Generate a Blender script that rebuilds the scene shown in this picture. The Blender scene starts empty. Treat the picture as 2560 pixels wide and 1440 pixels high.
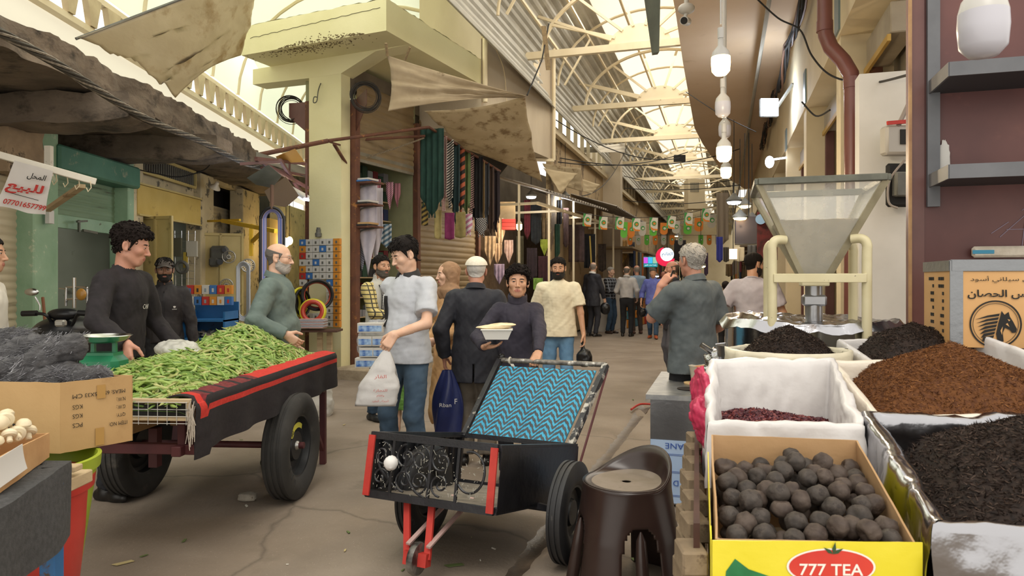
import bpy,math,random
import numpy as np
from mathutils import Vector,Matrix,noise as mnoise
R=math.radians
pi=math.pi
random.seed(7)
SC=bpy.context.scene
COL=SC.collection
# ---------------------------------------------------------------- camera, world, exposure
F,CX,HY,CZ=1750.0,1280.0,700.0,1.45
cam=bpy.data.cameras.new('camera');camo=bpy.data.objects.new('camera',cam);COL.objects.link(camo)
camo.location=(0,0,CZ);camo.rotation_euler=(R(90),0,0)
cam.sensor_width=36;cam.lens=F/2560*36;cam.shift_y=(HY-720)/2560
cam.clip_start=.05;cam.clip_end=300
cam.dof.use_dof=True;cam.dof.focus_distance=5.2;cam.dof.aperture_fstop=7.5
SC.camera=camo
SC.view_settings.view_transform='Standard';SC.view_settings.look='None'
SC.view_settings.gamma=1;SC.view_settings.exposure=0.33
w=bpy.data.worlds.new('sky');SC.world=w;w.use_nodes=True
bg=w.node_tree.nodes['Background'];bg.inputs[0].default_value=(1.0,.96,.88,1);bg.inputs[1].default_value=1.25
SC.cycles.max_bounces=8;SC.cycles.diffuse_bounces=4;SC.cycles.transparent_max_bounces=12
SC.cycles.sample_clamp_indirect=4
def sunlamp(name,rot,energy,color,ang):
 l=bpy.data.lights.new(name,'SUN');l.energy=energy;l.color=color;l.angle=ang
 o=bpy.data.objects.new(name,l);o.rotation_euler=rot;COL.objects.link(o);return o
sunlamp('sun',(R(28),R(-14),R(20)),0.9,(1,.95,.86),R(25))
def arealamp(name,loc,tgt,size,energy,color):
 l=bpy.data.lights.new(name,'AREA');l.shape='RECTANGLE';l.size,l.size_y=size;l.energy=energy;l.color=color
 o=bpy.data.objects.new(name,l);o.location=loc;COL.objects.link(o)
 o.rotation_euler=(Vector(tgt)-Vector(loc)).to_track_quat('-Z','Y').to_euler();return o
def pointlamp(name,loc,energy,color,r=.05,parent=None):
 l=bpy.data.lights.new(name,'POINT');l.energy=energy;l.color=color;l.shadow_soft_size=r
 o=bpy.data.objects.new(name,l);o.location=loc;COL.objects.link(o)
 if parent:o.parent=parent;o.location=Vector(loc)-parent.location
 return o
def P(px,py,d):return Vector(((px-CX)/F*d,d,CZ-(py-HY)/F*d))
def PZ(px,py,z):return P(px,py,(CZ-z)*F/(py-HY))
def G(px,py):return PZ(px,py,0)
AL=R(16.85);U=Vector((math.sin(AL),math.cos(AL),0));V=Vector((math.cos(AL),-math.sin(AL),0))
def UV(u,v,z=0):return U*u+V*v+Vector((0,0,z))
def Ud(px,v,off=0):
 tx=(px-CX)/F;return v/(tx*V.x+V.y)
MATS={}
def lin(h):
 if isinstance(h,str):
  h=h.lstrip('#');c=[int(h[i:i+2],16)/255 for i in(0,2,4)]
 else:c=list(h)
 return tuple(x/12.92 if x<=.04045 else((x+.055)/1.055)**2.4 for x in c)+(1,)
def mat(key,c1='#888888',c2=None,scale=4,rough=.7,metal=0,bump=0,bscale=40,stretch=(1,1,1),c3=None,t3=.62,s3=3,emit=0,trans=0,alpha=1,sheen=0,spec=None,coat=0,detail=4,glass=0,w3=.06,ecol=None,rot=(0,0,0)):
 if key in MATS:return MATS[key]
 m=bpy.data.materials.new(key);m.use_nodes=True;MATS[key]=m
 nt=m.node_tree;N=nt.nodes;L=nt.links
 b=N['Principled BSDF'];b.inputs['Roughness'].default_value=rough;b.inputs['Metallic'].default_value=metal
 if spec is not None:b.inputs['Specular IOR Level'].default_value=spec
 if coat:b.inputs['Coat Weight'].default_value=coat;b.inputs['Coat Roughness'].default_value=.15
 if sheen:b.inputs['Sheen Weight'].default_value=sheen
 if glass:b.inputs['Transmission Weight'].default_value=glass
 b.inputs['Alpha'].default_value=alpha
 tc=N.new('ShaderNodeTexCoord');mp=N.new('ShaderNodeMapping');mp.inputs['Scale'].default_value=stretch;mp.inputs['Rotation'].default_value=rot
 L.new(tc.outputs['Object'],mp.inputs[0])
 def noise(sc,det=detail,ro=.55):
  n=N.new('ShaderNodeTexNoise');n.inputs['Scale'].default_value=sc;n.inputs['Detail'].default_value=det;n.inputs['Roughness'].default_value=ro
  L.new(mp.outputs[0],n.inputs[0]);return n
 col=None
 if c2 is not None:
  n=noise(scale);r=N.new('ShaderNodeValToRGB');r.color_ramp.elements[0].position=.36;r.color_ramp.elements[1].position=.64
  r.color_ramp.elements[0].color=lin(c1);r.color_ramp.elements[1].color=lin(c2);L.new(n.outputs[0],r.inputs[0]);col=r.outputs[0]
 if c3 is not None:
  n=noise(s3,6,.65);r=N.new('ShaderNodeValToRGB');r.color_ramp.elements[0].position=t3;r.color_ramp.elements[1].position=t3+w3
  r.color_ramp.elements[0].color=(0,0,0,1);r.color_ramp.elements[1].color=(1,1,1,1);L.new(n.outputs[0],r.inputs[0])
  mx=N.new('ShaderNodeMix');mx.data_type='RGBA';L.new(r.outputs[0],mx.inputs[0])
  if col:L.new(col,mx.inputs[6])
  else:mx.inputs[6].default_value=lin(c1)
  mx.inputs[7].default_value=lin(c3);col=mx.outputs[2]
 if col:L.new(col,b.inputs['Base Color'])
 else:b.inputs['Base Color'].default_value=lin(c1)
 if bump:
  n=noise(bscale,5);bp=N.new('ShaderNodeBump');bp.inputs['Strength'].default_value=1;bp.inputs['Distance'].default_value=bump
  L.new(n.outputs[0],bp.inputs['Height']);L.new(bp.outputs[0],b.inputs['Normal'])
 if emit:
  b.inputs['Emission Color'].default_value=lin(ecol or c1);b.inputs['Emission Strength'].default_value=emit
 if trans:
  t=N.new('ShaderNodeBsdfTranslucent');ms=N.new('ShaderNodeMixShader');ms.inputs[0].default_value=trans
  if col:L.new(col,t.inputs[0])
  else:t.inputs[0].default_value=lin(c1)
  L.new(b.outputs[0],ms.inputs[1]);L.new(t.outputs[0],ms.inputs[2]);L.new(ms.outputs[0],N['Material Output'].inputs[0])
 return m
def wavemat(key,ca,cb,scale,axis='X',rough=.8,duty=.5,soft=.04,rot=(0,0,0),bump=0,cross=None,c3=None,metal=0):
 """Stripes of two colours along one object axis; cross adds stripes of a second colour the other way."""
 if key in MATS:return MATS[key]
 m=bpy.data.materials.new(key);m.use_nodes=True;MATS[key]=m
 nt=m.node_tree;N=nt.nodes;L=nt.links;b=N['Principled BSDF'];b.inputs['Roughness'].default_value=rough;b.inputs['Metallic'].default_value=metal
 tc=N.new('ShaderNodeTexCoord');mp=N.new('ShaderNodeMapping');mp.inputs['Rotation'].default_value=rot;L.new(tc.outputs['Object'],mp.inputs[0])
 def stripe(ax,sc,du):
  wv=N.new('ShaderNodeTexWave');wv.wave_type='BANDS';wv.bands_direction=ax;wv.inputs['Scale'].default_value=sc/20*2*pi/(pi)*.5*2/2
  wv.inputs['Scale'].default_value=sc*2*pi/20;L.new(mp.outputs[0],wv.inputs[0])
  r=N.new('ShaderNodeValToRGB');r.color_ramp.elements[0].position=max(0,du-soft);r.color_ramp.elements[1].position=min(1,du+soft);L.new(wv.outputs[1],r.inputs[0]);return r,wv
 r,wv=stripe(axis,scale,duty)
 mx=N.new('ShaderNodeMix');mx.data_type='RGBA';L.new(r.outputs[0],mx.inputs[0]);mx.inputs[6].default_value=lin(ca);mx.inputs[7].default_value=lin(cb)
 out=mx.outputs[2]
 if cross:
  ax2,sc2,du2,cc=cross
  r2,_=stripe(ax2,sc2,du2);m2=N.new('ShaderNodeMix');m2.data_type='RGBA';L.new(r2.outputs[0],m2.inputs[0]);L.new(out,m2.inputs[6]);m2.inputs[7].default_value=lin(cc);out=m2.outputs[2]
 if c3:
  n=N.new('ShaderNodeTexNoise');n.inputs['Scale'].default_value=c3[1];n.inputs['Detail'].default_value=5;L.new(mp.outputs[0],n.inputs[0])
  r3=N.new('ShaderNodeValToRGB');r3.color_ramp.elements[0].position=c3[2];r3.color_ramp.elements[1].position=c3[2]+.12;L.new(n.outputs[0],r3.inputs[0])
  m3=N.new('ShaderNodeMix');m3.data_type='RGBA';L.new(r3.outputs[0],m3.inputs[0]);L.new(out,m3.inputs[6]);m3.inputs[7].default_value=lin(c3[0]);out=m3.outputs[2]
 L.new(out,b.inputs['Base Color'])
 if bump:
  bp=N.new('ShaderNodeBump');bp.inputs['Distance'].default_value=bump;L.new(wv.outputs[1],bp.inputs['Height']);L.new(bp.outputs[0],b.inputs['Normal'])
 return m
AUTO=[]
def tag(o,label=None,cat=None,group=None,kind=None):
 if label:o['label']=label
 if cat:o['category']=cat
 if group:o['group']=group
 if kind:o['kind']=kind
 return o
def thing(name,label,cat,loc=None,rz=0,group=None,kind=None):
 o=bpy.data.objects.new(name,None);COL.objects.link(o);o.empty_display_size=.1
 if loc is None:AUTO.append(o)
 else:o.location=loc
 o.rotation_euler=(0,0,rz)
 return tag(o,label,cat,group,kind)
def dup(root,loc,rz=None,label=None,group=None,rot=None,scale=None):
 def cp(o,par):
  c=o.copy();COL.objects.link(c);c.parent=par
  for ch in[x for x in o.children]:cp(ch,c)
  return c
 r=root.copy();COL.objects.link(r);r.location=loc
 if rz is not None:r.rotation_euler=(0,0,rz)
 if rot is not None:r.rotation_euler=rot
 if scale is not None:r.scale=(scale,)*3 if not hasattr(scale,'__len__')else scale
 if label:r['label']=label
 if group:r['group']=group
 for ch in list(root.children):cp(ch,r)
 return r
def kids(o):
 out=[]
 for c in o.children:out.append(c);out+=kids(c)
 return out
def finish_auto():
 bpy.context.view_layer.update()
 for r in AUTO:
  lo=Vector((1e9,)*3);hi=-lo
  for k in kids(r):
   if k.type!='MESH':continue
   mw=k.matrix_world
   for c in k.bound_box:
    p=mw@Vector(c)
    for i in range(3):lo[i]=min(lo[i],p[i]);hi[i]=max(hi[i],p[i])
  if lo.x>1e8:continue
  d=Vector(((lo.x+hi.x)/2,(lo.y+hi.y)/2,lo.z));r.location=d
  for c in r.children:c.location=c.location-d
class MB:
 def __init__(s):s.v=[];s.f=[];s.mi=[];s.m=0;s.X=None
 def add(s,vs,fs):
  b=len(s.v)
  if s.X is not None:vs=[s.X@Vector(p)for p in vs]
  s.v+=[tuple(p)for p in vs];s.f+=[tuple(b+i for i in f)for f in fs];s.mi+=[s.m]*len(fs);return s
 def box(s,c,size,ax=None,ch=0):
  c=Vector(c);ax=ax or(Vector((1,0,0)),Vector((0,1,0)),Vector((0,0,1)))
  h=[x/2 for x in size];ch=min(ch,min(h)*.9)
  def q(x,y,z):return c+ax[0]*x+ax[1]*y+ax[2]*z
  S=[(a,b,d)for a in(-1,1)for b in(-1,1)for d in(-1,1)]
  if ch<=0:
   vs=[q(a*h[0],b*h[1],d*h[2])for a,b,d in S]
   return s.add(vs,[(0,1,3,2),(4,6,7,5),(0,4,5,1),(2,3,7,6),(0,2,6,4),(1,5,7,3)])
  vs=[]
  for a,b,d in S:
   for k in range(3):
    hh=[h[i]-(0 if i==k else ch)for i in range(3)];vs.append(q(a*hh[0],b*hh[1],d*hh[2]))
  I={t:i for i,t in enumerate(S)}
  fs=[]
  def V3(t,k):return I[t]*3+k
  for k in range(3):
   i,j=[x for x in range(3)if x!=k]
   for sg in(-1,1):
    quad=[]
    for a,b in((-1,-1),(1,-1),(1,1),(-1,1)):
     t=[0]*3;t[k]=sg;t[i]=a;t[j]=b;quad.append(V3(tuple(t),k))
    fs.append(tuple(quad))
  for k in range(3):
   i,j=[x for x in range(3)if x!=k]
   for a in(-1,1):
    for b in(-1,1):
     t0=[0]*3;t1=[0]*3;t0[k]=-1;t1[k]=1;t0[i]=t1[i]=a;t0[j]=t1[j]=b
     fs.append((V3(tuple(t0),i),V3(tuple(t1),i),V3(tuple(t1),j),V3(tuple(t0),j)))
  for t in S:fs.append((V3(t,0),V3(t,1),V3(t,2)))
  return s.add(vs,fs)
 def bar(s,a,b,w,h=None,up=(0,0,1),ch=0):
  a=Vector(a);b=Vector(b);h=h or w;d=(b-a);Ln=d.length
  if Ln<1e-6:return s
  d.normalize();up=Vector(up)
  if abs(d.dot(up))>.98:up=Vector((0,1,0))if abs(d.y)<.9 else Vector((1,0,0))
  sx=d.cross(up).normalized();uz=sx.cross(d).normalized()
  return s.box((a+b)/2,(w,Ln,h),(sx,d,uz),ch)
 def tube(s,pts,r,n=8,cap=True,rs=None,closed=False):
  pts=[Vector(p)for p in pts];m=len(pts)
  if m<2:return s
  vs=[];fs=[];prev=None
  for i,p in enumerate(pts):
   if closed:t=pts[(i+1)%m]-pts[i-1]
   else:t=pts[min(i+1,m-1)]-pts[max(i-1,0)]
   if t.length<1e-9:t=Vector((0,0,1))
   t.normalize()
   if prev is None:
    up=Vector((0,0,1))if abs(t.z)<.9 else Vector((1,0,0));nx=t.cross(up).normalized()
   else:
    nx=prev-t*prev.dot(t)
    if nx.length<1e-6:nx=t.orthogonal()
    nx.normalize()
   prev=nx;ny=t.cross(nx);rr=rs[i]if rs else r
   for k in range(n):
    a=2*pi*k/n;vs.append(p+(nx*math.cos(a)+ny*math.sin(a))*rr)
  for i in range(m if closed else m-1):
   j=(i+1)%m
   for k in range(n):fs.append((i*n+k,i*n+(k+1)%n,j*n+(k+1)%n,j*n+k))
  if cap and not closed:fs.append(tuple(reversed(range(n))));fs.append(tuple((m-1)*n+k for k in range(n)))
  return s.add(vs,fs)
 def cyl(s,a,b,r,r2=None,n=16,cap=True):return s.tube([a,b],r,n,cap,rs=[r,r if r2 is None else r2])
 def lathe(s,c,prof,n=24,ax=(0,0,1),cap=False,sx=1,sy=1):
  c=Vector(c);ax=Vector(ax).normalized();q=ax.to_track_quat('Z','Y').to_matrix();vs=[];fs=[]
  for r,z in prof:
   for k in range(n):
    a=2*pi*k/n;vs.append(c+q@Vector((r*math.cos(a)*sx,r*math.sin(a)*sy,z)))
  for i in range(len(prof)-1):
   for k in range(n):fs.append((i*n+k,i*n+(k+1)%n,(i+1)*n+(k+1)%n,(i+1)*n+k))
  if cap:fs.append(tuple(reversed(range(n))));fs.append(tuple((len(prof)-1)*n+k for k in range(n)))
  return s.add(vs,fs)
 def ell(s,c,r,n=16,m=10,M=None,fn=None):
  c=Vector(c);vs=[];fs=[]
  for i in range(m+1):
   t=pi*i/m
   for k in range(n):
    a=2*pi*k/n;d=Vector((math.sin(t)*math.cos(a),math.sin(t)*math.sin(a),math.cos(t)))
    g=fn(d)if fn else 1
    p=Vector((d.x*r[0]*g,d.y*r[1]*g,d.z*r[2]*g));vs.append(c+(M@p if M else p))
  for i in range(m):
   for k in range(n):fs.append((i*n+k,(i+1)*n+k,(i+1)*n+(k+1)%n,i*n+(k+1)%n))
  return s.add(vs,fs)
 def sheet(s,fn,nu,nv,th=.003,cap=True):
  """fn(u, v) -> point, u and v in 0..1, with real thickness th."""
  g=[[Vector(fn(i/nu,j/nv))for j in range(nv+1)]for i in range(nu+1)]
  top=[];bot=[]
  for i in range(nu+1):
   for j in range(nv+1):
    du=g[min(i+1,nu)][j]-g[max(i-1,0)][j];dv=g[i][min(j+1,nv)]-g[i][max(j-1,0)]
    n=du.cross(dv)
    if n.length<1e-12:n=Vector((0,0,1))
    n.normalize();top.append(g[i][j]+n*th/2);bot.append(g[i][j]-n*th/2)
  K=(nu+1)*(nv+1);fs=[]
  ix=lambda i,j:i*(nv+1)+j
  for i in range(nu):
   for j in range(nv):
    fs.append((ix(i,j),ix(i+1,j),ix(i+1,j+1),ix(i,j+1)))
    fs.append((K+ix(i,j),K+ix(i,j+1),K+ix(i+1,j+1),K+ix(i+1,j)))
  if cap:
   for i in range(nu):
    for j in(0,nv):
     a,b=ix(i,j),ix(i+1,j);fs.append((a,b,K+b,K+a)if j else(b,a,K+a,K+b))
   for j in range(nv):
    for i in(0,nu):
     a,b=ix(i,j),ix(i,j+1);fs.append((b,a,K+a,K+b)if i else(a,b,K+b,K+a))
  return s.add(top+bot,fs)
 def prism(s,pts,off):
  """extrude a planar outline by the vector off"""
  n=len(pts);off=Vector(off);vs=[Vector(p)for p in pts]+[Vector(p)+off for p in pts]
  fs=[tuple(reversed(range(n))),tuple(range(n,2*n))]+[(i,(i+1)%n,n+(i+1)%n,n+i)for i in range(n)]
  return s.add(vs,fs)
 def torus(s,c,R1,r,ax=(0,0,1),n=32,k=10,sz=1):
  q=Vector(ax).normalized().to_track_quat('Z','Y').to_matrix();c=Vector(c);vs=[];fs=[]
  for i in range(n):
   a=2*pi*i/n
   for j in range(k):
    b=2*pi*j/k;vs.append(c+q@Vector(((R1+r*math.cos(b))*math.cos(a),(R1+r*math.cos(b))*math.sin(a),r*sz*math.sin(b))))
  for i in range(n):
   for j in range(k):fs.append((i*k+j,((i+1)%n)*k+j,((i+1)%n)*k+(j+1)%k,i*k+(j+1)%k))
  return s.add(vs,fs)
 def arr(s,V_,F_):
  b=len(s.v);s.v+=[tuple(x)for x in V_.tolist()];s.f+=[tuple(b+i for i in q)for q in F_.tolist()];s.mi+=[s.m]*len(F_);return s
 def build(s,name,mats,parent=None,smooth=True,ang=40,org=None,local=False):
  vs=s.v
  off=Vector((0,0,0))
  if not local:
   if parent is not None:
    p=parent
    while p is not None:off=off+p.location;p=p.parent
   elif org is not None:off=Vector(org)
   elif vs:
    A=np.array(vs);off=Vector(((A[:,0].min()+A[:,0].max())/2,(A[:,1].min()+A[:,1].max())/2,A[:,2].min()))
  me=bpy.data.meshes.new(name)
  if off.length>0:vs=(np.array(vs)-np.array(off)).tolist()
  me.from_pydata(vs,[],s.f)
  if not isinstance(mats,(list,tuple)):mats=[mats]
  for m in mats:me.materials.append(m)
  if len(mats)>1:me.polygons.foreach_set('material_index',s.mi)
  if smooth and len(me.polygons):
   me.polygons.foreach_set('use_smooth',[True]*len(me.polygons))
   if ang<180:me.set_sharp_from_angle(angle=R(ang))
  me.update()
  o=bpy.data.objects.new(name,me);COL.objects.link(o)
  if parent is not None:o.parent=parent
  elif not local:o.location=off
  return o
def solid_outline_curve():pass
# ---------------------------------------------------------------- text
def ar(s):
 T={'ا':0xFE8D,'ب':0xFE8F,'ة':0xFE93,'ت':0xFE95,'ج':0xFE9D,'ح':0xFEA1,'خ':0xFEA5,'د':0xFEA9,'ر':0xFEAD,'ز':0xFEAF,'س':0xFEB1,'ش':0xFEB5,'ص':0xFEB9,'ع':0xFEC9,'غ':0xFECD,'ف':0xFED1,'ق':0xFED5,'ك':0xFED9,'ل':0xFEDD,'م':0xFEE1,'ن':0xFEE5,'ه':0xFEE9,'و':0xFEED,'ي':0xFEF1,'ئ':0xFE89,'أ':0xFE83}
 NJ='اةدرزوأ'
 out=[]
 for i,ch in enumerate(s):
  if ch not in T:out.append(ch);continue
  pv=i>0 and s[i-1]in T and s[i-1]not in NJ;nx=i+1<len(s)and s[i+1]in T and ch not in NJ
  k=(3 if nx else 1)if pv else(2 if nx else 0)
  out.append(chr(T[ch]+k))
 return ''.join(reversed(out))
def text(name,body,m,parent,org,xd,yd,h,width=None,ext=.0015,center=True,bold=0,dyn=None):
 """flat raised lettering: org = centre, xd/yd = unit vectors of writing and of up, h = capital height"""
 c=bpy.data.curves.new(name,'FONT');c.body=body;c.extrude=0;c.resolution_u=3;c.offset=bold
 o=bpy.data.objects.new(name,c);COL.objects.link(o)
 dg=bpy.context.evaluated_depsgraph_get();me=bpy.data.meshes.new_from_object(o.evaluated_get(dg));bpy.data.objects.remove(o)
 A=np.array([v.co[:]for v in me.vertices]);Fs=[tuple(p.vertices)for p in me.polygons];bpy.data.meshes.remove(me)
 if not len(A):return None
 lo,hi=A.min(0),A.max(0);A=A-(lo+hi)/2;k=h/(hi[1]-lo[1]);kx=k if width is None else width/(hi[0]-lo[0])
 xd=Vector(xd).normalized();yd=Vector(yd).normalized();n=xd.cross(yd);org=Vector(org)
 mb=MB();vs=[org+xd*(a[0]*kx)+yd*(a[1]*k)+n*ext for a in A];mb.add(vs,Fs)
 return mb.build(name,m,parent,smooth=False)
def rc(a,b,ra,rb,sy=1,k=.02,cut=None):return('rc',a,b,ra,rb,sy,k,cut)
def el(c,r,k=.02,M=None,sub=False):return('el',c,r,k,M,sub)
def sdf_grid(prims,lo,hi,vox,post=None):
 lo=np.array(lo,float);hi=np.array(hi,float);n=np.maximum(np.ceil((hi-lo)/vox).astype(int)+1,3)
 ax=[lo[i]+vox*np.arange(n[i])for i in range(3)]
 D=np.full(tuple(n),.25,np.float32)
 for p in prims:
  if p[0]=='rc':
   _,a,b,ra,rb,sy,k,cut=p;a=np.array(a,float);b=np.array(b,float);m=max(ra,rb)+k+3*vox
   plo=np.minimum(a,b)-m;phi=np.maximum(a,b)+m
  else:
   _,c,r,k,M,sub=p;m=max(r)+k+3*vox;plo=np.array(c)-m;phi=np.array(c)+m
  i0=np.clip(np.floor((plo-lo)/vox).astype(int),0,n);i1=np.clip(np.ceil((phi-lo)/vox).astype(int)+1,0,n)
  if(i1<=i0).any():continue
  X,Y,Z=np.meshgrid(*[ax[i][i0[i]:i1[i]]for i in range(3)],indexing='ij')
  if p[0]=='rc':
   ys=a[1]if sy!=1 else 0
   Yq=(Y-ys)/sy+ys;bb=b.copy();bb[1]=(b[1]-ys)/sy+ys
   ba=bb-a;l2=(ba**2).sum();h=np.clip(((X-a[0])*ba[0]+(Yq-a[1])*ba[1]+(Z-a[2])*ba[2])/max(l2,1e-9),0,1)
   d=np.sqrt((X-a[0]-ba[0]*h)**2+(Yq-a[1]-ba[1]*h)**2+(Z-a[2]-ba[2]*h)**2)-(ra+(rb-ra)*h)
   if sy<1:d=d*(1+sy)/2
   if cut is not None:
    t=((X-a[0])*(b-a)[0]+(Y-a[1])*(b-a)[1]+(Z-a[2])*(b-a)[2])/np.sqrt(((b-a)**2).sum())-cut
    d=np.maximum(d,t)
   sub=False
  else:
   x,y,z=X-c[0],Y-c[1],Z-c[2]
   if M is not None:
    Mi=np.array(M.inverted())if not isinstance(M,np.ndarray)else np.linalg.inv(M)
    x,y,z=(Mi[i,0]*x+Mi[i,1]*y+Mi[i,2]*z for i in range(3))
   q=np.sqrt((x/r[0])**2+(y/r[1])**2+(z/r[2])**2);q2=np.sqrt((x/r[0]**2)**2+(y/r[1]**2)**2+(z/r[2]**2)**2)+1e-9
   d=q*(q-1)/q2
  S=D[i0[0]:i1[0],i0[1]:i1[1],i0[2]:i1[2]]
  if sub:
   h=np.clip(.5-.5*(S+d)/max(k,1e-5),0,1);S[...]=S*(1-h)-d*h+k*h*(1-h)
  else:
   h=np.clip(.5+.5*(d-S)/max(k,1e-5),0,1);S[...]=d*(1-h)+S*h-k*h*(1-h)
 if post is not None:
  X,Y,Z=np.meshgrid(*ax,indexing='ij');D=post(D,X,Y,Z)
 return D,lo,vox
def surfnet(D,lo,vox):
 D=D.copy();D[0],D[-1],D[:,0],D[:,-1],D[:,:,0],D[:,:,-1]=(1,)*6
 I=D<0;nx,ny,nz=D.shape
 c=np.zeros((nx-1,ny-1,nz-1),np.int8)
 for a in(0,1):
  for b in(0,1):
   for e in(0,1):c+=I[a:nx-1+a,b:ny-1+b,e:nz-1+e]
 act=(c>0)&(c<8);idx=np.full(act.shape,-1,np.int64);A=np.argwhere(act);idx[act]=np.arange(len(A))
 if not len(A):return np.zeros((0,3)),np.zeros((0,4),int)
 pos=np.zeros((len(A),3));cnt=np.zeros(len(A))
 cr=[(a,b,e)for a in(0,1)for b in(0,1)for e in(0,1)]
 for a in cr:
  for k in range(3):
   if a[k]:continue
   b=list(a);b[k]=1
   da=D[A[:,0]+a[0],A[:,1]+a[1],A[:,2]+a[2]];db=D[A[:,0]+b[0],A[:,1]+b[1],A[:,2]+b[2]]
   m=(da<0)!=(db<0);t=np.where(m,da/np.where(m,da-db,1),0)
   q=np.array(a,float)[None,:].repeat(len(A),0);q[:,k]+=t
   pos[m]+=q[m];cnt[m]+=1
 Vt=(A+pos/cnt[:,None])*vox+lo
 Fs=[]
 for k in range(3):
  i,j=[(1,2),(2,0),(0,1)][k]
  sl0=[slice(1,-1)]*3;sl0[k]=slice(0,-1);sl1=list(sl0);sl1[k]=slice(1,None)
  s0=I[tuple(sl0)];s1=I[tuple(sl1)]
  for flip in(False,True):
   E=np.argwhere((~s0&s1)if flip else(s0&~s1))
   if not len(E):continue
   E=E+1;E[:,k]-=1
   def at(di,dj):
    q=E.copy();q[:,i]+=di;q[:,j]+=dj;return idx[q[:,0],q[:,1],q[:,2]]
   a,b,c_,d=at(-1,-1),at(0,-1),at(0,0),at(-1,0)
   Fs.append(np.stack([a,d,c_,b]if flip else[a,b,c_,d],1))
 return Vt,np.concatenate(Fs)
def wob(X,Y,Z,amp,sc,seed=0,st=(1,1,1)):
 rs=np.random.RandomState(seed);o=0
 for k in range(5):
  d=rs.normal(size=3);d=d/np.linalg.norm(d)*sc*(1+.7*k)*np.array(st);ph=rs.rand()*6.28
  o=o+np.sin(X*d[0]+Y*d[1]+Z*d[2]+ph+1.3*np.sin(X*d[1]*.6-Z*d[0]*.5+ph))/(1+.6*k)
 return o*amp/2.2
def implicit(name,prims,vox,mats,parent=None,post=None,lo=None,hi=None,ang=180,local=False,matfn=None,X=None,pad=.03):
 if lo is None:
  L_=[];H_=[]
  for p in prims:
   if p[0]=='rc':m=max(p[3],p[4])+pad;L_+=[np.minimum(p[1],p[2])-m];H_+=[np.maximum(p[1],p[2])+m]
   elif not p[5]:m=max(p[2])+pad;L_+=[np.array(p[1])-m];H_+=[np.array(p[1])+m]
  lo=np.min(L_,0);hi=np.max(H_,0)
 D,l,vx=sdf_grid(prims,lo,hi,vox,post);Vt,Fc=surfnet(D,l,vx)
 mb=MB();mb.arr(Vt,Fc)
 if matfn is not None and len(Fc):
  C=Vt[Fc].mean(1);mb.mi=[int(i)for i in matfn(C)]
 if X is not None:mb.v=[tuple(X@Vector(p))for p in mb.v]
 return mb.build(name,mats,parent,ang=ang,local=local)if name else mb
def catmull(pts,n=8,closed=False):
 pts=[Vector(p)for p in pts];m=len(pts);out=[]
 for i in range(m if closed else m-1):
  g=(lambda k:pts[k%m])if closed else(lambda k:pts[max(0,min(m-1,k))])
  a,b,c,d=g(i-1),g(i),g(i+1),g(i+2)
  for k in range(n):
   t=k/n;out.append(.5*((2*b)+(c-a)*t+(2*a-5*b+4*c-d)*t*t+(3*b-a-3*c+d)*t**3))
 if not closed:out.append(pts[-1])
 return out
def sag(a,b,s,n=12):
 a=Vector(a);b=Vector(b);return[a.lerp(b,i/n)-Vector((0,0,s*4*(i/n)*(1-i/n)))for i in range(n+1)]
def fbm(p,o=4):return mnoise.fractal(Vector(p),1,2,o)
Z3=Vector((0,0,1));X3=Vector((1,0,0));Y3=Vector((0,1,0))
# ================================================================ SETTING
def struct(mb,name,mats,**k):o=mb.build(name,mats,**k);o['kind']='structure';return o
def Lw(Y,off=0,z=0):return Vector((-(4.15-off)-.0286*Y,Y,z))
def Yl(px,off=0):return(4.15-off)/((1280-px)/1750-.0286)
K0=Vector((-2.55,10.44,0));nB=Vector((.4067,.9135,0));wB=Vector((.9135,-.4067,0))
def B(t,s,z=0):return K0+nB*t+wB*s+Vector((0,0,z))
M_floor=mat('ground_concrete','#7b6e60','#8d8072',scale=1.3,rough=.88,bump=.004,bscale=30,c3='#665b4e',t3=.60,s3=2.2,w3=.2,detail=8)
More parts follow.
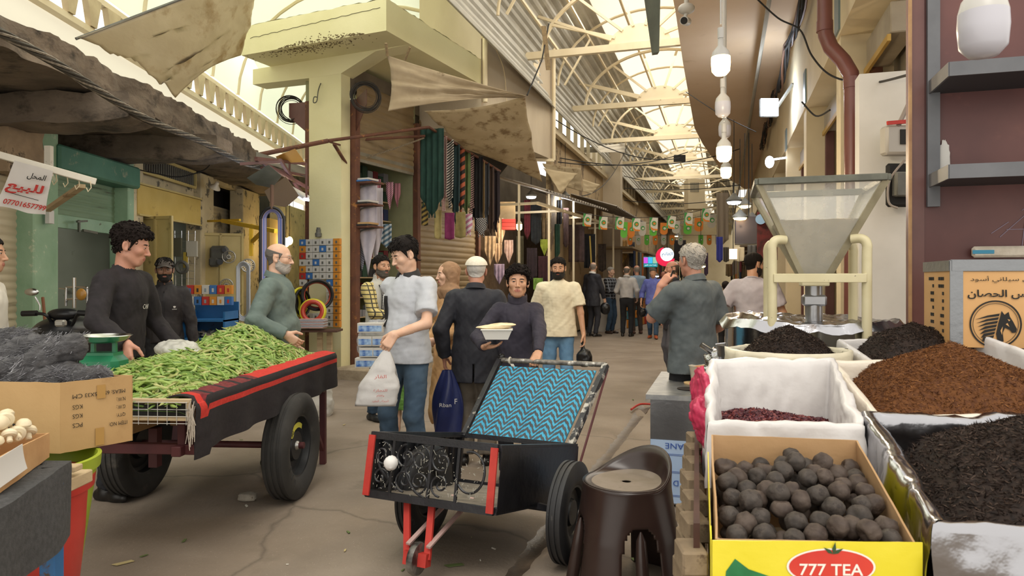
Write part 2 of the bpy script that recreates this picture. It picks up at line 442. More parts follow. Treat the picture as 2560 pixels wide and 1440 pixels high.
# worn concrete: fine aggregate specks and hairline cracks
def floor_nodes():
 nt=M_floor.node_tree;N=nt.nodes;L=nt.links;b=N['Principled BSDF'];src=b.inputs['Base Color'].links[0].from_socket
 tc=N.new('ShaderNodeTexCoord')
 v=N.new('ShaderNodeTexVoronoi');v.feature='DISTANCE_TO_EDGE';v.inputs['Scale'].default_value=.42
 ns=N.new('ShaderNodeTexNoise');ns.inputs['Scale'].default_value=1.6;ns.inputs['Detail'].default_value=8
 mx0=N.new('ShaderNodeMix');mx0.data_type='VECTOR';mx0.inputs[0].default_value=.3;L.new(tc.outputs['Object'],mx0.inputs[4]);L.new(ns.outputs[1],mx0.inputs[5]);L.new(tc.outputs['Object'],ns.inputs[0]);L.new(mx0.outputs[1],v.inputs[0])
 r=N.new('ShaderNodeValToRGB');r.color_ramp.elements[0].position=0;r.color_ramp.elements[0].color=(.55,.55,.55,1);r.color_ramp.elements[1].position=.006;r.color_ramp.elements[1].color=(1,1,1,1);L.new(v.outputs[0],r.inputs[0])
 m1=N.new('ShaderNodeMix');m1.data_type='RGBA';m1.blend_type='MULTIPLY';m1.inputs[0].default_value=.8;L.new(src,m1.inputs[6]);L.new(r.outputs[0],m1.inputs[7])
 sp=N.new('ShaderNodeTexVoronoi');sp.inputs['Scale'].default_value=38;L.new(tc.outputs['Object'],sp.inputs[0])
 r2=N.new('ShaderNodeValToRGB');r2.color_ramp.elements[0].position=.05;r2.color_ramp.elements[0].color=(.42,.38,.33,1);r2.color_ramp.elements[1].position=.13;r2.color_ramp.elements[1].color=(0,0,0,1);L.new(sp.outputs[0],r2.inputs[0])
 m2=N.new('ShaderNodeMix');m2.data_type='RGBA';m2.blend_type='ADD';m2.inputs[0].default_value=.28;L.new(m1.outputs[2],m2.inputs[6]);L.new(r2.outputs[0],m2.inputs[7]);L.new(m2.outputs[2],b.inputs['Base Color'])
floor_nodes()
g0,g1=G(1262,1440),G(1625,993);gd=(g1-g0);gd.z=0;gd.normalize();gn=Vector((gd.y,-gd.x,0))
def floor_z(x,y):
 p=Vector((x,y,0))-g0;q=p.dot(gn);a=p.dot(gd)
 z=.006*fbm((x*.8,y*.8,0))+.002*fbm((x*5,y*5,1))
 if a<9:z-=.045*math.exp(-((q-.02)/.055)**2)
 return z
mb=MB()
xs=[-9+.5*i for i in range(9)]+[-4.5+.06*i for i in range(120)]+[2.7+.5*i for i in range(40)]
ys=[-1.5+.5*i for i in range(7)]+[2.0+.06*i for i in range(90)]+[7.5+.5*i for i in range(20)]+[18+2.5*i for i in range(20)]
vs=[(x,y,floor_z(x,y)if y<13 else 0)for x in xs for y in ys]
mb.add(vs,[(i*len(ys)+j,(i+1)*len(ys)+j,(i+1)*len(ys)+j+1,i*len(ys)+j+1)for i in range(len(xs)-1)for j in range(len(ys)-1)])
struct(mb,'floor',M_floor,ang=180)
# wet drain channel running beside the stall, with a low kerb of paler cement
mb=MB();mb.sheet(lambda a,b:g0+gd*(-2.3+a*9.5)+gn*(-.05+.13*b+.01*fbm((a*30,b,0)))+Z3*(-.03-.012*math.sin(b*pi)+.012),90,4,.004)
struct(mb,'trim_1',mat('wet_gutter','#4a4037','#6a5d4f',scale=6,rough=.35,bump=.003,bscale=50))
# ---- materials of the walls
M_plast=mat('peeling_plaster','#b8a988','#cfc09a',scale=3,rough=.85,bump=.004,bscale=18,c3='#5f5a50',t3=.58,s3=5)
M_green=mat('green_paint','#7f9f80','#93b093',scale=3,rough=.7,bump=.003,bscale=20,c3='#b9c2a6',t3=.62,s3=6)
M_dark=mat('recess_shade','#2b2723','#3a342d',scale=3,rough=.95)  # near-black colour stands in for the shade in recesses and under the overhang
M_conc=mat('sooty_concrete','#5c5145','#77695a',scale=2.2,rough=.95,bump=.02,bscale=9,c3='#2e2822',t3=.52,s3=3.2,w3=.15,stretch=(1,1,1.6))
M_yel=mat('pale_yellow_paint','#dcd5a6','#e4ddb2',scale=1.2,rough=.6,bump=.0015,bscale=30,c3='#a9a377',t3=.72,s3=4,w3=.12)
M_grey=mat('grey_render','#b3a48d','#c2b49c',scale=1.2,rough=.8,bump=.003,bscale=20,c3='#8f8472',t3=.6,s3=2,w3=.2,stretch=(1,1,.35))
M_cream=mat('cream_paint','#d3c3a0','#dccdac',scale=1.5,rough=.8,bump=.001,c3='#b09c7a',t3=.7,s3=2.5,w3=.15)
M_soffit=mat('peach_soffit','#d6bc9c','#dec6aa',scale=.6,rough=.9,bump=.001,bscale=8,c3='#b99d7c',t3=.62,s3=1.5,w3=.2)
M_white=mat('white_wall','#c4c1bb','#cfccc6',scale=2,rough=.6,c3='#c3bcb0',t3=.68,s3=5,w3=.1)
M_brown=mat('brown_enamel','#5c3a35','#6a4540',scale=3,rough=.4,c3='#8b6a58',t3=.7,s3=9)
M_truss=mat('cream_steel','#d9c9a6','#e0d2b2',scale=3,rough=.55,c3='#a58c66',t3=.66,s3=7)
M_interior=mat('shop_interior','#8a8a7c','#9c9c8e',scale=1.5,rough=.85,c3='#6f6c5e',t3=.6,s3=3)
# ---- left row: back wall, partitions, piers and headers
mb=MB()
mb.box((-6.6,8,1.6),(.15,17,3.2));
for y in(Yl(105),8.08,10.15,12.3,14.6):mb.box(Lw(y,-1.15,1.5),(2.2,.12,3.0))
struct(mb,'wall_left',mat('shop_back_wall','#7d8274','#8d9284',scale=1,rough=.9,c3='#5c5c50',t3=.6,s3=2))
mb=MB()
for a,b,m in((75,135,0),(313,327,0),(325,350,1),(497,527,1),(603,642,1),(700,760,1)):
 ya,yb=Yl(a,.05),Yl(b,.05);mb.m=m;mb.box(Lw((ya+yb)/2,-.02,1.475),(.22,yb-ya,2.95),ch=.012)
struct(mb,'wall_left',[M_green,M_plast])
mb=MB();mb.m=0
mb.box(Lw(9.1,-.1,2.76),(.12,1.7,.40))
mb.m=1;mb.box(Lw(8.2,-.62,3.0),(.15,13,.9));mb.m=2;mb.box(Lw(11.4,-.08,3.02),(.1,2.1,.22))
struct(mb,'wall_left',[M_plast,M_dark,M_plast])
# crumbling concrete eave
def loft(mb,sect,n,m,fn):
 vs=[fn(i/n,j/m)for i in range(n+1)for j in range(m)]
 fs=[(i*m+j,i*m+(j+1)%m,(i+1)*m+(j+1)%m,(i+1)*m+j)for i in range(n)for j in range(m)]
 fs+=[tuple(reversed(range(m))),tuple(n*m+j for j in range(m))];mb.add(vs,fs)
def rect_loop(t,w_,h_):
 q=(t*4)%4;k=int(q);f=q-k
 return[(-w_/2+w_*f,h_/2),(w_/2,h_/2-h_*f),(w_/2-w_*f,-h_/2),(-w_/2,-h_/2+h_*f)][k]
def eave(i,j):
 y=2.2+i*10.6;x,z=rect_loop(j,1.5,.26);p=Lw(y,.28+x,3.10+z)
 e=.045*fbm((p.x*3,p.y*1.6,p.z*3))+.016*fbm((p.x*11,p.y*9,p.z*11));st=math.floor(y/1.5+.3)*.37%1
 if x>.5:p.x+=(.08*(st-.5))+e*1.2-.05
 p.z+=e*.8+(.02*(st-.5));return p
mb=MB();loft(mb,None,220,24,eave)
for yb,zz in((5.8,2.83),(7.6,2.86),(3.9,2.8)):
 c=Lw(yb,.1,zz)
 loft(mb,None,26,20,lambda i,j:(lambda q:Vector((c.x-.7+i*1.85,c.y+q[0]+.03*fbm((i*5,j*9,yb)),c.z+q[1]+.03*fbm((i*6,j*11,yb+3))+(.05*max(0,i-.9)*10 if q[1]<0 else 0))))(rect_loop(j,.42,.24)))
struct(mb,'ceiling',M_conc,ang=50)
mb=MB()
loft(mb,None,10,18,lambda i,j:(lambda q:Lw(6.05+q[0],-.05+q[1],2.35+i*.6)+Vector((.04*fbm((i*4,j*7,0)),.04*fbm((i*3,j*5,4)),0)))(rect_loop(j,.55,.4)))
struct(mb,'wall_left',mat('broken_plaster','#8f7b63','#a68f73',scale=5,rough=.95,bump=.01,bscale=14,c3='#4c4238',t3=.56,s3=5))
# bright translucent panel and lattice girder above the left row, arched sheet roof on curved ribs
def XG(y):return-4.6-.0286*y
M_panel=mat('translucent_sheet','#f4f8ec',rough=.5,trans=.75)
M_panel2=mat('translucent_panel','#fbf8ee',rough=.5,trans=.8)
mb=MB();mb.sheet(lambda a,b:Vector((XG(3+a*19)-.06,3+a*19,3.3+b*.97)),19,1,.01);struct(mb,'wall_left',M_panel2)
t=thing('lattice_girder','long cream steel lattice girder with V shaped struts above the crumbling eave','girder')
mb=MB();mb.bar((XG(3),3,4.29),(XG(22),22,4.29),.1,.07);mb.build('chord',M_truss,t)
mb=MB();mb.bar((XG(3),3,4.70),(XG(22),22,4.70),.1,.07);mb.build('chord',M_truss,t)
mb=MB()
y=4.2
while y<21.8:
 mb.prism([(XG(y),y-.14,4.66),(XG(y),y+.14,4.66),(XG(y),y+.05,4.33),(XG(y),y-.05,4.33)],(.07,0,0));y+=.42
mb.build('lattice',mat('lattice_steel','#b3a07c','#c7b690',scale=4,rough=.6),t)
def vaultL(y,a,r=2.5):return Vector((XG(y)+r*(1-math.cos(a)),y,4.76+r*.85*math.sin(a)))
mb=MB();mb.sheet(lambda a,b:vaultL(4+a*20,.02+b*2.2),20,16,.008);struct(mb,'ceiling',M_panel)
mb=MB()
for i in range(17):mb.tube([vaultL(4.6+i*1.15,.02+2.2*k/14,2.46)for k in range(15)],.035,6)
struct(mb,'trim_2',M_truss)
# ---- yellow corner building: pillar, cross beam, canopy
mb=MB()
mb.prism([B(0,0),B(0,-.60),B(.22,-.60),B(.22,0)],(0,0,4.6))
struct(mb,'wall_corner',M_yel)
mb=MB()
bp=[(-1.72,4.98),(-1.72,4.56),(-.60,4.53),(0,4.53),(.62,4.78),(1.21,4.98)]
mb.prism([B(-.003,s,min(z,4.80))for s,z in bp],nB*.30)
struct(mb,'wall_corner',M_yel)
def can(i,j):
 return None
mb=MB()
q=[(-.60,-1.36),(-.60,1.21),(2.25,1.21),(2.25,-1.36)]
N_=40;top=[]
vs=[B(a,b,4.80)for a,b in q];fs=[(0,1,2,3)]
ed=[]
for k in range(4):
 a,b=q[k],q[(k+1)%4]
 for i in range(N_):
  f=i/N_;ed.append((a[0]+(b[0]-a[0])*f,a[1]+(b[1]-a[1])*f))
lowr=[B(a,b,4.80)for a,b in ed];up=[B(a,b,5.235+(.02*fbm((a*3,b*3,0))+.012*fbm((a*14,b*14,0))))for a,b in ed]
n4=len(ed);mb.add(lowr+up,[(i,(i+1)%n4,n4+(i+1)%n4,n4+i)for i in range(n4)]+[tuple(reversed(range(n4))),tuple(range(n4,2*n4))])
struct(mb,'ceiling',M_yel)
# crack line and rusty pitting on the canopy face
mb=MB()
crk=[(.15+2.0*i/40,5.03+.09*i/40+.012*fbm((i*.5,0,0))+.004*((i*7)%3))for i in range(41)]
mb.tube([B(-.603,-1.36+a*1.15,z)for a,z in crk],.0035,4)
struct(mb,'trim_3',mat('crack_shadow','#5f5b44',rough=1))
mb=MB();rs=random.Random(4)
for i in range(260):
 s_=-.75+1.5*rs.random();f_=max(0,1-abs(s_)/.8)
 zz=4.80+abs(rs.gauss(0,.05))*f_;mb.box(B(-.602,s_+.1,zz+.004),(.006+.02*rs.random(),.003,.004+.008*rs.random()),(wB,nB,Z3))
for i in range(300):
 mb.box(B(-.55+abs(rs.gauss(0,.13)),-.2+rs.gauss(0,.42),4.798),(.006+.022*rs.random(),.006+.01*rs.random(),.003),(wB,nB,Z3))
struct(mb,'trim_3',mat('rust_pits','#6b5a3e',rough=1))
# ---- grey upper building behind the canopy, with the overhanging floor
mb=MB()
mb.prism([B(2.25,-.02,4.05),B(2.25,1.21,4.05),B(5.68,1.21,4.05),B(5.68,-.02,4.05)],(0,0,4.6))
struct(mb,'wall_upper',M_grey)
mb=MB();mb.prism([B(2.2,.0,3.78),B(2.2,.25,4.05),B(5.6,.25,4.05),B(5.6,0,3.78)],Z3*.03);struct(mb,'ceiling',M_dark)
# ---- block beneath: backs, side walls of shop one, lintel
mb=MB()
mb.prism([(-3.10,10.86,0),(-3.20,10.86,0),(-3.42,22,0),(-3.32,22,0)],Z3*4.6);mb.prism([B(2.02,-.02),B(2.10,-.02),(-3.1,13.0,0),(-3.1,12.9,0)],Z3*4.6)
mb.prism([B(.2,-.02),B(2.0,-.02),(-3.1,12.9,0),(-3.1,10.95,0)],Z3*.17)
struct(mb,'wall_corner',mat('shop_green_wall','#8e9170','#a0a27e',scale=2,rough=.8))
mb=MB();mb.box(B(8,-1.2,2.3),(7.0,.12,4.6),(nB,wB,Z3));mb.box(B(1.2,-.1,4.55),(2.1,.16,.35),(nB,wB,Z3));mb.box(B(3.2,-.15,4.3),(2.2,.1,.5),(nB,wB,Z3))
struct(mb,'wall_corner',mat('dim_shop_back','#5f5547','#74695a',scale=2,rough=.9))
# stone step in front of the first shop
mb=MB();mb.box(B(.75,.33,.07),(1.9,.6,.2),(nB,wB,Z3),ch=.03);struct(mb,'trim_4',mat('stone_step','#9a8b74','#b0a189',scale=6,rough=.95,bump=.01,bscale=20))
# ---- right building: wall, fascia, recessed fronts, soffit
VR=1.17
def RB(mb,u0,u1,v0,v1,z0,z1):mb.box(UV((u0+u1)/2,(v0+v1)/2,(z0+z1)/2),(u1-u0,v1-v0,z1-z0),(U,V,Z3))
mb=MB();RB(mb,4.7,34,VR,1.72,4.05,5.66);struct(mb,'wall_right',M_cream)
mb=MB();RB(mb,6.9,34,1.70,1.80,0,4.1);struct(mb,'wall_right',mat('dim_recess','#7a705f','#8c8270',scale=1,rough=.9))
mb=MB()
for u0,u1 in((8.15,8.45),(11.4,11.75),(14.8,15.15),(18.2,18.6),(22,22.4),(26,26.4)):RB(mb,u0,u1,VR+.02,1.72,0,4.06)
struct(mb,'wall_right',M_cream)
mb=MB();RB(mb,6.55,6.75,1.10,2.9,0,3.2);struct(mb,'wall_right',M_white)
mb=MB();ep=[(2.6,-.69),(9,-.70),(14,-.76),(20,-.78),(22.5,-.62),(25.5,-.33),(28,-.12),(31,.3),(34,.9),(34,1.2),(2.6,1.2)]
mb.prism([UV(a,b,5.65)for a,b in ep],(0,0,.22));struct(mb,'ceiling',M_soffit)
mb=MB();mb.box(UV(25,3.6,4.8),(36,3.6,9.6),(U,V,Z3));struct(mb,'wall_right',M_cream)
# ---- main vault: trusses, sheet metal and skylight
VC,ZT=-1.5,5.79
def arc(u,a,rh=1.85,rv=1.30):return UV(u,VC-rh*math.cos(a),ZT+rv*math.sin(a))
M_sheet=mat('grey_roof_sheet','#a3a096','#b3b0a5',scale=2,rough=.5,metal=.1)
M_sky=mat('skylight_sheet','#fffbf2',rough=.5,trans=.8)
def corr(u0,u1,a0,a1,m,wav,n=0,rh=2.15,rv=1.6):
 mb=MB();L_=int((a1-a0)*2.0/.055)
 def f(a,b):
  an=a0+(a1-a0)*b;k=wav*(abs(((an-a0)*2/.19)%1-.5)<.22);return arc(u0+(u1-u0)*a,an,rh+k,rv+k)
 mb.sheet(f,6,L_,.01);return struct(mb,'ceiling',m,ang=30)
corr(7,64,-.42,1.02,M_sheet,.035);corr(7,64,1.02,1.9,M_sky,.0);corr(7,64,1.9,3.4,M_sheet,.035)
tus=[8.75+4.35*k for k in range(12)]
for k,u in enumerate(tus):
 w_=['','first','second','third','fourth','fifth','sixth','seventh','eighth','ninth','tenth','eleventh'][k]
 if k==0:continue
 t=thing('roof_truss',f'cream steel fan truss with half disc hub, {w_} counted from the grey building','roof truss',group='fan trusses under the vault')
 vl=-3.72 if k==1 else-3.75
 mb=MB();mb.bar(UV(u,vl,ZT),UV(u,VR-.05,ZT),.10,.13);mb.build('tie_beam',M_truss,t)
 mb=MB();mb.sheet(lambda a,b:arc(u-.04+.08*b,.0+pi*a,1.85,1.3),28,1,.05);mb.build('arch',M_truss,t)
 mb=MB();hp=[UV(u,VC-.57*math.cos(pi*i/20),ZT+.05+.37*math.sin(pi*i/20))for i in range(21)];mb.prism(hp,U*.012);mb.build('half_disc',mat('cream_plate','#e3d5b6','#dccdab',scale=2,rough=.5),t)
 for j in range(1,7):
  a=pi*j/7;mb=MB();mb.bar(UV(u,VC-.5*math.cos(a),ZT+.05+.33*math.sin(a)),arc(u,a),.05,.05,up=U);mb.build('spoke',M_truss,t)
 mb=MB();mb.bar(UV(u,VC-.52,ZT+.16),UV(u,vl+.04,ZT+.85 if k==1 else ZT+.7),.05,.06,up=U);mb.build('spoke',M_truss,t)
mb=MB()
for k in range(len(tus)-1):
 for a in(.35,.8,1.3,1.85,2.4,2.9):mb.bar(arc(tus[k],a,1.95,1.4),arc(tus[k+1],a,1.95,1.4),.04,.05)
 mb.bar(UV(tus[k]+2.17,VC-1.9,ZT),arc(tus[k]+2.17,.8,1.9,1.35),.04,.04)
struct(mb,'trim_5',M_truss)
for k in range(len(tus)-1):
 mb=MB();uu=tus[k]+2.17;mb.tube([arc(uu,pi*i/24,2.05,1.5)for i in range(25)],.03,6);struct(mb,'trim_6',M_truss)
mb=MB()
for i in range(18):
 mb.bar(UV(15.6+i*.9,-3.78,4.9),UV(15.6+i*.9,-3.78,5.75),.10,.10)
mb.bar(UV(15.2,-3.78,4.9),UV(32,-3.78,4.9),.12,.12);mb.bar(UV(15.2,-3.78,5.79),UV(60,-3.78,5.79),.12,.12)
struct(mb,'trim_7',M_truss)
# far left blocks and closing wall of the alley
mb=MB()
mb.box(UV(23.6,-4.05,2.9),(.5,1.5,5.8),(U,V,Z3));struct(mb,'wall_far',M_grey)
mb=MB();mb.box(UV(42,-4.4,2.0),(36,1.2,4.0),(U,V,Z3));mb.box(UV(46,2.0,3.2),(26,1.6,6.4),(U,V,Z3));mb.box(UV(38.5,-3.95,2.6),(45,.12,5.1),(U,V,Z3));mb.box(UV(44,-3.9,5.5),(40.5,.1,.9),(U,V,Z3));struct(mb,'wall_far',mat('far_wall','#a08a68','#b39d79',scale=.6,rough=.9,c3='#6e5c45',t3=.55,s3=1.2))
mb=MB();mb.box(UV(64,-1,3.9),(.4,9,7.8),(U,V,Z3));struct(mb,'wall_far',mat('far_end','#b5a583','#c7b896',scale=.5,rough=.9))
# tall closing facade beyond the fork on the left
mb=MB();mb.box((-5.2,26,2.2),(5,.3,4.4));struct(mb,'wall_far',M_grey)
# ================================================================ PEOPLE
SK={'tan':('#b98a6a','#c4967a'),'light':('#d0a58a','#d9b29a'),'dark':('#7d5843','#8b6550'),'red':('#b8816a','#c4907a')}
def skin(k):
 m=mat('skin_'+k,SK[k][0],SK[k][1],scale=14,rough=.5,bump=.0004,bscale=220)
 m.node_tree.nodes['Principled BSDF'].inputs['Subsurface Weight'].default_value=.06
 m.node_tree.nodes['Principled BSDF'].inputs['Subsurface Radius'].default_value=(.02,.008,.004)
 return m
LIP=mat('lips','#a0604f','#a96a5a',scale=30,rough=.45);LIPF=mat('lips_rose','#b0625c',rough=.4)
EYEW=mat('eye_white','#c4bab0',rough=.2);IRIS=mat('iris_brown','#3a2316',rough=.15);PUP=mat('pupil','#080605',rough=.1)
def ik(a,t,l1,l2,hint):
 a=Vector(a);t=Vector(t);d=t-a;L_=min(d.length,(l1+l2)*.999);d.normalize();t=a+d*L_
 x=(l1*l1-l2*l2+L_*L_)/(2*L_);h_=math.sqrt(max(0,l1*l1-x*x));hv=Vector(hint);hv=hv-d*hv.dot(d)
 if hv.length<1e-4:hv=d.orthogonal()
 return a+d*x+hv.normalized()*h_,t
def head_prims(nose=1,wide=1,chin=1,fem=0):
 a=[el((0,.014,.036),(.076*wide,.094,.082),.01),el((0,-.016,-.02),(.063*wide,.072,.088),.03),rc((0,-.054,-.086),(0,-.046,-.088),.025*chin,.024,k=.03),rc((-.044*wide,.0,-.058),(-.016,-.050,-.090),.020,.018,k=.022),rc((.044*wide,.0,-.058),(.016,-.050,-.090),.020,.018,k=.022),rc((-.036,-.068,.027),(.036,-.068,.027),.0125-.003*fem,.0125-.003*fem,k=.014),el((-.040*wide,-.058,-.018),(.023,.022,.022),.02),el((.040*wide,-.058,-.018),(.023,.022,.022),.02)]
 for s in(-1,1):a.append(el((s*.030,-.094,.008),(.0175,.016,.0115),.010,None,True))
 a+=[rc((0,-.082,.016),(0,-.103-.006*(nose-1),-.026),.0065,.0098*nose,k=.011),el((0,-.104-.006*(nose-1),-.030),(.0105*nose,.010,.009),.006)]
 for s in(-1,1):a.append(el((s*.0125*nose,-.092,-.032),(.0075,.0095,.0070),.006))
 a+=[el((0,-.072,-.060),(.030,.016,.020),.016),rc((-.021,-.082,-.0605),(0,-.0885,-.0570),.0025,.0040,k=.005),rc((.021,-.082,-.0605),(0,-.0885,-.0570),.0025,.0040,k=.005),rc((-.012,-.0845,-.0675),(.012,-.0845,-.0675),.0047,.0047,k=.005)]
 for s in(-1,1):
  a+=[el((s*.030,-.0745,.0075),(.0148,.0148,.0142),.004)]
 return a
def ear_prims(wide=1):
 a=[]
 for s in(-1,1):
  Mr=Matrix.Rotation(s*R(-22),3,'Z')@Matrix.Rotation(R(-10),3,'X')
  a+=[el((s*.080*wide,.012,-.004),(.008,.019,.031),.006,Mr),el((s*.088*wide,.006,-.002),(.006,.011,.019),.004,Mr,True),el((s*.078*wide,.002,-.026),(.007,.009,.010),.005)]
 return a
def hand_verts(vox,curl=(.5,.5,.5,.5),thumb=.3,fore=None,spread=0):
 pr=[rc((-.016,0,-.01),(-.026,.002,.078),.016,.0115,k=.014),rc((0,0,-.01),(-.008,.002,.084),.019,.012,k=.014),rc((.012,0,-.01),(.011,.002,.086),.017,.012,k=.014),rc((.018,0,.0),(.028,0,.080),.014,.0115,k=.014)]
 for i,(x,l)in enumerate(((.029,.072),(.010,.081),(-.010,.075),(-.028,.058))):
  p=np.array((x,.0,.084));ang=curl[i]*.7;sp=spread*(x/.03)
  for j,f in enumerate((.46,.31,.23)):
   d=np.array((sp,-math.sin(ang),math.cos(ang)));q=p+d/np.linalg.norm(d)*l*f;r0=.0094-.0011*j;pr.append(rc(tuple(p),tuple(q),r0,r0-.0009,k=.0035));p=q;ang+=curl[i]*(1.25 if j==0 else .9)
 a=np.array((.026,-.006,.012));t1=np.array((.72-.35*thumb,-.25-.55*thumb,.62));t1/=np.linalg.norm(t1);b=a+t1*.046;t2=np.array((.30-.45*thumb,-.25-.5*thumb,.9));t2/=np.linalg.norm(t2);c=b+t2*.030;e=c+t2*.022
 pr+=[rc(tuple(a),tuple(b),.0165,.0118,k=.012),rc(tuple(b),tuple(c),.0112,.0102,k=.004),rc(tuple(c),tuple(e),.0100,.0085,k=.004)]
 pr.append(rc((0,0,-.16),(0,0,.0),.036,.0255,sy=.85,k=.012))
 D,lo,vx=sdf_grid(pr,(-.075,-.12,-.14),(.095,.06,.19),vox);return surfnet(D,lo,vx)
HANDC={}
def collar(parent,m,c,r=.066,kind='shirt',name='collar',tilt=.02,h=.036):
 mb=MB()
 if kind=='crew':mb.tube([Vector(c)+Vector((r*1.04*math.cos(a),r*.98*math.sin(a),tilt*1.3*math.sin(a)))for a in[2*pi*i/32 for i in range(32)]],.0075,6,closed=True)
 else:
  prof={'shirt':[(0,-.01),(-.004,h),(.007,h+.002),(.012,h-.008),(.026,-.006)],'turtle':[(.0,-.02),(-.002,.05),(.006,.056),(.013,.045),(.012,-.004)],'stand':[(.006,-.02),(.004,.03),(-.002,.045)]}[kind]
  gap={'shirt':R(14),'turtle':0,'stand':R(7)}[kind]
  def f(a,b):
   an=-pi/2+gap+a*(2*pi-2*gap);q=b*(len(prof)-1);k=min(int(q),len(prof)-2);e=q-k
   dr=prof[k][0]*(1-e)+prof[k+1][0]*e;dz=prof[k][1]*(1-e)+prof[k+1][1]*e
   if kind=='shirt' and b>.6:dz-=.022*max(0,-math.sin(an))**6*(b-.6)/.4;
   return Vector(c)+Vector(((r+dr)*math.cos(an),(r+dr)*.95*math.sin(an),dz+tilt*math.sin(an)))
  mb.sheet(f,36,10,.003)
 return mb.build(name,m,parent,local=True,ang=70)
PEOPLE=[]
def person(label,px,d,h,yaw,top,top_m,pants_m,sk='tan',arm_l=None,arm_r=None,leg_l=(.10,.02,.085),leg_r=(-.10,.02,.085),lean=0,hd=(0,0,0),belly=0,width=1,hair='short',hair_m='#1d1613',beard=None,beard_m='#1d1613',nose=1,wide=1,chin=1,fem=0,group=None,lod=None,sleeve='long',hem=.90,loose=0,shoe_m='#191513',curl_l=.5,curl_r=.5,hand_l=None,hand_r=None,col=None,col_m=None,hs=1,skirt=None,lip=None,seed=0,pant_loose=0,x=None,z0=0,open_front=False,noeye=False,bare_leg=None,hint_l=(.35,.6,-.2),hint_r=(-.35,.6,-.2),foot=None,gaze=(0,0)):
 s=h/1.75;lod=lod or(1 if d<6.5 else 2 if d<9.5 else 3)
 vB,vH,vT,vP={1:(.012,.0027,.0075,.010),2:(.016,.0036,.010,.013),3:(.022,.0055,.015,.018)}[lod]
 loc=Vector(((px-CX)/F*d if x is None else x,d,z0));yaw=yaw-math.degrees(math.atan2(loc.x,loc.y));Rz=Matrix.Rotation(R(yaw),3,'Z')
 def T(q):
  if q is None:return None
  if len(q)==4:p=P(q[1],q[2],q[3])if q[0]=='W' else Vector(q[1:]);return(Rz.transposed()@(p-loc))/s
  return Vector(q)
 def dirT(v):return(Rz.transposed()@Vector(v)).normalized()
 def sp(p):p=Vector(p);k=max(0,p.z-.95);return Vector((p.x,p.y-lean*k-.0*k*k,p.z-.35*lean*lean*k))
 sw=.185*width;SL,SR=sp((sw,.012,1.405)),sp((-sw,.012,1.405))
 wl=T(arm_l)if arm_l is not None else sp((.26,-.02,.86));wr=T(arm_r)if arm_r is not None else sp((-.26,-.02,.86))
 El,Wl=ik(SL,wl,.285,.255,hint_l);Er,Wr=ik(SR,wr,.285,.255,hint_r)
 HL,HR=Vector((.09,0,.91)),Vector((-.09,0,.91));Kl,Al=ik(HL,leg_l,.425,.415,(.05,-1,0));Kr,Ar=ik(HR,leg_r,.425,.415,(-.05,-1,0))
 hc=sp((0,-.018,1.635));hR=Matrix.Rotation(R(hd[0]),3,'Z')@Matrix.Rotation(R(hd[1]),3,'X')@Matrix.Rotation(R(hd[2]),3,'Y')
 hc=hc+Vector((0,-.03*math.sin(R(max(0,hd[1]))),-.008*math.sin(R(max(0,hd[1])))))
 W_,F_,MI=[],[],[]
 def addp(Vt,Fc,mi=None):
  b=sum(len(q)for q in W_);W_.append(Vt);F_.append(Fc+b);MI.append(np.zeros(len(Fc),int)if mi is None else mi)
 tp=[rc(sp((0,0,.95)),sp((0,0,1.08)),.128*width,.130*width,.66),rc(sp((0,0,1.08)),sp((0,0,1.30)),.132*width,.148*width,.68),rc(sp((-.12,.01,1.39)),sp((.12,.01,1.39)),.045,.045),rc(sp((0,.02,1.40)),sp((0,.008,1.50)),.062,.052,k=.04)]
 for S_,E_,W2 in((SL,El,Wl),(SR,Er,Wr)):tp+=[rc(S_,E_,.042,.038),rc(E_,W2,.038,.026)]
 for H_,K_,A_ in((HL,Kl,Al),(HR,Kr,Ar)):tp+=[rc(H_,K_,.088,.056,k=.03),rc(K_,A_,.054,.036,k=.02),rc(K_+Vector((0,.02,-.06)),K_+Vector((0,.02,-.20)),.045,.04,k=.03)]
 L3=np.array([p[1]for p in tp]+[p[2]for p in tp]);D,lo,vx=sdf_grid(tp,L3.min(0)-.15,L3.max(0)+.15,vB);addp(*surfnet(D,lo,vx))
 nb=hR.transposed()@(sp((0,.012,1.42))-hc)/hs
 hp=head_prims(nose,wide,chin,fem);neck=[rc((0,.024,-.045),tuple(nb),.050-.008*fem,.060-.010*fem,k=.02)]
 full=hp+neck+ear_prims(wide)
 lo=np.array((-.12,-.14,-.24));hi=np.array((.12,.17,.15));D,l2,v2=sdf_grid(full,lo,hi,vH)
 def cuteye(D_):
  ax=[l2[i]+v2*np.arange(D_.shape[i])for i in range(3)];X,Y,Z=np.meshgrid(*ax,indexing='ij')
  for s_ in(-1,1):
   q=np.sqrt(((X-s_*.030)/.0135)**2+((Z-.0065)/(.0043-.0012*(hd[1]>8)))**2)-1;D_=np.where(Y<-.074,np.maximum(D_,-np.minimum(q,.2)*.005),D_)
  return D_
 if lod<3:D=cuteye(D)
 Vt,Fc=surfnet(D,l2,v2);C=Vt[Fc].mean(1)
 mi=np.zeros(len(Fc),int);mi[((C[:,0]/.0235)**2+((C[:,2]+.062)/.0115)**2<1)&(C[:,1]<-.078)]=1
 hm=np.array(hR);addp((Vt*hs)@hm.T+np.array(hc),Fc,mi)
 hx={}
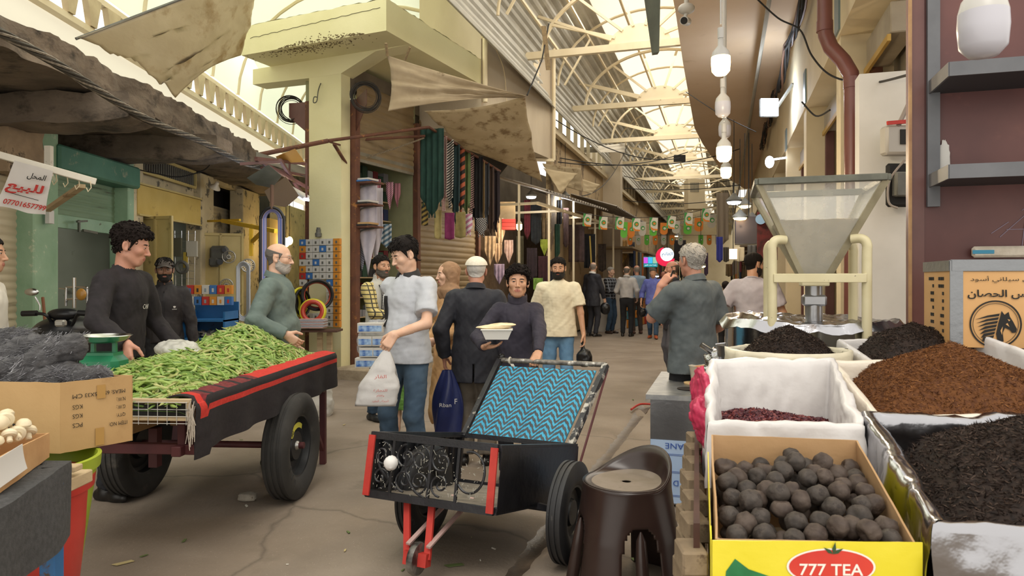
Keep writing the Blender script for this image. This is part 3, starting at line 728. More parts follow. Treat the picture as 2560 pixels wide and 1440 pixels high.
 for sd,W2,E_,cu,hh in((1,Wl,El,curl_l,hand_l),(-1,Wr,Er,curl_r,hand_r)):
  fd=(W2-E_).normalized()
  if hh:Dn=dirT(hh[0]);Pn=dirT(hh[1]);th=hh[2]if len(hh)>2 else .4
  else:Dn=(fd+Vector((0,0,-.25))).normalized();Pn=Vector((-sd,-.15,0));th=.25
  Pn=(Pn-Dn*Pn.dot(Dn)).normalized();Y_=-Pn;X_=Y_.cross(Dn)
  cuv=cu if hasattr(cu,'__len__')else(cu*.9,cu,cu*1.05,cu*1.15);key=(tuple(cuv),th,vH)
  if key not in HANDC:HANDC[key]=hand_verts({1:.0032,2:.0042,3:.006}[lod],cuv,th)
  Vt,Fc=HANDC[key];Vt=Vt.copy();Fc=Fc.copy()
  if sd==1:Vt[:,0]*=-1;Fc=Fc[:,::-1]
  Mh=np.array([list(X_),list(Y_),list(Dn)]).T
  low=np.clip(-Vt[:,2:3]/.02,0,1);Pw=Vt@Mh.T;fx=Y_.cross(fd).normalized();Ma=np.array([list(fx),list((fd.cross(fx))),list(fd)]).T
  Pa=Vt@Ma.T;Vt=Pw*(1-low)+Pa*low;addp(Vt+np.array(W2),Fc)
  hx[sd]=loc+(Rz@(W2+Dn*.085+Pn*.02))*s
 Vt=np.concatenate(W_);Fc=np.concatenate(F_);mb=MB();mb.arr(Vt,Fc);mb.mi=[int(i)for i in np.concatenate(MI)]
 root=mb.build('person',[skin(sk),lip or LIP],local=True,ang=180)
 root.location=loc;root.rotation_euler=(0,0,R(yaw));root.scale=(s,s,s);tag(root,label,'person',group)
 root['hands']=[list(hx[1]),list(hx[-1])]
 tm=mat(*[top_m,top_m])if isinstance(top_m,str)else top_m;pm=mat(pants_m,pants_m)if isinstance(pants_m,str)else pants_m
 HX=lambda vt:(vt*hs)@hm.T+np.array(hc)
 if lod<3 and not noeye:
  for s_ in(-1,1):
   mb=MB();n_,m_=20,18;ey=Vector((s_*.030,-.0738,.0070));vs=[]
   gR=Matrix.Rotation(R(gaze[0]),3,'Z')@Matrix.Rotation(R(gaze[1]),3,'X')
   for i in range(m_+1):
    t_=pi*i/m_
    for k in range(n_):a=2*pi*k/n_;vs.append(hc+hR@((ey+gR@Vector((math.sin(t_)*math.cos(a),-math.cos(t_),math.sin(t_)*math.sin(a)))*.0128)*hs))
   mb.add(vs,[(i*n_+k,i*n_+(k+1)%n_,(i+1)*n_+(k+1)%n_,(i+1)*n_+k)for i in range(m_)for k in range(n_)])
   mb.mi=[2 if i<2 else 1 if i<4 else 0 for i in range(m_)for k in range(n_)];mb.build('eye',[EYEW,IRIS,PUP],root,local=True,ang=180)
 def shell(name,prims,th,reg,m,amp=.0015,sc=260,vox=None):
  D,l,v=sdf_grid(prims,lo-.03,hi+.03,vox or vH);ax=[l[i]+v*np.arange(D.shape[i])for i in range(3)];X,Y,Z=np.meshgrid(*ax,indexing='ij')
  t_=th(X,Y,Z)if callable(th)else th
  D=np.maximum(D-t_+wob(X,Y,Z,amp,sc,seed),reg(X,Y,Z));Vt,Fc=surfnet(D,l,v)
  if not len(Fc):return None
  mb=MB();mb.arr(HX(Vt),Fc);return mb.build(name,m,root,local=True,ang=180)
 hm_=mat('hair_'+hair_m[1:],hair_m,rough=.8,spec=.2,bump=.003,bscale=380)if isinstance(hair_m,str)else hair_m
 sk0=hp+[rc((0,.024,-.045),tuple(nb),.050,.060,k=.02)]
 if hair in('short','buzz','curly','bald','thick'):
  def hreg(X,Y,Z):
   line=np.interp(Y,[-.10,-.075,-.045,-.030,-.012,.0,.03,.07,.12],[.078,.066,.050,.020,-.020,.012,-.035,-.060,-.070])+(.006 if hair=='buzz' else 0)
   r=(line-Z)*.7
   r=np.maximum(r,np.where((abs(X)>.048)&(Y>-.012)&(Y<.032),.034-Z,-1)*.6)
   if hair=='bald':r=np.maximum(r,(Z-.048-.25*Y)*.7)
   return r
  if hair=='curly':th=lambda X,Y,Z:.009+.017*np.clip((Z-.0)/.09,0,1)+.006*np.clip(-Y/.08,0,1)
  elif hair=='thick':th=lambda X,Y,Z:.007+.017*np.clip((Z+.0)/.09,0,1)
  elif hair=='short':th=lambda X,Y,Z:.005+.009*np.clip(Z/.09,0,1)
  else:th=lambda X,Y,Z:.004+0*X
  shell('hair',sk0,th,hreg,hm_,.0065 if hair=='curly' else .0022 if hair!='buzz' else .001,150 if hair=='curly' else 190)
 if hair in('curly','thick','short')and lod==1:
  ho=[c for c in root.children if c.name.startswith('hair')][0];Vh=np.array([v.co[:]for v in ho.data.vertices]);Nh=np.array([v.normal[:]for v in ho.data.vertices])
  rs=random.Random(seed);mb=MB();c0=np.array(hc)
  for _ in range({'curly':420,'thick':330,'short':260}[hair]):
   i=rs.randrange(len(Vh));p=Vector(Vh[i]);n_=Vector(Nh[i]);lc=hR.transposed()@(p-hc)
   if hair!='curly' and abs(lc.x)>.055 and lc.z<.045 and lc.y<.05:continue
   if hair=='curly':
    ax=Vector([rs.gauss(0,1)for _ in range(3)]).normalized();o1=ax.orthogonal().normalized();o2=ax.cross(o1);r_=rs.uniform(.006,.011);pts=[p+n_*.002+(o1*math.cos(a)+o2*math.sin(a))*r_+ax*a*.0012 for a in[k*.8 for k in range(7)]];mb.tube(pts,.003,5,rs=[.002,.0036,.004,.004,.0038,.003,.0012])
   else:
    t_=hR@Vector((rs.gauss(0,.35),-.35 if lc.y<.02 and lc.z>.05 else .25,-.75));t_=(t_-n_*t_.dot(n_)).normalized();L_=rs.uniform(.014,.030)*(1.2 if hair=='thick' else .8);t2=Vector([rs.gauss(0,.3)for _ in range(3)])
    mb.tube([p+n_*.0005,p+n_*.003+t_*L_*.4,p+n_*.0025+(t_+t2*.2)*L_*.8,p-n_*.0005+(t_+t2*.3)*L_*1.1],.003,5,rs=[.002,.0034,.0028,.0008])
  b0=len(ho.data.vertices);me=ho.data;allv=[tuple(v.co)for v in me.vertices]+mb.v;allf=[tuple(q.vertices)for q in me.polygons]+[tuple(b0+j for j in f)for f in mb.f]
  nm=bpy.data.meshes.new('hair');nm.from_pydata(allv,[],allf);nm.materials.append(hm_);nm.polygons.foreach_set('use_smooth',[True]*len(allf));ho.data=nm;bpy.data.meshes.remove(me)
 if True:shell('eyebrow',hp,.0032,lambda X,Y,Z:np.minimum(((X-.031)/.019)**2+((Z-.0275+6*(abs(X)-.03)**2)/.0040)**2,((X+.031)/.019)**2+((Z-.0275+6*(abs(X)-.03)**2)/.0040)**2)*.004-.004+np.where(Y>-.03,1,0),mat('brow_'+(beard_m if hair!='none' else hair_m)[1:],beard_m,rough=.8)if isinstance(beard_m,str)else beard_m,.0008,500)
 if beard:
  L_={'full':.014,'short':.006,'stubble':.0022,'mous':.005}[beard]
  def breg(X,Y,Z):
   up=np.interp(Y,[-.10,-.085,-.06,-.03,.0,.03],[-.040,-.040,-.042,-.030,.005,-.02]);r=(Z-up)*.8
   r=np.maximum(r,(Y-.012));r=np.maximum(r,-.125-Z)
   r=np.maximum(r,.006-np.sqrt((X/3.2)**2+(np.maximum(0,abs(Z+.0625)-.0008))**2+np.maximum(0,Y+.078)**2)*1.0)
   if beard=='mous':r=np.maximum(r,-.060-Z);r=np.maximum(r,abs(X)-.030)
   return r
  bm=mat('beard_'+beard_m[1:],beard_m,rough=.8,bump=.002,bscale=420)if isinstance(beard_m,str)else beard_m
  shell('beard',hp,lambda X,Y,Z:L_*(.45+.9*np.clip((-.05-Z)/.05,0,1)),breg,bm,.0014,330)
 pl=pant_loose
 pp=[rc((-.055,0,.93),(.055,0,.93),.108*width,.108*width,.94,k=.03),rc((-.05,0,.84),(.05,0,.84),.095,.095,.9,k=.04),rc(HL,Kl,.094+pl,.070+pl,k=.03),rc(HR,Kr,.094+pl,.070+pl,k=.03)]
 if belly and hem>.92:pp.append(rc(sp((-.05,-.02,.98)),sp((.05,-.02,.98)),.115*width,.115*width,.95,k=.03))
 tz=1.03 if hem>.92 else .965
 if bare_leg:
  pp[1]=rc(HL,HL.lerp(Kl,bare_leg),.094+pl,.088+pl,k=.03,cut=(HL-Kl).length*bare_leg);pp[2]=rc(HR,HR.lerp(Kr,bare_leg),.094+pl,.088+pl,k=.03,cut=(HL-Kl).length*bare_leg)
 else:
  for K_,A_ in((Kl,Al),(Kr,Ar)):pp+=[rc(K_,A_+Vector((0,.0,.0)),.068+pl,.056+pl*1.2,k=.02,cut=(K_-A_).length+.005),rc(K_+Vector((0,.02,-.06)),K_+Vector((0,.02,-.20)),.054+pl,.05+pl,k=.03)]
 if skirt is None:
  def ppost(D,X,Y,Z):return np.maximum(D+wob(X,Y,Z,.0055,26,seed+5)+wob(X,Y,Z,.003,75,seed+2,(1,1,1.8)),Z-tz)
  implicit('trousers',pp,vP,pm,root,ppost,local=True)
 for A_,K_,sd in((Al,Kl,1),(Ar,Kr,-1)):
  a=Vector((A_.x,A_.y,A_.z-.055));lift=max(0,A_.z-.085)
  ft=Vector((sd*.18,-1,-.0-min(.6,lift*5))).normalized();
  q=[rc(a+ft*-.045,a+ft*.11,.040,.037,k=.02),rc(a+ft*.10,a+ft*.165+Vector((0,0,-.004)),.036,.027,k=.02),rc(a,A_+Vector((0,.005,.02)),.038,.040,k=.025)]
  zb=a.z-.030
  def spost(D,X,Y,Z):return np.maximum(D,zb-Z if lift<.01 else-1)if lift<.01 else D
  sm=mat('shoe_'+str(shoe_m),shoe_m,rough=.45)if isinstance(shoe_m,str)else shoe_m
  implicit('shoe',q,.0075 if lod<3 else .012,[sm,mat('sole_pale' if shoe_m=='#8a4a28' or foot=='pale' else 'sole_dark','#a8a096' if foot=='pale' else '#1b1918',rough=.7)],root,spost,local=True,matfn=lambda C:(C[:,2]<zb+.014).astype(int))
 e=loose+(.012 if top!='tight' else .008);W1=width
 tp=[rc(sp((0,0,.93)),sp((0,0,1.08)),.155*W1+e,.142*W1+e,.74,k=.03),rc(sp((0,0,1.08)),sp((0,0,1.31)),.142*W1+e,.158*W1+e,.70,k=.03),rc(sp((-.12*W1,.012,1.395)),sp((.12*W1,.012,1.395)),.056+e*.5,.056+e*.5,k=.05),rc(sp((0,.022,1.44)),sp((0,.016,1.475)),.066,.060,k=.05)]
 if hem<.88:tp.append(rc(sp((0,0,hem-.02)),(0,0,.95),.165*W1+e*1.4,.155*W1+e,.76,k=.03))
 if belly:tp+=[el(sp((0,-.055,1.08)),((.125+belly*.3)*W1,.075+belly,.145),.05)]
 if fem:tp+=[el(sp((s_*.07,-.095,1.26)),(.055,.05,.06),.03)for s_ in(-1,1)]
 for S_,E_,W2,sd in((SL,El,Wl,1),(SR,Er,Wr,-1)):
  if sleeve=='long':
   L1=(W2-E_).length;tp+=[rc(S_+Vector((-.02*sd,0,0)),E_,.059+e*.7,.047+e*.8,k=.03),rc(E_,W2,.047+e*.8,.033+e*.7,k=.012,cut=L1-.012)]
  elif sleeve=='roll':
   L1=(W2-E_).length;tp+=[rc(S_+Vector((-.02*sd,0,0)),E_,.059+e*.7,.047+e*.8,k=.03),rc(E_,E_.lerp(W2,.75),.047+e*.8,.043+e*.7,k=.012,cut=L1*.62)]
  elif sleeve=='short':tp+=[rc(S_+Vector((-.02*sd,0,0)),E_,.060+e*.8,.058+e*1.1,k=.03,cut=.215)]
  elif sleeve=='half':tp+=[rc(S_+Vector((-.02*sd,0,0)),E_+(E_-S_)*.2,.060+e*.8,.060+e*1.1,k=.03,cut=.25)]
  elif sleeve=='none':tp+=[rc(S_+Vector((-.03*sd,0,0)),E_,.058+e,.056+e,k=.03,cut=.05)]
 hz=hem
 neckc=sp((0,.006,1.49))
 if skirt is not None:tp+=[rc((0,.0,skirt+.16),(0,0,.95),.235,.165,.78,k=.04)];hz=skirt
 def tpost(D,X,Y,Z):
  zz=np.maximum(.0,1.35-Z);Xc=X
  D=D+wob(X,Y,Z,.0065,20,seed)+wob(X,Y,Z,.0042,48,seed+1,(1,1,.6))+wob(X,Y,Z,.0016,110,seed+9)
  if skirt is not None:D=D+wob(X,Y,Z,.016,30,seed+3,(1,1,.08))*np.clip((1.15-Z)*2,0,1)
  if top=='blazer':D=np.maximum(D,np.where((Y>0)&(Z<hem+.16),.007-np.abs(X),-1))
  D=np.maximum(D,hz+(.012*np.cos(X*14)if hem>.88 else 0)-Z)
  q=np.sqrt((X-neckc.x)**2+((Y-neckc.y))**2+((Z-neckc.z-.02)*1.0)**2)-.062;D=np.maximum(D,-q);return D
 implicit({'tee':'tshirt','polo':'polo_shirt','shirt':'shirt','blazer':'jacket','jacket':'jacket','sweater':'sweater','tight':'sweater','dress':'dress','vest':'shirt'}.get(top,'shirt'),tp,vT,tm,root,tpost,local=True)
 if col:collar(root,mat(col_m,col_m)if isinstance(col_m,str)else(col_m or tm),sp((0,.010,1.484)),kind=col,r=.068)
 info=dict(root=root,hc=hc,hR=hR,hs=hs,s=s,sp=sp,loc=loc,Rz=Rz,hl=hx[1],hr=hx[-1],HX=HX,head=hp,nb=nb,shell=shell,tp=tp,El=El,Wl=Wl,Er=Er,Wr=Wr,SL=SL,SR=SR,e=e)
 PEOPLE.append(info);return info
def chest_pos(I,x,z,extra=0.0):
 """point on the front of the torso in the person's frame, found by marching towards the body"""
 D0=[(np.array(p[1]),np.array(p[2]),p[3],p[4],p[5])for p in I['tp']if p[0]=='rc'];E0=[p for p in I['tp']if p[0]=='el']
 y=-.4
 while y<.1:
  q=np.array((x,y,z));m=9
  for a,b,ra,rb,sy in D0:
   y0=a[1]if sy!=1 else 0;qq=q.copy();qq[1]=(q[1]-y0)/sy+y0;bb=b.copy();bb[1]=(b[1]-y0)/sy+y0
   h=np.clip(((qq-a)@(bb-a))/max(((bb-a)**2).sum(),1e-9),0,1);m=min(m,np.linalg.norm(qq-a-(bb-a)*h)-(ra+(rb-ra)*h))
  for p in E0:
   if not p[5]:m=min(m,(np.sqrt((((q-np.array(p[1]))/np.array(p[2]))**2).sum())-1)*min(p[2]))
  if m<.001:break
  y+=.003
 return Vector((x,y-.007-extra,z))
def chest_patch(I,name,m,xz,th=.002,extra=.0,n=6):
 """thin cloth or print piece lying on the chest: xz is an outline, drawn as a fine grid clipped to a quad (x0,x1,z0,z1)"""
 x0,x1,z0,z1=xz;mb=MB()
 mb.sheet(lambda a,b:chest_pos(I,x0+(x1-x0)*a,z0+(z1-z0)*b,extra),n,n,th);return mb.build(name,m,I['root'],local=True,ang=180)
def chest_text(I,name,body,m,x,z,h,flip=False):
 c=bpy.data.curves.new(name,'FONT');c.body=body;c.resolution_u=2
 o=bpy.data.objects.new(name,c);COL.objects.link(o);me=bpy.data.meshes.new_from_object(o.evaluated_get(bpy.context.evaluated_depsgraph_get()));bpy.data.objects.remove(o)
 A=np.array([v.co[:]for v in me.vertices]);lo,hi=A.min(0),A.max(0);A=(A-(lo+hi)/2)*h/(hi[1]-lo[1]);Fs=[tuple(p.vertices)for p in me.polygons]
 mb=MB();mb.add([chest_pos(I,x+a[0],z+a[1],.004)for a in A],Fs);return mb.build(name,m,I['root'],smooth=False,local=True)
black_knit=mat('black_knit','#1e1a1c','#262124',scale=20,rough=.9,bump=.0008,bscale=300)
dark_trk=mat('black_track_fabric','#1f1b1d','#272225',scale=9,rough=.7,bump=.0005,bscale=200)
sage=mat('sage_shirt_cloth','#5c6a66','#67756f',scale=12,rough=.85,bump=.0006,bscale=300)
heather=mat('heather_grey','#b1b4bb','#b8bbc1',scale=260,rough=.9,bump=.0004,bscale=400)
denim=mat('blue_denim','#33475b','#45596c',scale=7,rough=.9,bump=.0006,bscale=400,c3='#6f8fa8',t3=.66,s3=5,w3=.2)
denim2=mat('light_denim','#4f7396','#6389ab',scale=6,rough=.9,bump=.0006,bscale=400,c3='#8aa9c4',t3=.64,s3=4,w3=.2)
denim3=mat('dark_denim','#2c4156','#38506a',scale=6,rough=.9)
navy=mat('navy_blazer_cloth','#1f2029','#26272f',scale=10,rough=.75,bump=.0004,bscale=350)
taupe=mat('taupe_trousers','#6d6459','#786f63',scale=9,rough=.85)
ink=mat('ink_turtleneck','#2a2733','#332f3b',scale=14,rough=.85,bump=.0006,bscale=320)
creamt=mat('cream_cotton','#d6cbb0','#dfd5bb',scale=8,rough=.9,bump=.0004,bscale=350)
slate=mat('slate_shirt_cloth','#4f5659','#5a6164',scale=12,rough=.85,bump=.0006,bscale=320)
lav=mat('lavender_cotton','#aaa3ab','#b5aeb6',scale=8,rough=.9)
sand=mat('camel_cloth','#b98f62','#c79f72',scale=6,rough=.85,bump=.0006,bscale=260)
sand2=mat('camel_scarf','#8a6a4e','#98775a',scale=6,rough=.8)
whitef=mat('white_knit','#d9d2c0','#e3dccb',scale=60,rough=.95,bump=.001,bscale=300)
plaidy=wavemat('yellow_plaid','#c9b777','#3d3a35',22,'Z',duty=.86,cross=('X',22,.88,'#3d3a35'))
plaidk=wavemat('dark_check','#23242a','#8b9099',12,'Z',duty=.9,cross=('X',12,.92,'#8b9099'))
blackm=mat('black_cloth','#17171a','#1e1e21',scale=9,rough=.85);printw=mat('white_print','#dad6d2',rough=.8)
# ---------------------------------------------------------------- the people of the photograph
p1=person('young man in a black sweater with thick dark hair looking down at the green pods',298,4.72,1.80,50,'sweater',black_knit,mat('charcoal_trousers','#26262a',rough=.9),'red',arm_r=('W',318,862,4.35),arm_l=(.27,-.22,.96),hd=(24,14,0),hair='curly',hair_m='#1c1411',nose=1.12,lean=.10,hs=1.07,loose=.006,col='crew',curl_r=.6,hand_r=((.25,-.3,-.9),(.4,.6,-.3)),seed=3,noeye=False,gaze=(0,14),hem=.89)
chest_text(p1,'chest_print','ON',printw,.055,1.235,.032)
p2=person('man in a grey cap and black track jacket standing by the yellow tool shop',412,6.7,1.655,-4,'jacket',dark_trk,blackm,'dark',arm_l=(.27,-.03,.87),arm_r=(-.27,-.03,.87),hd=(4,3,0),hair='short',hair_m='#15110f',beard='short',beard_m='#14100e',col='stand',loose=.006,seed=8,lod=1,hem=.9)
chest_patch(p2,'zipper',mat('dark_zip','#0e0d0e',rough=.4),(-.003,.003,.93,1.42),.003,.002,14)
chest_text(p2,'chest_emblem','adidas',printw,.095,1.242,.012)
mb=MB()
for a in(-.55,0,.55):
 o_=[(0,0),(.28,.45),(0,1),(-.28,.45)];mb.add([chest_pos(p2,.095+(q[0]*math.cos(a)+q[1]*math.sin(a))*.022,1.254+(q[1]*math.cos(a)-q[0]*math.sin(a))*.022,.005)for q in o_],[(0,1,2,3)])
mb.build('chest_emblem',printw,p2['root'],local=True,smooth=False)
def cap(I,m,peak=True):
 reg=lambda X,Y,Z:.050-.15*np.maximum(0,Y)-Z
 o=I['shell']('cap',[el((0,.010,.036),(.083,.100,.090),.01)],.004,reg,m,.0005,60)
 if peak:
  mb=MB();mb.sheet(lambda a,b:I['hc']+I['hR']@((Vector(((a-.5)*2*.072*(1-.25*b*b),-.070-.075*b*math.cos((a-.5)*2.2)-.018*math.cos((a-.5)*3),.054-.012*b-.10*(a-.5)**2)))*I['hs']),14,6,.004)
  mb.build('peak',m,o,local=True)
cap(p2,mat('washed_grey_cap','#4a4441','#57504b',scale=12,rough=.9))
p3=person('older man in a sage green shirt and glasses with a white beard seen in profile',692,5.55,1.735,76,'shirt',sage,blackm,'light',arm_r=('W',716,838,5.3),arm_l=(.28,-.08,.9),hd=(0,4,0),hair='bald',hair_m='#6b6661',beard='short',beard_m='#aaa39b',belly=.055,col='shirt',loose=.016,nose=1.2,width=1.08,hem=.84,seed=11)
mb=MB()
for s_ in(-1,1):
 mb.tube([p3['hc']+p3['hR']@(Vector((s_*.031+.019*math.cos(a),-.098,.006+.015*math.sin(a)))*p3['hs'])for a in[2*pi*i/18 for i in range(18)]],.0012,5,closed=True)
 mb.tube([p3['hc']+p3['hR']@(Vector(q)*p3['hs'])for q in((s_*.050,-.098,.010),(s_*.079,-.06,.012),(s_*.083,.005,.008))],.0014,5)
mb.tube([p3['hc']+p3['hR']@(Vector((x_,-.100,.010))*p3['hs'])for x_ in(-.012,.012)],.0012,5)
mb.build('glasses',mat('glasses_frame','#4a2f22',rough=.3,metal=.5),p3['root'],local=True)
p4=person('bearded man in a pale vest with a checked neck scarf and yellow plaid sleeves',952,7.3,1.70,38,'vest',plaidy,denim3,'tan',arm_l=(.05,-.30,1.12),arm_r=(-.06,-.33,1.10),hd=(-4,0,0),hair='short',hair_m='#1b1613',beard='short',beard_m='#575048',loose=.006,seed=21,lod=1,shoe_m='#26282b')
vest=[p for p in p4['tp'][:4]];e4=.016
vp=[rc(p4['sp']((0,0,.90)),p4['sp']((0,0,1.08)),.19,.17,.76,k=.03),rc(p4['sp']((0,0,1.08)),p4['sp']((0,0,1.32)),.17,.185,.74,k=.03),rc(p4['sp']((-.12,.012,1.40)),p4['sp']((.12,.012,1.40)),.068,.068,k=.04),rc(p4['sp']((0,.02,1.44)),p4['sp']((0,.01,1.52)),.085,.078,k=.03)]
def vpost(D,X,Y,Z):
 D=D+wob(X,Y,Z,.006,22,4);D=np.maximum(D,.88-Z);q=np.sqrt(X**2+Y**2)-.068;D=np.maximum(D,np.where(Z>1.46,-q,-1));return D
implicit('vest',vp,.010,mat('pale_vest','#b0aea5','#bcbab2',scale=10,rough=.8),p4['root'],vpost,local=True)
chest_patch(p4,'neck_scarf',wavemat('keffiyeh_bw','#1c1c20','#d4d4d2',60,'X',duty=.55,soft=.1,cross=('Z',60,.5,'#1c1c20')),(-.10,.13,1.18,1.44),.01,.038,10)
p5=person('man in a light grey polo shirt and blue jeans holding a white plastic bag',1018,5.07,1.745,-42,'polo',heather,denim,'light',arm_l=('W',985,838,4.70),arm_r=(-.16,.12,.95),hint_r=(-.1,1,-.2),hd=(-22,22,0),hair='thick',hair_m='#1a1513',sleeve='short',col='shirt',col_m='#1b1a1c',belly=.035,width=1.06,loose=.008,hem=.86,nose=1.1,hint_l=(.5,.5,-.4),hand_l=((-.5,-.25,-.75),(-.2,.8,-.3),.7),curl_l=1.0,seed=5,gaze=(0,12),leg_l=(.13,.03,.085),leg_r=(-.13,-.02,.085))
chest_patch(p5,'chest_band',mat('black_jersey','#19191b',rough=.85),(-.125,-.075,1.12,1.34),.004,.004,8)
chest_patch(p5,'chest_band',mat('white_jersey','#dcdcdc',rough=.85),(-.147,-.127,1.23,1.35),.004,.003,8)
chest_patch(p5,'chest_emblem',printw,(-.112,-.090,1.145,1.170),.003,.0075,3)
p6=person('woman in a camel headscarf and long tan coat looking to the left',1122,6.15,1.60,-62,'dress',sand,sand,'light',fem=1,hair='none',beard_m='#3b2a20',skirt=.20,arm_l=(.12,-.22,1.02),arm_r=(-.2,-.15,.95),hd=(-12,4,0),lip=LIPF,nose=.85,chin=.8,wide=.95,width=.88,loose=.012,seed=31,shoe_m='#2a2522')
D_,l_,v_=None,None,None
def hijab(I,m):
 pr=[el((0,.034,.034),(.097,.104,.094),.01),el((0,.028,-.03),(.092,.080,.10),.03),rc((0,.03,-.08),(0,.01,-.155),.075,.115,k=.05),rc((-.07,.02,-.19),(.07,.02,-.19),.08,.08,k=.05)]
 def post(D,X,Y,Z):
  D=D+wob(X,Y,Z,.006,42,3,(1,1,.5))+wob(X,Y,Z,.0035,90,7,(1,1,.35))
  q=np.sqrt((X/.060)**2+((Z+.022)/.086)**2)-1;D=np.maximum(D,np.where(Y<-.0,-q*.05,-1));D=np.maximum(D,-.235-Z+.25*Y+.4*X*X);return D
 D,l,v=sdf_grid(pr,(-.2,-.18,-.30),(.2,.19,.16),.0045,post);Vt,Fc=surfnet(D,l,v);mb=MB();mb.arr(I['HX'](Vt),Fc);return mb.build('headscarf',m,I['root'],local=True,ang=180)
hijab(p6,sand2)
p7=person('old man seen from behind in a white knit cap and navy blazer',1190,5.55,1.625,172,'blazer',navy,taupe,'red',arm_l=(.27,.02,.90),arm_r=(-.26,.0,.88),hd=(6,4,0),hair='buzz',hair_m='#c9c4bd',width=1.1,loose=.016,hem=.70,seed=41,col='shirt',col_m=navy,hs=1.04,pant_loose=.022)
p7['shell']('knit_cap',[el((0,.012,.040),(.090,.108,.082),.01)],.004,lambda X,Y,Z:.052-.12*Y-Z,whitef,.0006,80)
p8=person('boy in a dark turtleneck with curly hair pushing the handcart and holding a foam box',1294,5.1,1.53,4,'tight',ink,mat('dark_slacks','#22232a',rough=.9),'tan',arm_r=('W',1212,868,4.80),arm_l=('W',1345,890,4.72),hint_l=(.9,.35,-.3),hint_r=(-.7,.6,-.4),hd=(-4,-2,2),hair='curly',hair_m='#1a1310',col='turtle',col_m=ink,hs=1.08,hand_r=((.75,-.35,.1),(0,-.1,1),.2),curl_r=.25,hand_l=((-.25,-.6,-.45),(-.1,.3,-.9),.9),curl_l=1.35,seed=51,nose=.95,hem=.80,width=.95)
p9=person('bearded man in a cream tshirt and pale jeans walking with a black bag',1396,7.75,1.69,-3,'tee',creamt,denim2,'tan',sleeve='short',arm_l=(.29,-.10,.87),arm_r=(-.27,.06,.88),hd=(0,4,0),hair='short',hair_m='#17120f',beard='full',beard_m='#17120f',width=1.1,loose=.014,hem=.86,seed=61,leg_l=(.10,-.12,.085),leg_r=(-.10,.20,.16),shoe_m='#c9c6c0',col='crew',foot='pale',lod=1)
p10=person('grey haired man in a slate short sleeved shirt holding a phone to his ear',1733,5.15,1.70,-132,'shirt',slate,blackm,'red',sleeve='half',arm_l=(.20,-.14,1.45),arm_r=(-.22,-.2,1.0),hint_l=(.2,-.1,-1),hd=(-6,0,0),hair='short',hair_m='#a9a49d',width=1.12,loose=.018,hem=.80,col='shirt',belly=.03,seed=71,hand_l=((.13,-.02,.16),(.83,.55,0),.4),curl_l=.6,hs=1.04,pant_loose=.01)
p11=person('man in a lavender tshirt seen from behind through the grinder frame',1884,7.2,1.72,165,'tee',lav,blackm,'tan',sleeve='short',arm_l=(.30,-.12,1.0),arm_r=(-.22,-.24,1.05),hd=(-35,6,0),hair='short',hair_m='#17120f',beard='short',width=1.08,loose=.014,seed=81,col='crew')
GR=None
p12=person('tall man in a navy suit standing side on with a black bag in his hand',1482,17.9,1.90,140,'blazer',navy,navy,'light',hair='bald',hair_m='#8b8177',arm_r=(-.2,-.18,.9),hem=.72,loose=.012,col='shirt',col_m='#cfcdc8',seed=2,foot='pale',hd=(30,0,0))
p13=person('grey haired man in a dark checked shirt and jeans wearing glasses',1526,19.0,1.79,55,'shirt',plaidk,denim3,'light',hair='short',hair_m='#9a958e',arm_l=(.05,-.3,1.15),arm_r=(-.05,-.3,1.12),loose=.008,seed=4,shoe_m='#3a2a22')
p14=person('bald man in a pale grey shirt and black trousers seen from behind',1567,18.0,1.80,168,'shirt',mat('pale_grey_cloth','#a9a5a2','#b5b1ae',scale=10,rough=.85),blackm,'light',hair='bald',hair_m='#6a625a',arm_l=(.18,-.25,1.08),arm_r=(-.24,-.1,.95),loose=.012,seed=6,col='shirt',hem=.96)
p15=person('man in a light blue shirt and brown trousers beside the bald man',1592,18.9,1.84,200,'shirt',mat('sky_cloth','#7d92a6','#8a9fb2',scale=10,rough=.85),mat('brown_trouser','#3f342f',rough=.85),'red',hair='bald',hair_m='#8a8278',loose=.012,seed=9,shoe_m='#4a2d20',hem=.92)
p16=person('man in a bright blue shirt and jeans walking towards the camera in orange shoes',1633,17.4,1.745,-4,'shirt',mat('cornflower_cloth','#565ea8','#6670b8',scale=10,rough=.8),denim3,'tan',sleeve='roll',hair='short',hair_m='#57534e',arm_r=(-.3,.02,.9),leg_l=(.08,-.22,.085),leg_r=(-.08,.10,.085),loose=.014,hem=.84,seed=12,shoe_m='#a8512a',col='shirt',hd=(0,10,0))
p17=person('bald man in a navy jacket half hidden behind the man on the phone',1682,10.2,1.72,-70,'blazer',navy,mat('slate_trouser','#55535a',rough=.9),'red',hair='bald',hair_m='#5a5048',hem=.74,seed=14,beard='mous',beard_m='#5a5048',lod=3,col='shirt')
p18=person('bald man far down the alley behind the blue shirted man',1658,22.5,1.72,0,'shirt',mat('dust_cloth','#4a4a55',rough=.9),denim3,'red',hair='bald',hair_m='#6a625a',seed=15)
p19=person('dark haired man in a grey shirt seen from behind among the spice trays',1814,13.2,1.42,175,'tee',mat('mid_grey_cloth','#66666a',rough=.9),blackm,'dark',hair='short',seed=16,sleeve='short')
p20=person('small child in green shorts standing behind the man in the grey polo',1008,5.95,1.08,165,'tee',mat('offwhite_cotton','#c9c6ab',rough=.9),mat('grass_shorts','#6b9a4a','#7dab58',scale=8,rough=.9),'light',hair='short',bare_leg=.8,seed=17,sleeve='short',pant_loose=.02,lod=2)
p21=person('person in a white long sleeved top at the edge of the shutters',-40,4.3,1.72,70,'tee',mat('white_cotton','#d6d0c4',rough=.9),blackm,'tan',hair='short',seed=18,lod=2)
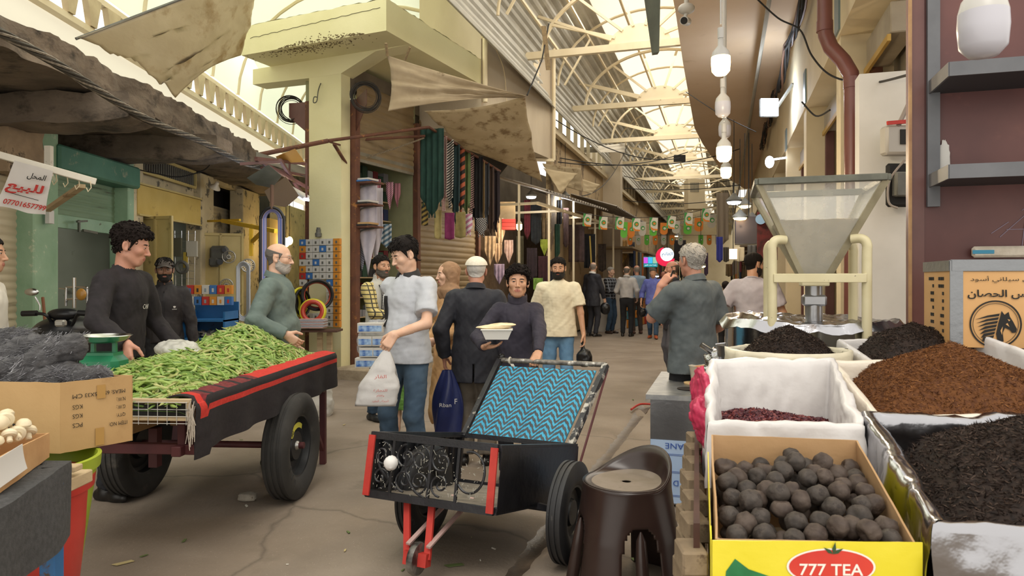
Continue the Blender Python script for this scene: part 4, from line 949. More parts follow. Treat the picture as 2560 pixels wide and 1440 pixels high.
# ================================================================ CARTS AND LEFT FOREGROUND
M_rub=mat('tyre_rubber','#2b2a28','#3a3836',scale=5,rough=.8,bump=.001,bscale=60,c3='#5c574f',t3=.6,s3=6,w3=.15)
M_rim=mat('black_rim','#1d1e20','#28292b',scale=6,rough=.45,c3='#4a463f',t3=.66,s3=8)
M_wood=mat('pale_crate_wood','#b09a78','#c4ae8a',scale=4,rough=.85,bump=.002,bscale=30,stretch=(.3,1,3),c3='#8a7050',t3=.6,s3=5)
M_card=mat('brown_cardboard','#b18d5e','#bd9a6a',scale=2.5,rough=.85,bump=.0008,bscale=60,c3='#a07c50',t3=.62,s3=4,w3=.2)
M_card2=mat('dull_cardboard','#a98a62','#b6976e',scale=3,rough=.85,c3='#8e7250',t3=.6,s3=5,w3=.2)
M_ink=mat('black_ink','#1c1a18',rough=.8);M_redst=mat('maroon_steel','#4a2326','#5a2c2e',scale=5,rough=.6)
M_chrome=mat('worn_chrome','#c8c8c6',rough=.22,metal=1,bump=.0004,bscale=30)
M_silver=mat('dull_silver','#a2a19d','#b5b3ae',scale=20,rough=.35,metal=.85)
def tyre(mb_t,mb_r,c,ax,R_,w,rr,grooves=3):
 c=Vector(c);ax=Vector(ax).normalized();h=w/2
 prof=[(rr,-h*.62),(rr+.012,-h*.80),(R_-.075,-h*1.02),(R_-.035,-h*.98),(R_-.012,-h*.82)]
 tr=[]
 ng=grooves*2+1
 for i in range(ng):
  a=-h*.74+2*h*.74*i/ng;b=a+2*h*.74/ng;r_=R_-(.007 if i%2 else 0);tr+=[(r_-.0005,a),(r_,a+.0004),(r_,b-.0004),(r_-.0005,b)]
 prof+=tr+[(R_-.012,h*.82),(R_-.035,h*.98),(R_-.075,h*1.02),(rr+.012,h*.80),(rr,h*.62)]
 mb_t.lathe(c,prof,72,ax)
 for s in(1,-1):mb_r.lathe(c,[(rr+.004,s*h*.66),(rr-.008,s*h*.60),(rr-.016,s*h*.1),(rr-.05,-s*h*.05),(rr*.52,s*h*.02),(rr*.46,s*h*.38),(rr*.22,s*h*.36),(.001,s*h*.36)],48,ax)
cd=Vector((.14,2.2,0)).normalized();cx=Vector((cd.y,-cd.x,0));CO=Vector((-1.565,3.40,0))
def CT(a,s,z):return CO+cd*a+cx*s+Z3*z
cart=thing('vegetable_cart','wooden tray cart on two car tyres heaped with green pods, cloth over its edge','cart')
mb=MB()
mb.box(CT(1.1,-.45,.775),(.90,2.2,.02),(cx,cd,Z3))
for s in(-.012,-.89):mb.box(CT(1.1,s,.845),(.022,2.2,.05),(cx,cd,Z3),ch=.003);mb.box(CT(1.1,s,.79),(.020,2.2,.04),(cx,cd,Z3),ch=.003)
for a in(.01,2.19):
 mb.box(CT(a,-.45,.86),(.90,.022,.022),(cx,cd,Z3),ch=.003);mb.box(CT(a,-.62,.815),(.50,.018,.06),(cx,cd,Z3),ch=.003);mb.box(CT(a,-.70,.755),(.4,.018,.045),(cx,cd,Z3),ch=.003)
mb.build('tray',M_wood,cart)
mb=MB();mb.box(CT(.018,-.22,.81),(.38,.01,.09),(cx,cd,Z3));mb.build('dark_lining',mat('black_plastic','#111213',rough=.5),cart)
mb=MB()
for i in range(9):mb.tube([CT(-.004,-.40+i*.048,.745),CT(-.004,-.40+i*.048,.858)],.0018,5)
for i in range(4):mb.tube([CT(-.004,-.405,.752+i*.034),CT(-.004,-.012,.752+i*.034),CT(.16,.004,.752+i*.034)],.0018,5)
for i in range(4):mb.tube([CT(.03+i*.045,.004,.745),CT(.03+i*.045,.004,.858)],.0018,5)
mb.build('wire_mesh',mat('white_wire','#c9c7c2',rough=.4,metal=.3),cart)
mb=MB()
for s in(-.10,-.80):mb.box(CT(1.1,s,.60),(.05,2.1,.05),(cx,cd,Z3),ch=.004)
for a in(.12,1.2,2.05):mb.box(CT(a,-.45,.60),(.85,.05,.05),(cx,cd,Z3),ch=.004)
mb.tube([CT(1.27,.10,.349),CT(1.27,-1.08,.349)],.022,10)
for a in(.12,2.05):
 for s in(-.1,-.8):mb.box(CT(a,s,.69),(.04,.04,.15),(cx,cd,Z3),ch=.003)
mb.box(CT(2.12,-.06,.40),(.045,.045,.80),(cx,cd,Z3),ch=.003);mb.bar(CT(1.35,-.1,.6),CT(1.3,-.1,.36),.04);mb.bar(CT(1.35,-.8,.6),CT(1.3,-.8,.36),.04);mb.box(CT(.55,-.5,.50),(.05,.05,.22),(cx,cd,Z3))
mb.bar(CT(2.12,-.06,.1),CT(1.75,-.08,.6),.03)
mb.build('frame',M_redst,cart)
mb=MB();mb.box(CT(.95,-.30,.66),(.40,.5,.14),(cx,cd,Z3),ch=.004);mb.box(CT(.5,-.62,.68),(.3,.5,.1),(cx,cd,Z3),ch=.004);mb.build('under_shelf',mat('plywood','#8a6a44','#9a7a52',scale=3,rough=.85),cart)
for s,wl in((.02,1),(-1.04,0)):
 tt,rr=MB(),MB();wc=CT(1.27,s,.348);tyre(tt,rr,wc,cx,.347,.165,.20,3);w_=tt.build('wheel',M_rub,cart,ang=50);rr.build('rim',M_rim,w_)
 if wl:
  hb=MB();hb.lathe(wc+cx*.02,[(.001,.052),(.016,.050),(.019,.03),(.030,.02),(.034,.0),(.034,-.02)],20,cx);hb.build('hub',M_silver,w_)
  st=MB();pts=[(R(55+80*i/14))for i in range(15)]
  def wp(a,r,o=.0455):return wc+cx*o+(cd*math.cos(a)+Z3*math.sin(a))*r
  st.add([wp(a,.118,.037)for a in pts]+[wp(a,.152,.034)for a in pts],[(i,i+1,15+i+1,15+i)for i in range(14)])
  cc=wp(pts[-1],.135,.0365);st.add([cc+(cd*math.cos(k*pi/10)+Z3*math.sin(k*pi/10))*.030 for k in range(20)],[tuple(range(20))])
  st.build('speed_sticker',mat('yellow_sticker','#c9c24a',rough=.5),w_,smooth=False)
  text('speed_marking','80',M_ink,w_,cc+cx*.0015,(cd*.8-Z3*-.6),Z3*.8-cd*.6,.030)
  lm=MB()
  for a,ch_ in((200,0),(214,1),(228,2)):
   for dx in(-.012,0,.012):lm.bar(wc+cx*.0835+(cd*math.cos(R(a+dx*150))+Z3*math.sin(R(a+dx*150)))*.245,wc+cx*.0835+(cd*math.cos(R(a+dx*150+ch_))+Z3*math.sin(R(a+dx*150+ch_)))*.282,.004,.003)
  lm.build('sidewall_lettering',M_rub,w_)
clo=thing('striped_cloth','black and red striped towel draped over the side of the pod cart','cloth')
def towel(a,b):
 L_=.02+a*2.16;q=b*.40-.13;wv=.010*math.sin(a*34)*max(0,q)/.2+.004*fbm((a*9,b*4,0))
 if q<0:return CT(L_,q,.872+.002*math.sin(a*60)+.012*math.sin(min(1,-q/.13)*pi))
 k=min(1,q/.03);zz=.872-max(0,q-.012)-.03*(a<.05);return CT(L_-(.03*b if a<.02 else 0),.018*k+wv+.010,zz-.006*k)
mb=MB();nu,nv=120,40;mb.sheet(towel,nu,nv,.006)
red,blk,mar=0,1,2;mi=[]
for i in range(nu):
 for j in range(nv):
  b=(j+.5)/nv;a=(i+.5)/nu
  m=red if b<.36 else blk if b<.44 else red if b<.53 else blk
  if b<.36 and a<.33:m=mar if(b>.10 and abs(math.sin(a*42))>.25)else blk
  if a<.045:m=blk if a<.02 else(red if b<.53 else blk)
  mi+=[m,m]
mb.mi=mi+[1]*(len(mb.f)-len(mi))
mb.build('towel',[mat('red_terry','#b5281e','#c4352a',scale=60,rough=.95,bump=.002,bscale=400),mat('black_terry','#1b1619','#241d20',scale=60,rough=.95,bump=.002,bscale=400),mat('maroon_terry','#571b20','#7a2a2c',scale=50,rough=.95,bump=.002,bscale=400)],clo)
mb=MB();rs=random.Random(9)
for i in range(26):
 p=CT(.0+rs.uniform(-.012,.012),.005+rs.uniform(-.01,.02),.865-i*.004);mb.tube([p,p+Vector((rs.uniform(-.01,.01),-.01,-.05)),p+Vector((rs.uniform(-.015,.025),-.012,-.10-.04*rs.random()))],.0018,4)
mb.build('fringe',mat('offwhite_thread','#b9aea0',rough=.9),clo)
# pods
def pile(x,y):
 s=(Vector((x,y,0))-CO).dot(cx);a=(Vector((x,y,0))-CO).dot(cd)
 e=min(1,max(0,min(-s-.02,s+.88,a+.02,2.17-a)/.17));e=e*(2-e)
 return .81+e*(.045+.235*math.exp(-((x+1.93)/.30)**2-((y-5.0)/.42)**2)+.115*math.exp(-((x+2.05)/.42)**2-((y-4.15)/.62)**2)+.012*fbm((x*6,y*6,0)))
def pod_mb(mb,L_,r_,bend,seed,org=Vector((0,0,0)),M=None,det=7):
 rs=random.Random(seed);n_=det;pts=[];rr=[]
 for i in range(n_+1):
  t=i/n_;pts.append(Vector((L_*(t-.5),bend*(4*(t-.5)**2-.5),0)));rr.append(r_*(.22 if i==0 else .12 if i==n_ else(1-.35*abs(2*t-1)**3)*(1+.10*math.sin(t*26+seed))))
 vs=[];k_=6
 for i,p in enumerate(pts):
  for k in range(k_):a=2*pi*k/k_;vs.append(Vector((p.x,p.y+math.cos(a)*rr[i],math.sin(a)*rr[i]*.72)))
 tip=Vector((pts[0].x-.010,pts[0].y+.003,.002));vs.append(tip);vs.append(Vector((pts[-1].x+.008,pts[-1].y,0)))
 fs=[(i*k_+k,i*k_+(k+1)%k_,(i+1)*k_+(k+1)%k_,(i+1)*k_+k)for i in range(n_)for k in range(k_)]
 fs+=[(len(vs)-2,(k+1)%k_,k)for k in range(k_)]+[(len(vs)-1,n_*k_+k,n_*k_+(k+1)%k_)for k in range(k_)]
 mb.add([org+(M@v if M else v)for v in vs],fs)
greens=[mat('pod_green_%d'%i,c,c2,scale=18,rough=.42,bump=.0006,bscale=60)for i,(c,c2)in enumerate((('#6e8c3a','#84a04a'),('#809a46','#98ad5a'),('#5d7c34','#728f42'),('#a0a662','#b4b476'),('#8a9250','#a3a466')))]
protos=[]
for i in range(10):
 mb=MB();pod_mb(mb,[.125,.105,.135,.09,.115][i%5],.0095,[.012,-.01,.02,.004,.016][i%5]*(1 if i<5 else-1),i);o=mb.build('bean_pod',greens[[0,1,1,2,0,3,1,0,4,2][i]],local=True);protos.append(o)
rs=random.Random(12);cand=[]
while len(cand)<3400:
 a=rs.uniform(.02,2.16);s=rs.uniform(-.87,-.03);p=CT(a,s,0);p.z=pile(p.x,p.y)+rs.uniform(-.006,.016);cand.append(p)
def orient(p,rs):
 e=.02;n_=Vector((-(pile(p.x+e,p.y)-pile(p.x-e,p.y))/(2*e),-(pile(p.x,p.y+e)-pile(p.x,p.y-e))/(2*e),1)).normalized()
 a=rs.gauss(.35,.8)if rs.random()<.6 else rs.uniform(0,6.28);t=Vector((math.cos(a),math.sin(a),0));t=(t-n_*t.dot(n_)).normalized();t=(t+n_*rs.gauss(0,.22)).normalized();y_=n_.cross(t).normalized();z_=t.cross(y_)
 Rr=Matrix((t,y_,z_)).transposed()@Matrix.Rotation(rs.uniform(-1.2,1.2),3,'X');return Rr
cand.sort(key=lambda p:p.length)
near=[p for p in cand if(P(332,0,p.y).x<p.x)];near=near[:1400];rs2=random.Random(3);near=sorted(rs2.sample(near[:700],298),key=lambda p:p.y);ns=set(id(p)for p in near)
for i,p in enumerate(near):
 k=rs.randrange(10);p=p+Z3*.010
 o=protos[k]if k<10 and protos[k].location.length==0 else protos[k].copy()
 if o is not protos[k]:COL.objects.link(o)
 o.location=p;o.rotation_euler=orient(p,rs).to_euler();tag(o,'green bean pod lying in the heap on the vegetable cart','bean pod','green bean pods heaped on the cart')
for o in protos:
 if o.location.length==0:o.location=near[0]+Z3*.01;tag(o,'green bean pod lying in the heap on the vegetable cart','bean pod','green bean pods heaped on the cart')
mb=MB()
for i,p in enumerate(cand):
 if id(p)in ns:continue
 mb.m=rs.choice((0,0,1,1,2,3,4));pod_mb(mb,rs.uniform(.085,.135),.0092,rs.uniform(-.018,.018),i,p,orient(p,rs),5)
mb.m=2;xs_=[(-2.5+i*.02)for i in range(54)];ys_=[3.38+j*.03 for j in range(76)]
g_=[];
for ii in range(46):
 for jj in range(74):
  pp=CT(.01+jj*.0295,-.885+ii*.0193,0);g_.append(Vector((pp.x,pp.y,max(.79,pile(pp.x,pp.y)-.022))))
mb.add(g_,[(i*74+j,(i+1)*74+j,(i+1)*74+j+1,i*74+j+1)for i in range(45)for j in range(73)])
heap=mb.build('bean_pod_heap',greens,ang=180);tag(heap,'dense mass of green bean pods filling the tray of the cart','beans',kind='stuff')
# chock stone, bags
def rock(mb,c,r,seed,n=18,m=12,amp=.25):mb.ell(c,r,n,m,fn=lambda d:1+amp*fbm((d.x*1.6+seed,d.y*1.6,d.z*1.6),3)if False else(1+amp*.6*fbm((d.x*1.6+seed,d.y*1.6,d.z*1.6),3))/max(abs(d.x),abs(d.y),abs(d.z))**.55)
c=G(619,1252);mb=MB();rock(mb,c+Z3*.028,(.062,.04,.026),3);tag(mb.build('chock_stone',mat('grey_stone','#8d857a','#a39b8e',scale=16,rough=.95,bump=.004,bscale=50,c3='#5f4a3e',t3=.6,s3=22),ang=60),'rough grey stone wedged against the cart tyre','stone')
M_poly=mat('thin_plastic','#dcdad4','#e8e6e0',scale=5,rough=.25,trans=.45,bump=.006,bscale=14)
def bag(name,label,cat,prims,vox,m,amp=.01,sc=26,extra=None,**k):
 def post(D,X,Y,Z):return D+wob(X,Y,Z,amp,sc,len(label))+wob(X,Y,Z,amp*.5,sc*2.7,len(label)+1)
 o=implicit(name,prims,vox,m,None,post);return tag(o,label,cat,**k)
gb=Vector(((796-1280)/1750*7.5,7.5,-.20))
bag('plastic_bag','big clear plastic bag hanging behind the cart tyre','bag',[el(tuple(gb+Z3*.42),(.15,.14,.24),.05),el(tuple(gb+Z3*.30),(.17,.15,.16),.05),rc(tuple(gb+Z3*.55),tuple(gb+Z3*.70),.09,.03,k=.06)],.011,M_poly,.012,20)
# yellow-green hose end and litter on the ground
mb=MB();rs=random.Random(77)
# ---- brown carton with steel wool
def open_box(name,par,pts,z0,z1,m,th=.005,flare=0,inner=None):
 """four walls and a base; pts are the outline corners, z1 a height or four heights"""
 pts=[Vector((p[0],p[1],0))for p in pts];c=sum(pts,Vector())/4;z1=z1 if hasattr(z1,'__len__')else[z1]*4;mb=MB()
 for k in range(4):
  a,b=pts[k],pts[(k+1)%4];za,zb=z1[k],z1[(k+1)%4];n_=Vector(((b-a).y,-(b-a).x,0)).normalized()
  if n_.dot(c-a)<0:n_=-n_
  nn=14
  mb.sheet(lambda u,v:a.lerp(b,u)+n_*(th/2+.0025*fbm((u*3+k*5,v*2,z0*9))-flare*v)+Z3*(z0+(za+(zb-za)*u-z0)*v+.002*fbm((u*7,k,v))),nn,6,th)
 mb.add([Vector((p.x,p.y,z0+.004))for p in pts],[(0,1,2,3)]);return mb.build(name,m,par,ang=40)
A1,A2=Vector((-1.756,2.72,0)),Vector((-1.596,2.945,0));ld=Vector((-.97,.12,0)).normalized();A0,A3=A1+ld*.50,A2+ld*.50
bx=thing('cardboard_box','large brown carton printed upside down, overflowing with grey steel wool','box')
open_box('carton',bx,[A0,A1,A2,A3],.775,1.05,M_card,.006)
rd=(A2-A1).normalized();rn=Vector((rd.y,-rd.x,0));fn_=Vector((-.12,-.97,0)).normalized()
def rt(s,u,z,h,w=None):text('printed_text',s,M_ink,bx,A1+rd*(u*.276)+rn*.0035+Z3*z,-rd,-Z3,h,w)
for s,u,z in(('MEAS: 65X45X33',.60,.990),('CM',.22,.990),('N.W.:',.82,.957),('KGS',.22,.948),('G.W.:',.82,.925),('KGS',.22,.912),('QTY:',.82,.893),('PCS',.22,.876),('ITEM NO:',.78,.858)):rt(s,u,z,.0155 if ':' in s else .017,{'MEAS: 65X45X33':.155,'ITEM NO:':.072}.get(s,.036))
text('printed_text','MADE',M_ink,bx,A1+ld*.20+fn_*.007+Z3*.880,ld,-Z3,.042,.155)
mb=MB();mb.sheet(lambda a,b:A1+rd*(.276*(.46+.12*a))+rn*.0055+Z3*(.782+.07*b),1,1,.001);mb.build('tape',mat('brown_tape','#b18a50',rough=.3),bx);mb=MB();mb.sheet(lambda a,b:A1+rd*(.276*(.48+.12*a))+rn*.0055+Z3*(.97+.055*b),1,1,.001);mb.build('tape',mat('brown_tape','#b18a50',rough=.3),bx)
M_wool=mat('steel_wool_fibre','#454446','#6a696b',scale=22,rough=.7,metal=.3,bump=.008,bscale=160,stretch=(1,1,3))
M_woolh=mat('steel_wool_hair','#77767a','#8f8e92',scale=30,rough=.5,metal=.5)
rs=random.Random(5)
WL=[((-2.20,2.90,1.07),(-1.98,3.02,1.15),.056,'fat roll of grey steel wool at the back of the carton'),((-2.00,2.84,1.05),(-1.84,2.96,1.17),.048,'upright roll of grey steel wool bending over the carton'),((-2.17,2.82,1.03),(-1.97,2.90,1.07),.046,'roll of grey steel wool at the front of the carton'),((-1.93,2.83,1.02),(-1.80,2.88,1.03),.034,'flat pad of grey steel wool by the carton rim'),((-1.78,2.86,1.02),(-1.70,2.93,1.035),.026,'frayed wisp of bright steel wool at the carton corner'),((-2.28,2.98,1.12),(-2.10,3.04,1.18),.05,'topmost roll of grey steel wool in the carton'),((-2.05,2.86,1.00),(-1.75,2.95,1.00),.07,'steel wool pad deep in the carton')]
for a,b,r_,lb in WL:
 a,b=Vector(a),Vector(b);m_=a.lerp(b,.5)+Vector((rs.uniform(-.02,.02),0,.03))
 pts=catmull([a,m_,b],5);pr=[rc(tuple(pts[i]),tuple(pts[i+1]),r_*(1-.25*abs(i/10-.5)),r_*(1-.25*abs((i+1)/10-.5)),k=.03)for i in range(10)]
 o=implicit('steel_wool',pr,.0055,M_wool,None,lambda D,X,Y,Z:D+wob(X,Y,Z,.010,34,int(r_*1000))+wob(X,Y,Z,.004,120,3));tag(o,lb,'steel wool','steel wool in the brown carton')
 mb=MB();d_=(b-a).normalized()
 for _ in range(420):
  t=rs.random();c_=a.lerp(b,t)+Z3*.03*(1-abs(2*t-1));n_=Vector([rs.gauss(0,1)for _ in range(3)]);n_=(n_-d_*n_.dot(d_)).normalized();n_.z=abs(n_.z);p=c_+n_*(r_*1.02);q_=(d_+Vector([rs.gauss(0,.35)for _ in range(3)])).normalized()
  mb.tube([p-q_*.03,p+n_*.006,p+q_*.03+n_*rs.uniform(-.004,.012)],.0009,3,cap=False)
 mb.build('fibres',M_woolh,o)
tb=thing('market_table','table under a charcoal felt cover with a blue metal leg, beside the red bucket','table')
T0,T1,T2,T3=Vector((-1.475,2.30,0)),Vector((-1.30,1.55,0)),Vector((-2.5,1.45,0)),Vector((-2.6,2.42,0))
mb=MB();mb.prism([T0+Z3*.81,T1+Z3*.81,T2+Z3*.81,T3+Z3*.81],Z3*.03);mb.build('tabletop',M_wood,tb)
for lx,ly in((-1.46,2.22),(-2.4,2.25)):mb=MB();mb.box(Vector((lx,ly,.40)),(.05,.05,.81),ch=.004);mb.build('leg',mat('chipped_blue_steel','#2a5c8f','#356a9c',scale=6,rough=.6,c3='#4f4038',t3=.56,s3=12),tb)
def felt(a,b):
 ed=[T3,T0+Vector((.012,.012,0)),T1+Vector((.012,0,0))];L1,L2=1.12,.78;t=a*(L1+L2)
 p=ed[0].lerp(ed[1],min(1,t/L1))if t<L1 else ed[1].lerp(ed[2],(t-L1)/L2);k=b*.36-.12
 n_=Vector((.1,1,0))if t<L1-.06 else Vector((.97,.22,0))if t>L1+.06 else Vector((.6,.6,0)).normalized()
 if k<0:return p+n_*k+Z3*.846
 return p+n_*(.006+.012*math.sin(t*16)*k/.24+.02*k)+Z3*(.846-k+.008*fbm((t*3,0,0)))
mb=MB();mb.sheet(felt,90,24,.007);tag(mb.build('felt_cover',mat('charcoal_felt','#3b3b3c','#4a4a4b',scale=60,rough=1,bump=.002,bscale=250),tb),'charcoal felt cover')
mb_=thing('mushroom_box','small carton of white mushrooms on the felt covered table','box')
B0,B1=Vector((-1.56,2.36,0)),Vector((-1.43,1.95,0));bl_=Vector((-.95,-.25,0)).normalized()
open_box('carton',mb_,[B0,B1,B1+bl_*.42,B0+bl_*.42],.853,[.935,.955,.955,.935],mat('tan_cardboard','#b58a5c','#c19868',scale=8,rough=.85,bump=.002,bscale=20),.006)
mb=MB();mb.sheet(lambda a,b:B0.lerp(B1,.62+a*.5)+Vector((.006+.012*b*b,.004*b,.957-.075*b)),10,5,.002);mb.build('white_flap',mat('white_liner','#cfccc8',rough=.7),mb_)
M_mush=mat('mushroom_skin','#d6c5a4','#e3d6b8',scale=14,rough=.7,c3='#b39a70',t3=.66,s3=16)
mpos=[]
for i in range(44):
 for _ in range(60):
  u,v=rs.random(),rs.random();p=(B0.lerp(B1,.06+u*.85)+bl_*(.030+v*.30))+Z3*(.945+.05*math.sin(min(1,v*1.6)*pi/2)+.012*rs.random()+(.03 if i>28 else 0))
  if all((p-q).length>.037 for q in mpos):mpos.append(p);break
proto=None
for i,p in enumerate(mpos):
 if proto is None:
  t=thing('mushroom','small white button mushroom heaped in the carton','mushroom',(0,0,0),group='button mushrooms in the small carton')
  mb=MB();mb.lathe((0,0,0),[(.001,.020),(.012,.0185),(.021,.011),(.0245,.0),(.021,-.007),(.012,-.009),(.008,-.006)],20);mb.build('cap',M_mush,t)
  mb=MB();mb.lathe((0,0,0),[(.009,-.004),(.0085,-.016),(.0095,-.026),(.006,-.030),(.001,-.030)],14);mb.build('stem',M_mush,t);proto=t;o=t;o.location=p
 else:o=dup(proto,p)
 o.rotation_euler=(rs.uniform(-1.3,1.3),rs.uniform(-1.3,1.3),rs.uniform(0,6));o.scale=(rs.uniform(.85,1.15),)*3
def bucket(name,label,c,r0,r1,z0,z1,m):
 mb=MB();c=Vector(c);mb.lathe(c,[(.001,z0),(r0,z0),(r0+.004,z0+.01),(r1,z1-.05),(r1+.012,z1-.045),(r1+.016,z1),(r1+.002,z1+.002),(r1-.004,z1-.02),(r0-.004,z0+.012),(.001,z0+.012)],48);return tag(mb.build(name,m,ang=35),label,'bucket')
bucket('bucket','tall red plastic bucket under the felt covered table',(-1.88,2.62,0),.19,.262,0,.70,mat('red_plastic','#b5342c','#c33c33',scale=5,rough=.4,c3='#c9837a',t3=.72,s3=12))
bucket('bucket','lime green plastic bucket nested in the red bucket under the carton',(-1.86,2.66,0),.17,.245,.20,.768,mat('lime_plastic','#8fa32a','#9db036',scale=5,rough=.35))
mb=MB();mb.box((-1.60,2.44,.742),(.16,.20,.045),ch=.004);mb.box((-1.60,2.44,.795),(.18,.05,.02),ch=.003)
tag(mb.build('wood_block',M_wood),'rough pale wooden block wedged under the brown carton','wood block')
# ---- spring scale with steel pan
sc=thing('kitchen_scale','green spring scale with a round steel pan on the pod cart','scale');sp_=Vector((-2.29,3.93,0))
mb=MB();mb.box(sp_+Z3*.955,(.22,.16,.15),ch=.03);mb.bar(sp_+Vector((-.06,0,1.02)),sp_+Vector((-.06,0,1.10)),.02,.02,(0,1,0));mb.bar(sp_+Vector((.06,0,1.02)),sp_+Vector((.06,0,1.10)),.02,.02,(0,1,0));mb.box(sp_+Z3*1.035,(.16,.1,.02));mb.build('body',mat('green_enamel','#1e6b4a','#257a55',scale=6,rough=.35,c3='#1a4f39',t3=.65,s3=9),sc)
mb=MB();mb.lathe(sp_,[(.001,1.096),(.07,1.098),(.115,1.112),(.138,1.136),(.144,1.138),(.139,1.141),(.115,1.117),(.07,1.102),(.001,1.100)],48);mb.build('pan',M_chrome,sc)
mb=MB()
for dx in(-.07,.07):mb.cyl(sp_+Vector((dx,-.082,.95)),sp_+Vector((dx,-.076,.95)),.008,n=12)
mb.build('screw',M_silver,sc)
hand=PEOPLE[0]['hr']
bag('plastic_bag','crumpled clear bag in the hand of the young man over the pods','bag',[el((-2.18,4.55,1.0),(.13,.12,.06),.03),el((-2.08,4.5,.985),(.10,.08,.04),.03)],.007,M_poly,.010,40)
# ---- the black handcart
hc_=thing('handcart','black iron handcart with red corner posts tipped back on two tyres','handcart')
O_=Vector((-.061,3.26,.667));e0=Vector((.914,-.407,0));e1=Vector((.399,.896,-.2));e2=Vector((.081,.183,.981)).normalized();W_=.70
def H(a,b,c):return O_+e0*(a-W_)+e1*b-e2*c
M_iron=mat('black_iron','#16161a','#222226',scale=14,rough=.38,bump=.001,bscale=90,c3='#8d8a80',t3=.72,s3=26,w3=.03)
M_redp=mat('red_paint','#a82a22','#b8352b',scale=12,rough=.6,c3='#5a2420',t3=.68,s3=14)
D_=.285;L1_=1.0;ax_=(e0,e1.normalized(),e2)
mb=MB()
for z in(0,D_):
 mb.bar(H(0,0,z),H(W_,0,z),.03,.035,e2);mb.bar(H(W_,0,z),H(W_+.04,L1_,z),.03,.03,e2);mb.bar(H(0,0,z),H(-.02,L1_,z),.03,.03,e2);mb.bar(H(-.02,L1_,z),H(W_+.04,L1_,z),.03,.03,e2)
for s_ in(0,1):
 for i in range(1,9):a_=(W_+.04*i/9)if s_ else-.02*i/9;mb.bar(H(a_,L1_*i/9,0),H(a_,L1_*i/9,D_),.012,.012,e1)
for a_ in(W_+.04,-.02):mb.bar(H(a_,L1_,0),H(a_,L1_,D_),.03,.03,e1)
mb.build('frame',M_iron,hc_)
mb=MB();mb.sheet(lambda a,b:H(W_*a,L1_*b,D_+.005),1,1,.008);mb.build('bed',mat('grey_planks','#5f5a52','#827a6e',scale=6,rough=.9,stretch=(1,6,1),c3='#2d2a27',t3=.6,s3=10),hc_)
mb=MB();mb.sheet(lambda a,b:H(W_+.016+.04*a,L1_*a,D_*b),6,1,.003);mb.sheet(lambda a,b:H(-.012-.02*a,L1_*a,D_*b),6,1,.003);mb.build('side_panel',mat('black_sheet_metal','#121216','#1c1c20',scale=9,rough=.32,bump=.002,bscale=20),hc_)
for a_ in(.008,W_-.012):
 mb=MB();mb.bar(H(a_,-.02,.0),H(a_,-.02,D_+.008),.036,.01,e1);mb.build('corner_post',M_redp,hc_)
mb=MB()
def scroll(cx_,cz,r_,a0,a1,sh=.82):
 n_=26;pts=[]
 for i in range(n_+1):
  t=i/n_;a=a0+(a1-a0)*t;rr=r_*(1-sh*t);pts.append(H(cx_+rr*math.cos(a),-.004,cz-rr*math.sin(a)))
 mb.tube(pts,.0055,6)
for a_ in(.135,.35,.50):mb.bar(H(a_,-.006,0),H(a_,-.006,D_),.014,.012,e1)
for cxx,s_ in((.07,1),(.21,-1),(.29,1),(.41,-1)):
 scroll(cxx,.09,.062,R(90),R(90-s_*520));scroll(cxx,.20,.055,R(-90),R(-90+s_*500))
mb.tube(catmull([H(.04,-.005,.07),H(.06,-.005,.15),H(.12,-.005,.205),H(.17,-.005,.25)],6),.0065,6);mb.tube(catmull([H(.21,-.005,.05),H(.215,-.005,.16),H(.27,-.005,.24),H(.33,-.005,.27)],6),.0065,6)
mb.tube([H(.565+.075*math.cos(t),-.005,.125-.095*math.sin(t))for t in[R(110-250*i/24)for i in range(25)]],.006,6)
mb.build('scrollwork',M_iron,hc_)
mb=MB();mb.ell(H(.135,-.022,.125),(.036,.036,.036),18,12,fn=lambda d:1+.12*fbm((d.x*4,d.y*4,d.z*4)));mb.build('white_tape_ball',mat('white_tape','#dedbd8',rough=.8),hc_)
mb=MB();rs=random.Random(2)
for i in range(170):a_,c_=rs.uniform(.03,.66),rs.uniform(.03,.26);mb.bar(H(a_,-.012,c_),H(a_+rs.gauss(0,.006),-.012,c_+rs.gauss(0,.010)),.0022,.001,e1)
mb.build('paint_speck',mat('pale_flecks','#9a978c',rough=.7),hc_)
bl,br,tl,tr=H(.0,L1_,.0),H(W_+.01,L1_,.0),Vector((-.082,4.78,.904)),Vector((.604,4.50,.905))
M_worn=mat('worn_black_white','#26262a','#35353a',scale=14,rough=.45,c3='#b9b5ac',t3=.5,s3=18,w3=.08)
mb=MB();mb.bar(bl+(tl-bl)*-.02,tl,.035,.035);mb.build('handle_rail',mat('scuffed_black','#202024','#2e2e33',scale=14,rough=.4,c3='#8a877e',t3=.62,s3=24,w3=.05),hc_)
mb=MB();mb.bar(br+(tr-br)*-.02,tr,.035,.035);mb.build('handle_rail',M_worn,hc_)
mb=MB();mb.tube([tl,tr],.017,10);mb.build('handle_bar',mat('bare_steel_bar','#5a5550','#8d8880',scale=30,rough=.4,metal=.4,c3='#cfcac0',t3=.55,s3=14),hc_)
mb=MB();mb.ell(tl+(tl-bl)*.045,(.024,)*3,16,12);mb.build('knob',mat('black_ball','#1b1b1e',rough=.25),hc_)
mb=MB();rp=tl.lerp(tr,.10);mb.torus(rp,.020,.006,(tr-tl),16,6);mb.sheet(lambda a,b:rp+Vector((.012+.05*b+.022*(a-.5),-.025-.01*b,-.02-.13*b+.006*math.sin(b*9))),3,12,.002);mb.build('white_rag',mat('white_rag','#c9c3b5',rough=.9),hc_)
mb=MB();mb.tube([H(W_+.06,L1_*.9,D_),tr+Vector((.01,0,-.03))],.008,6);mb.build('brace_rod',M_redst,hc_)
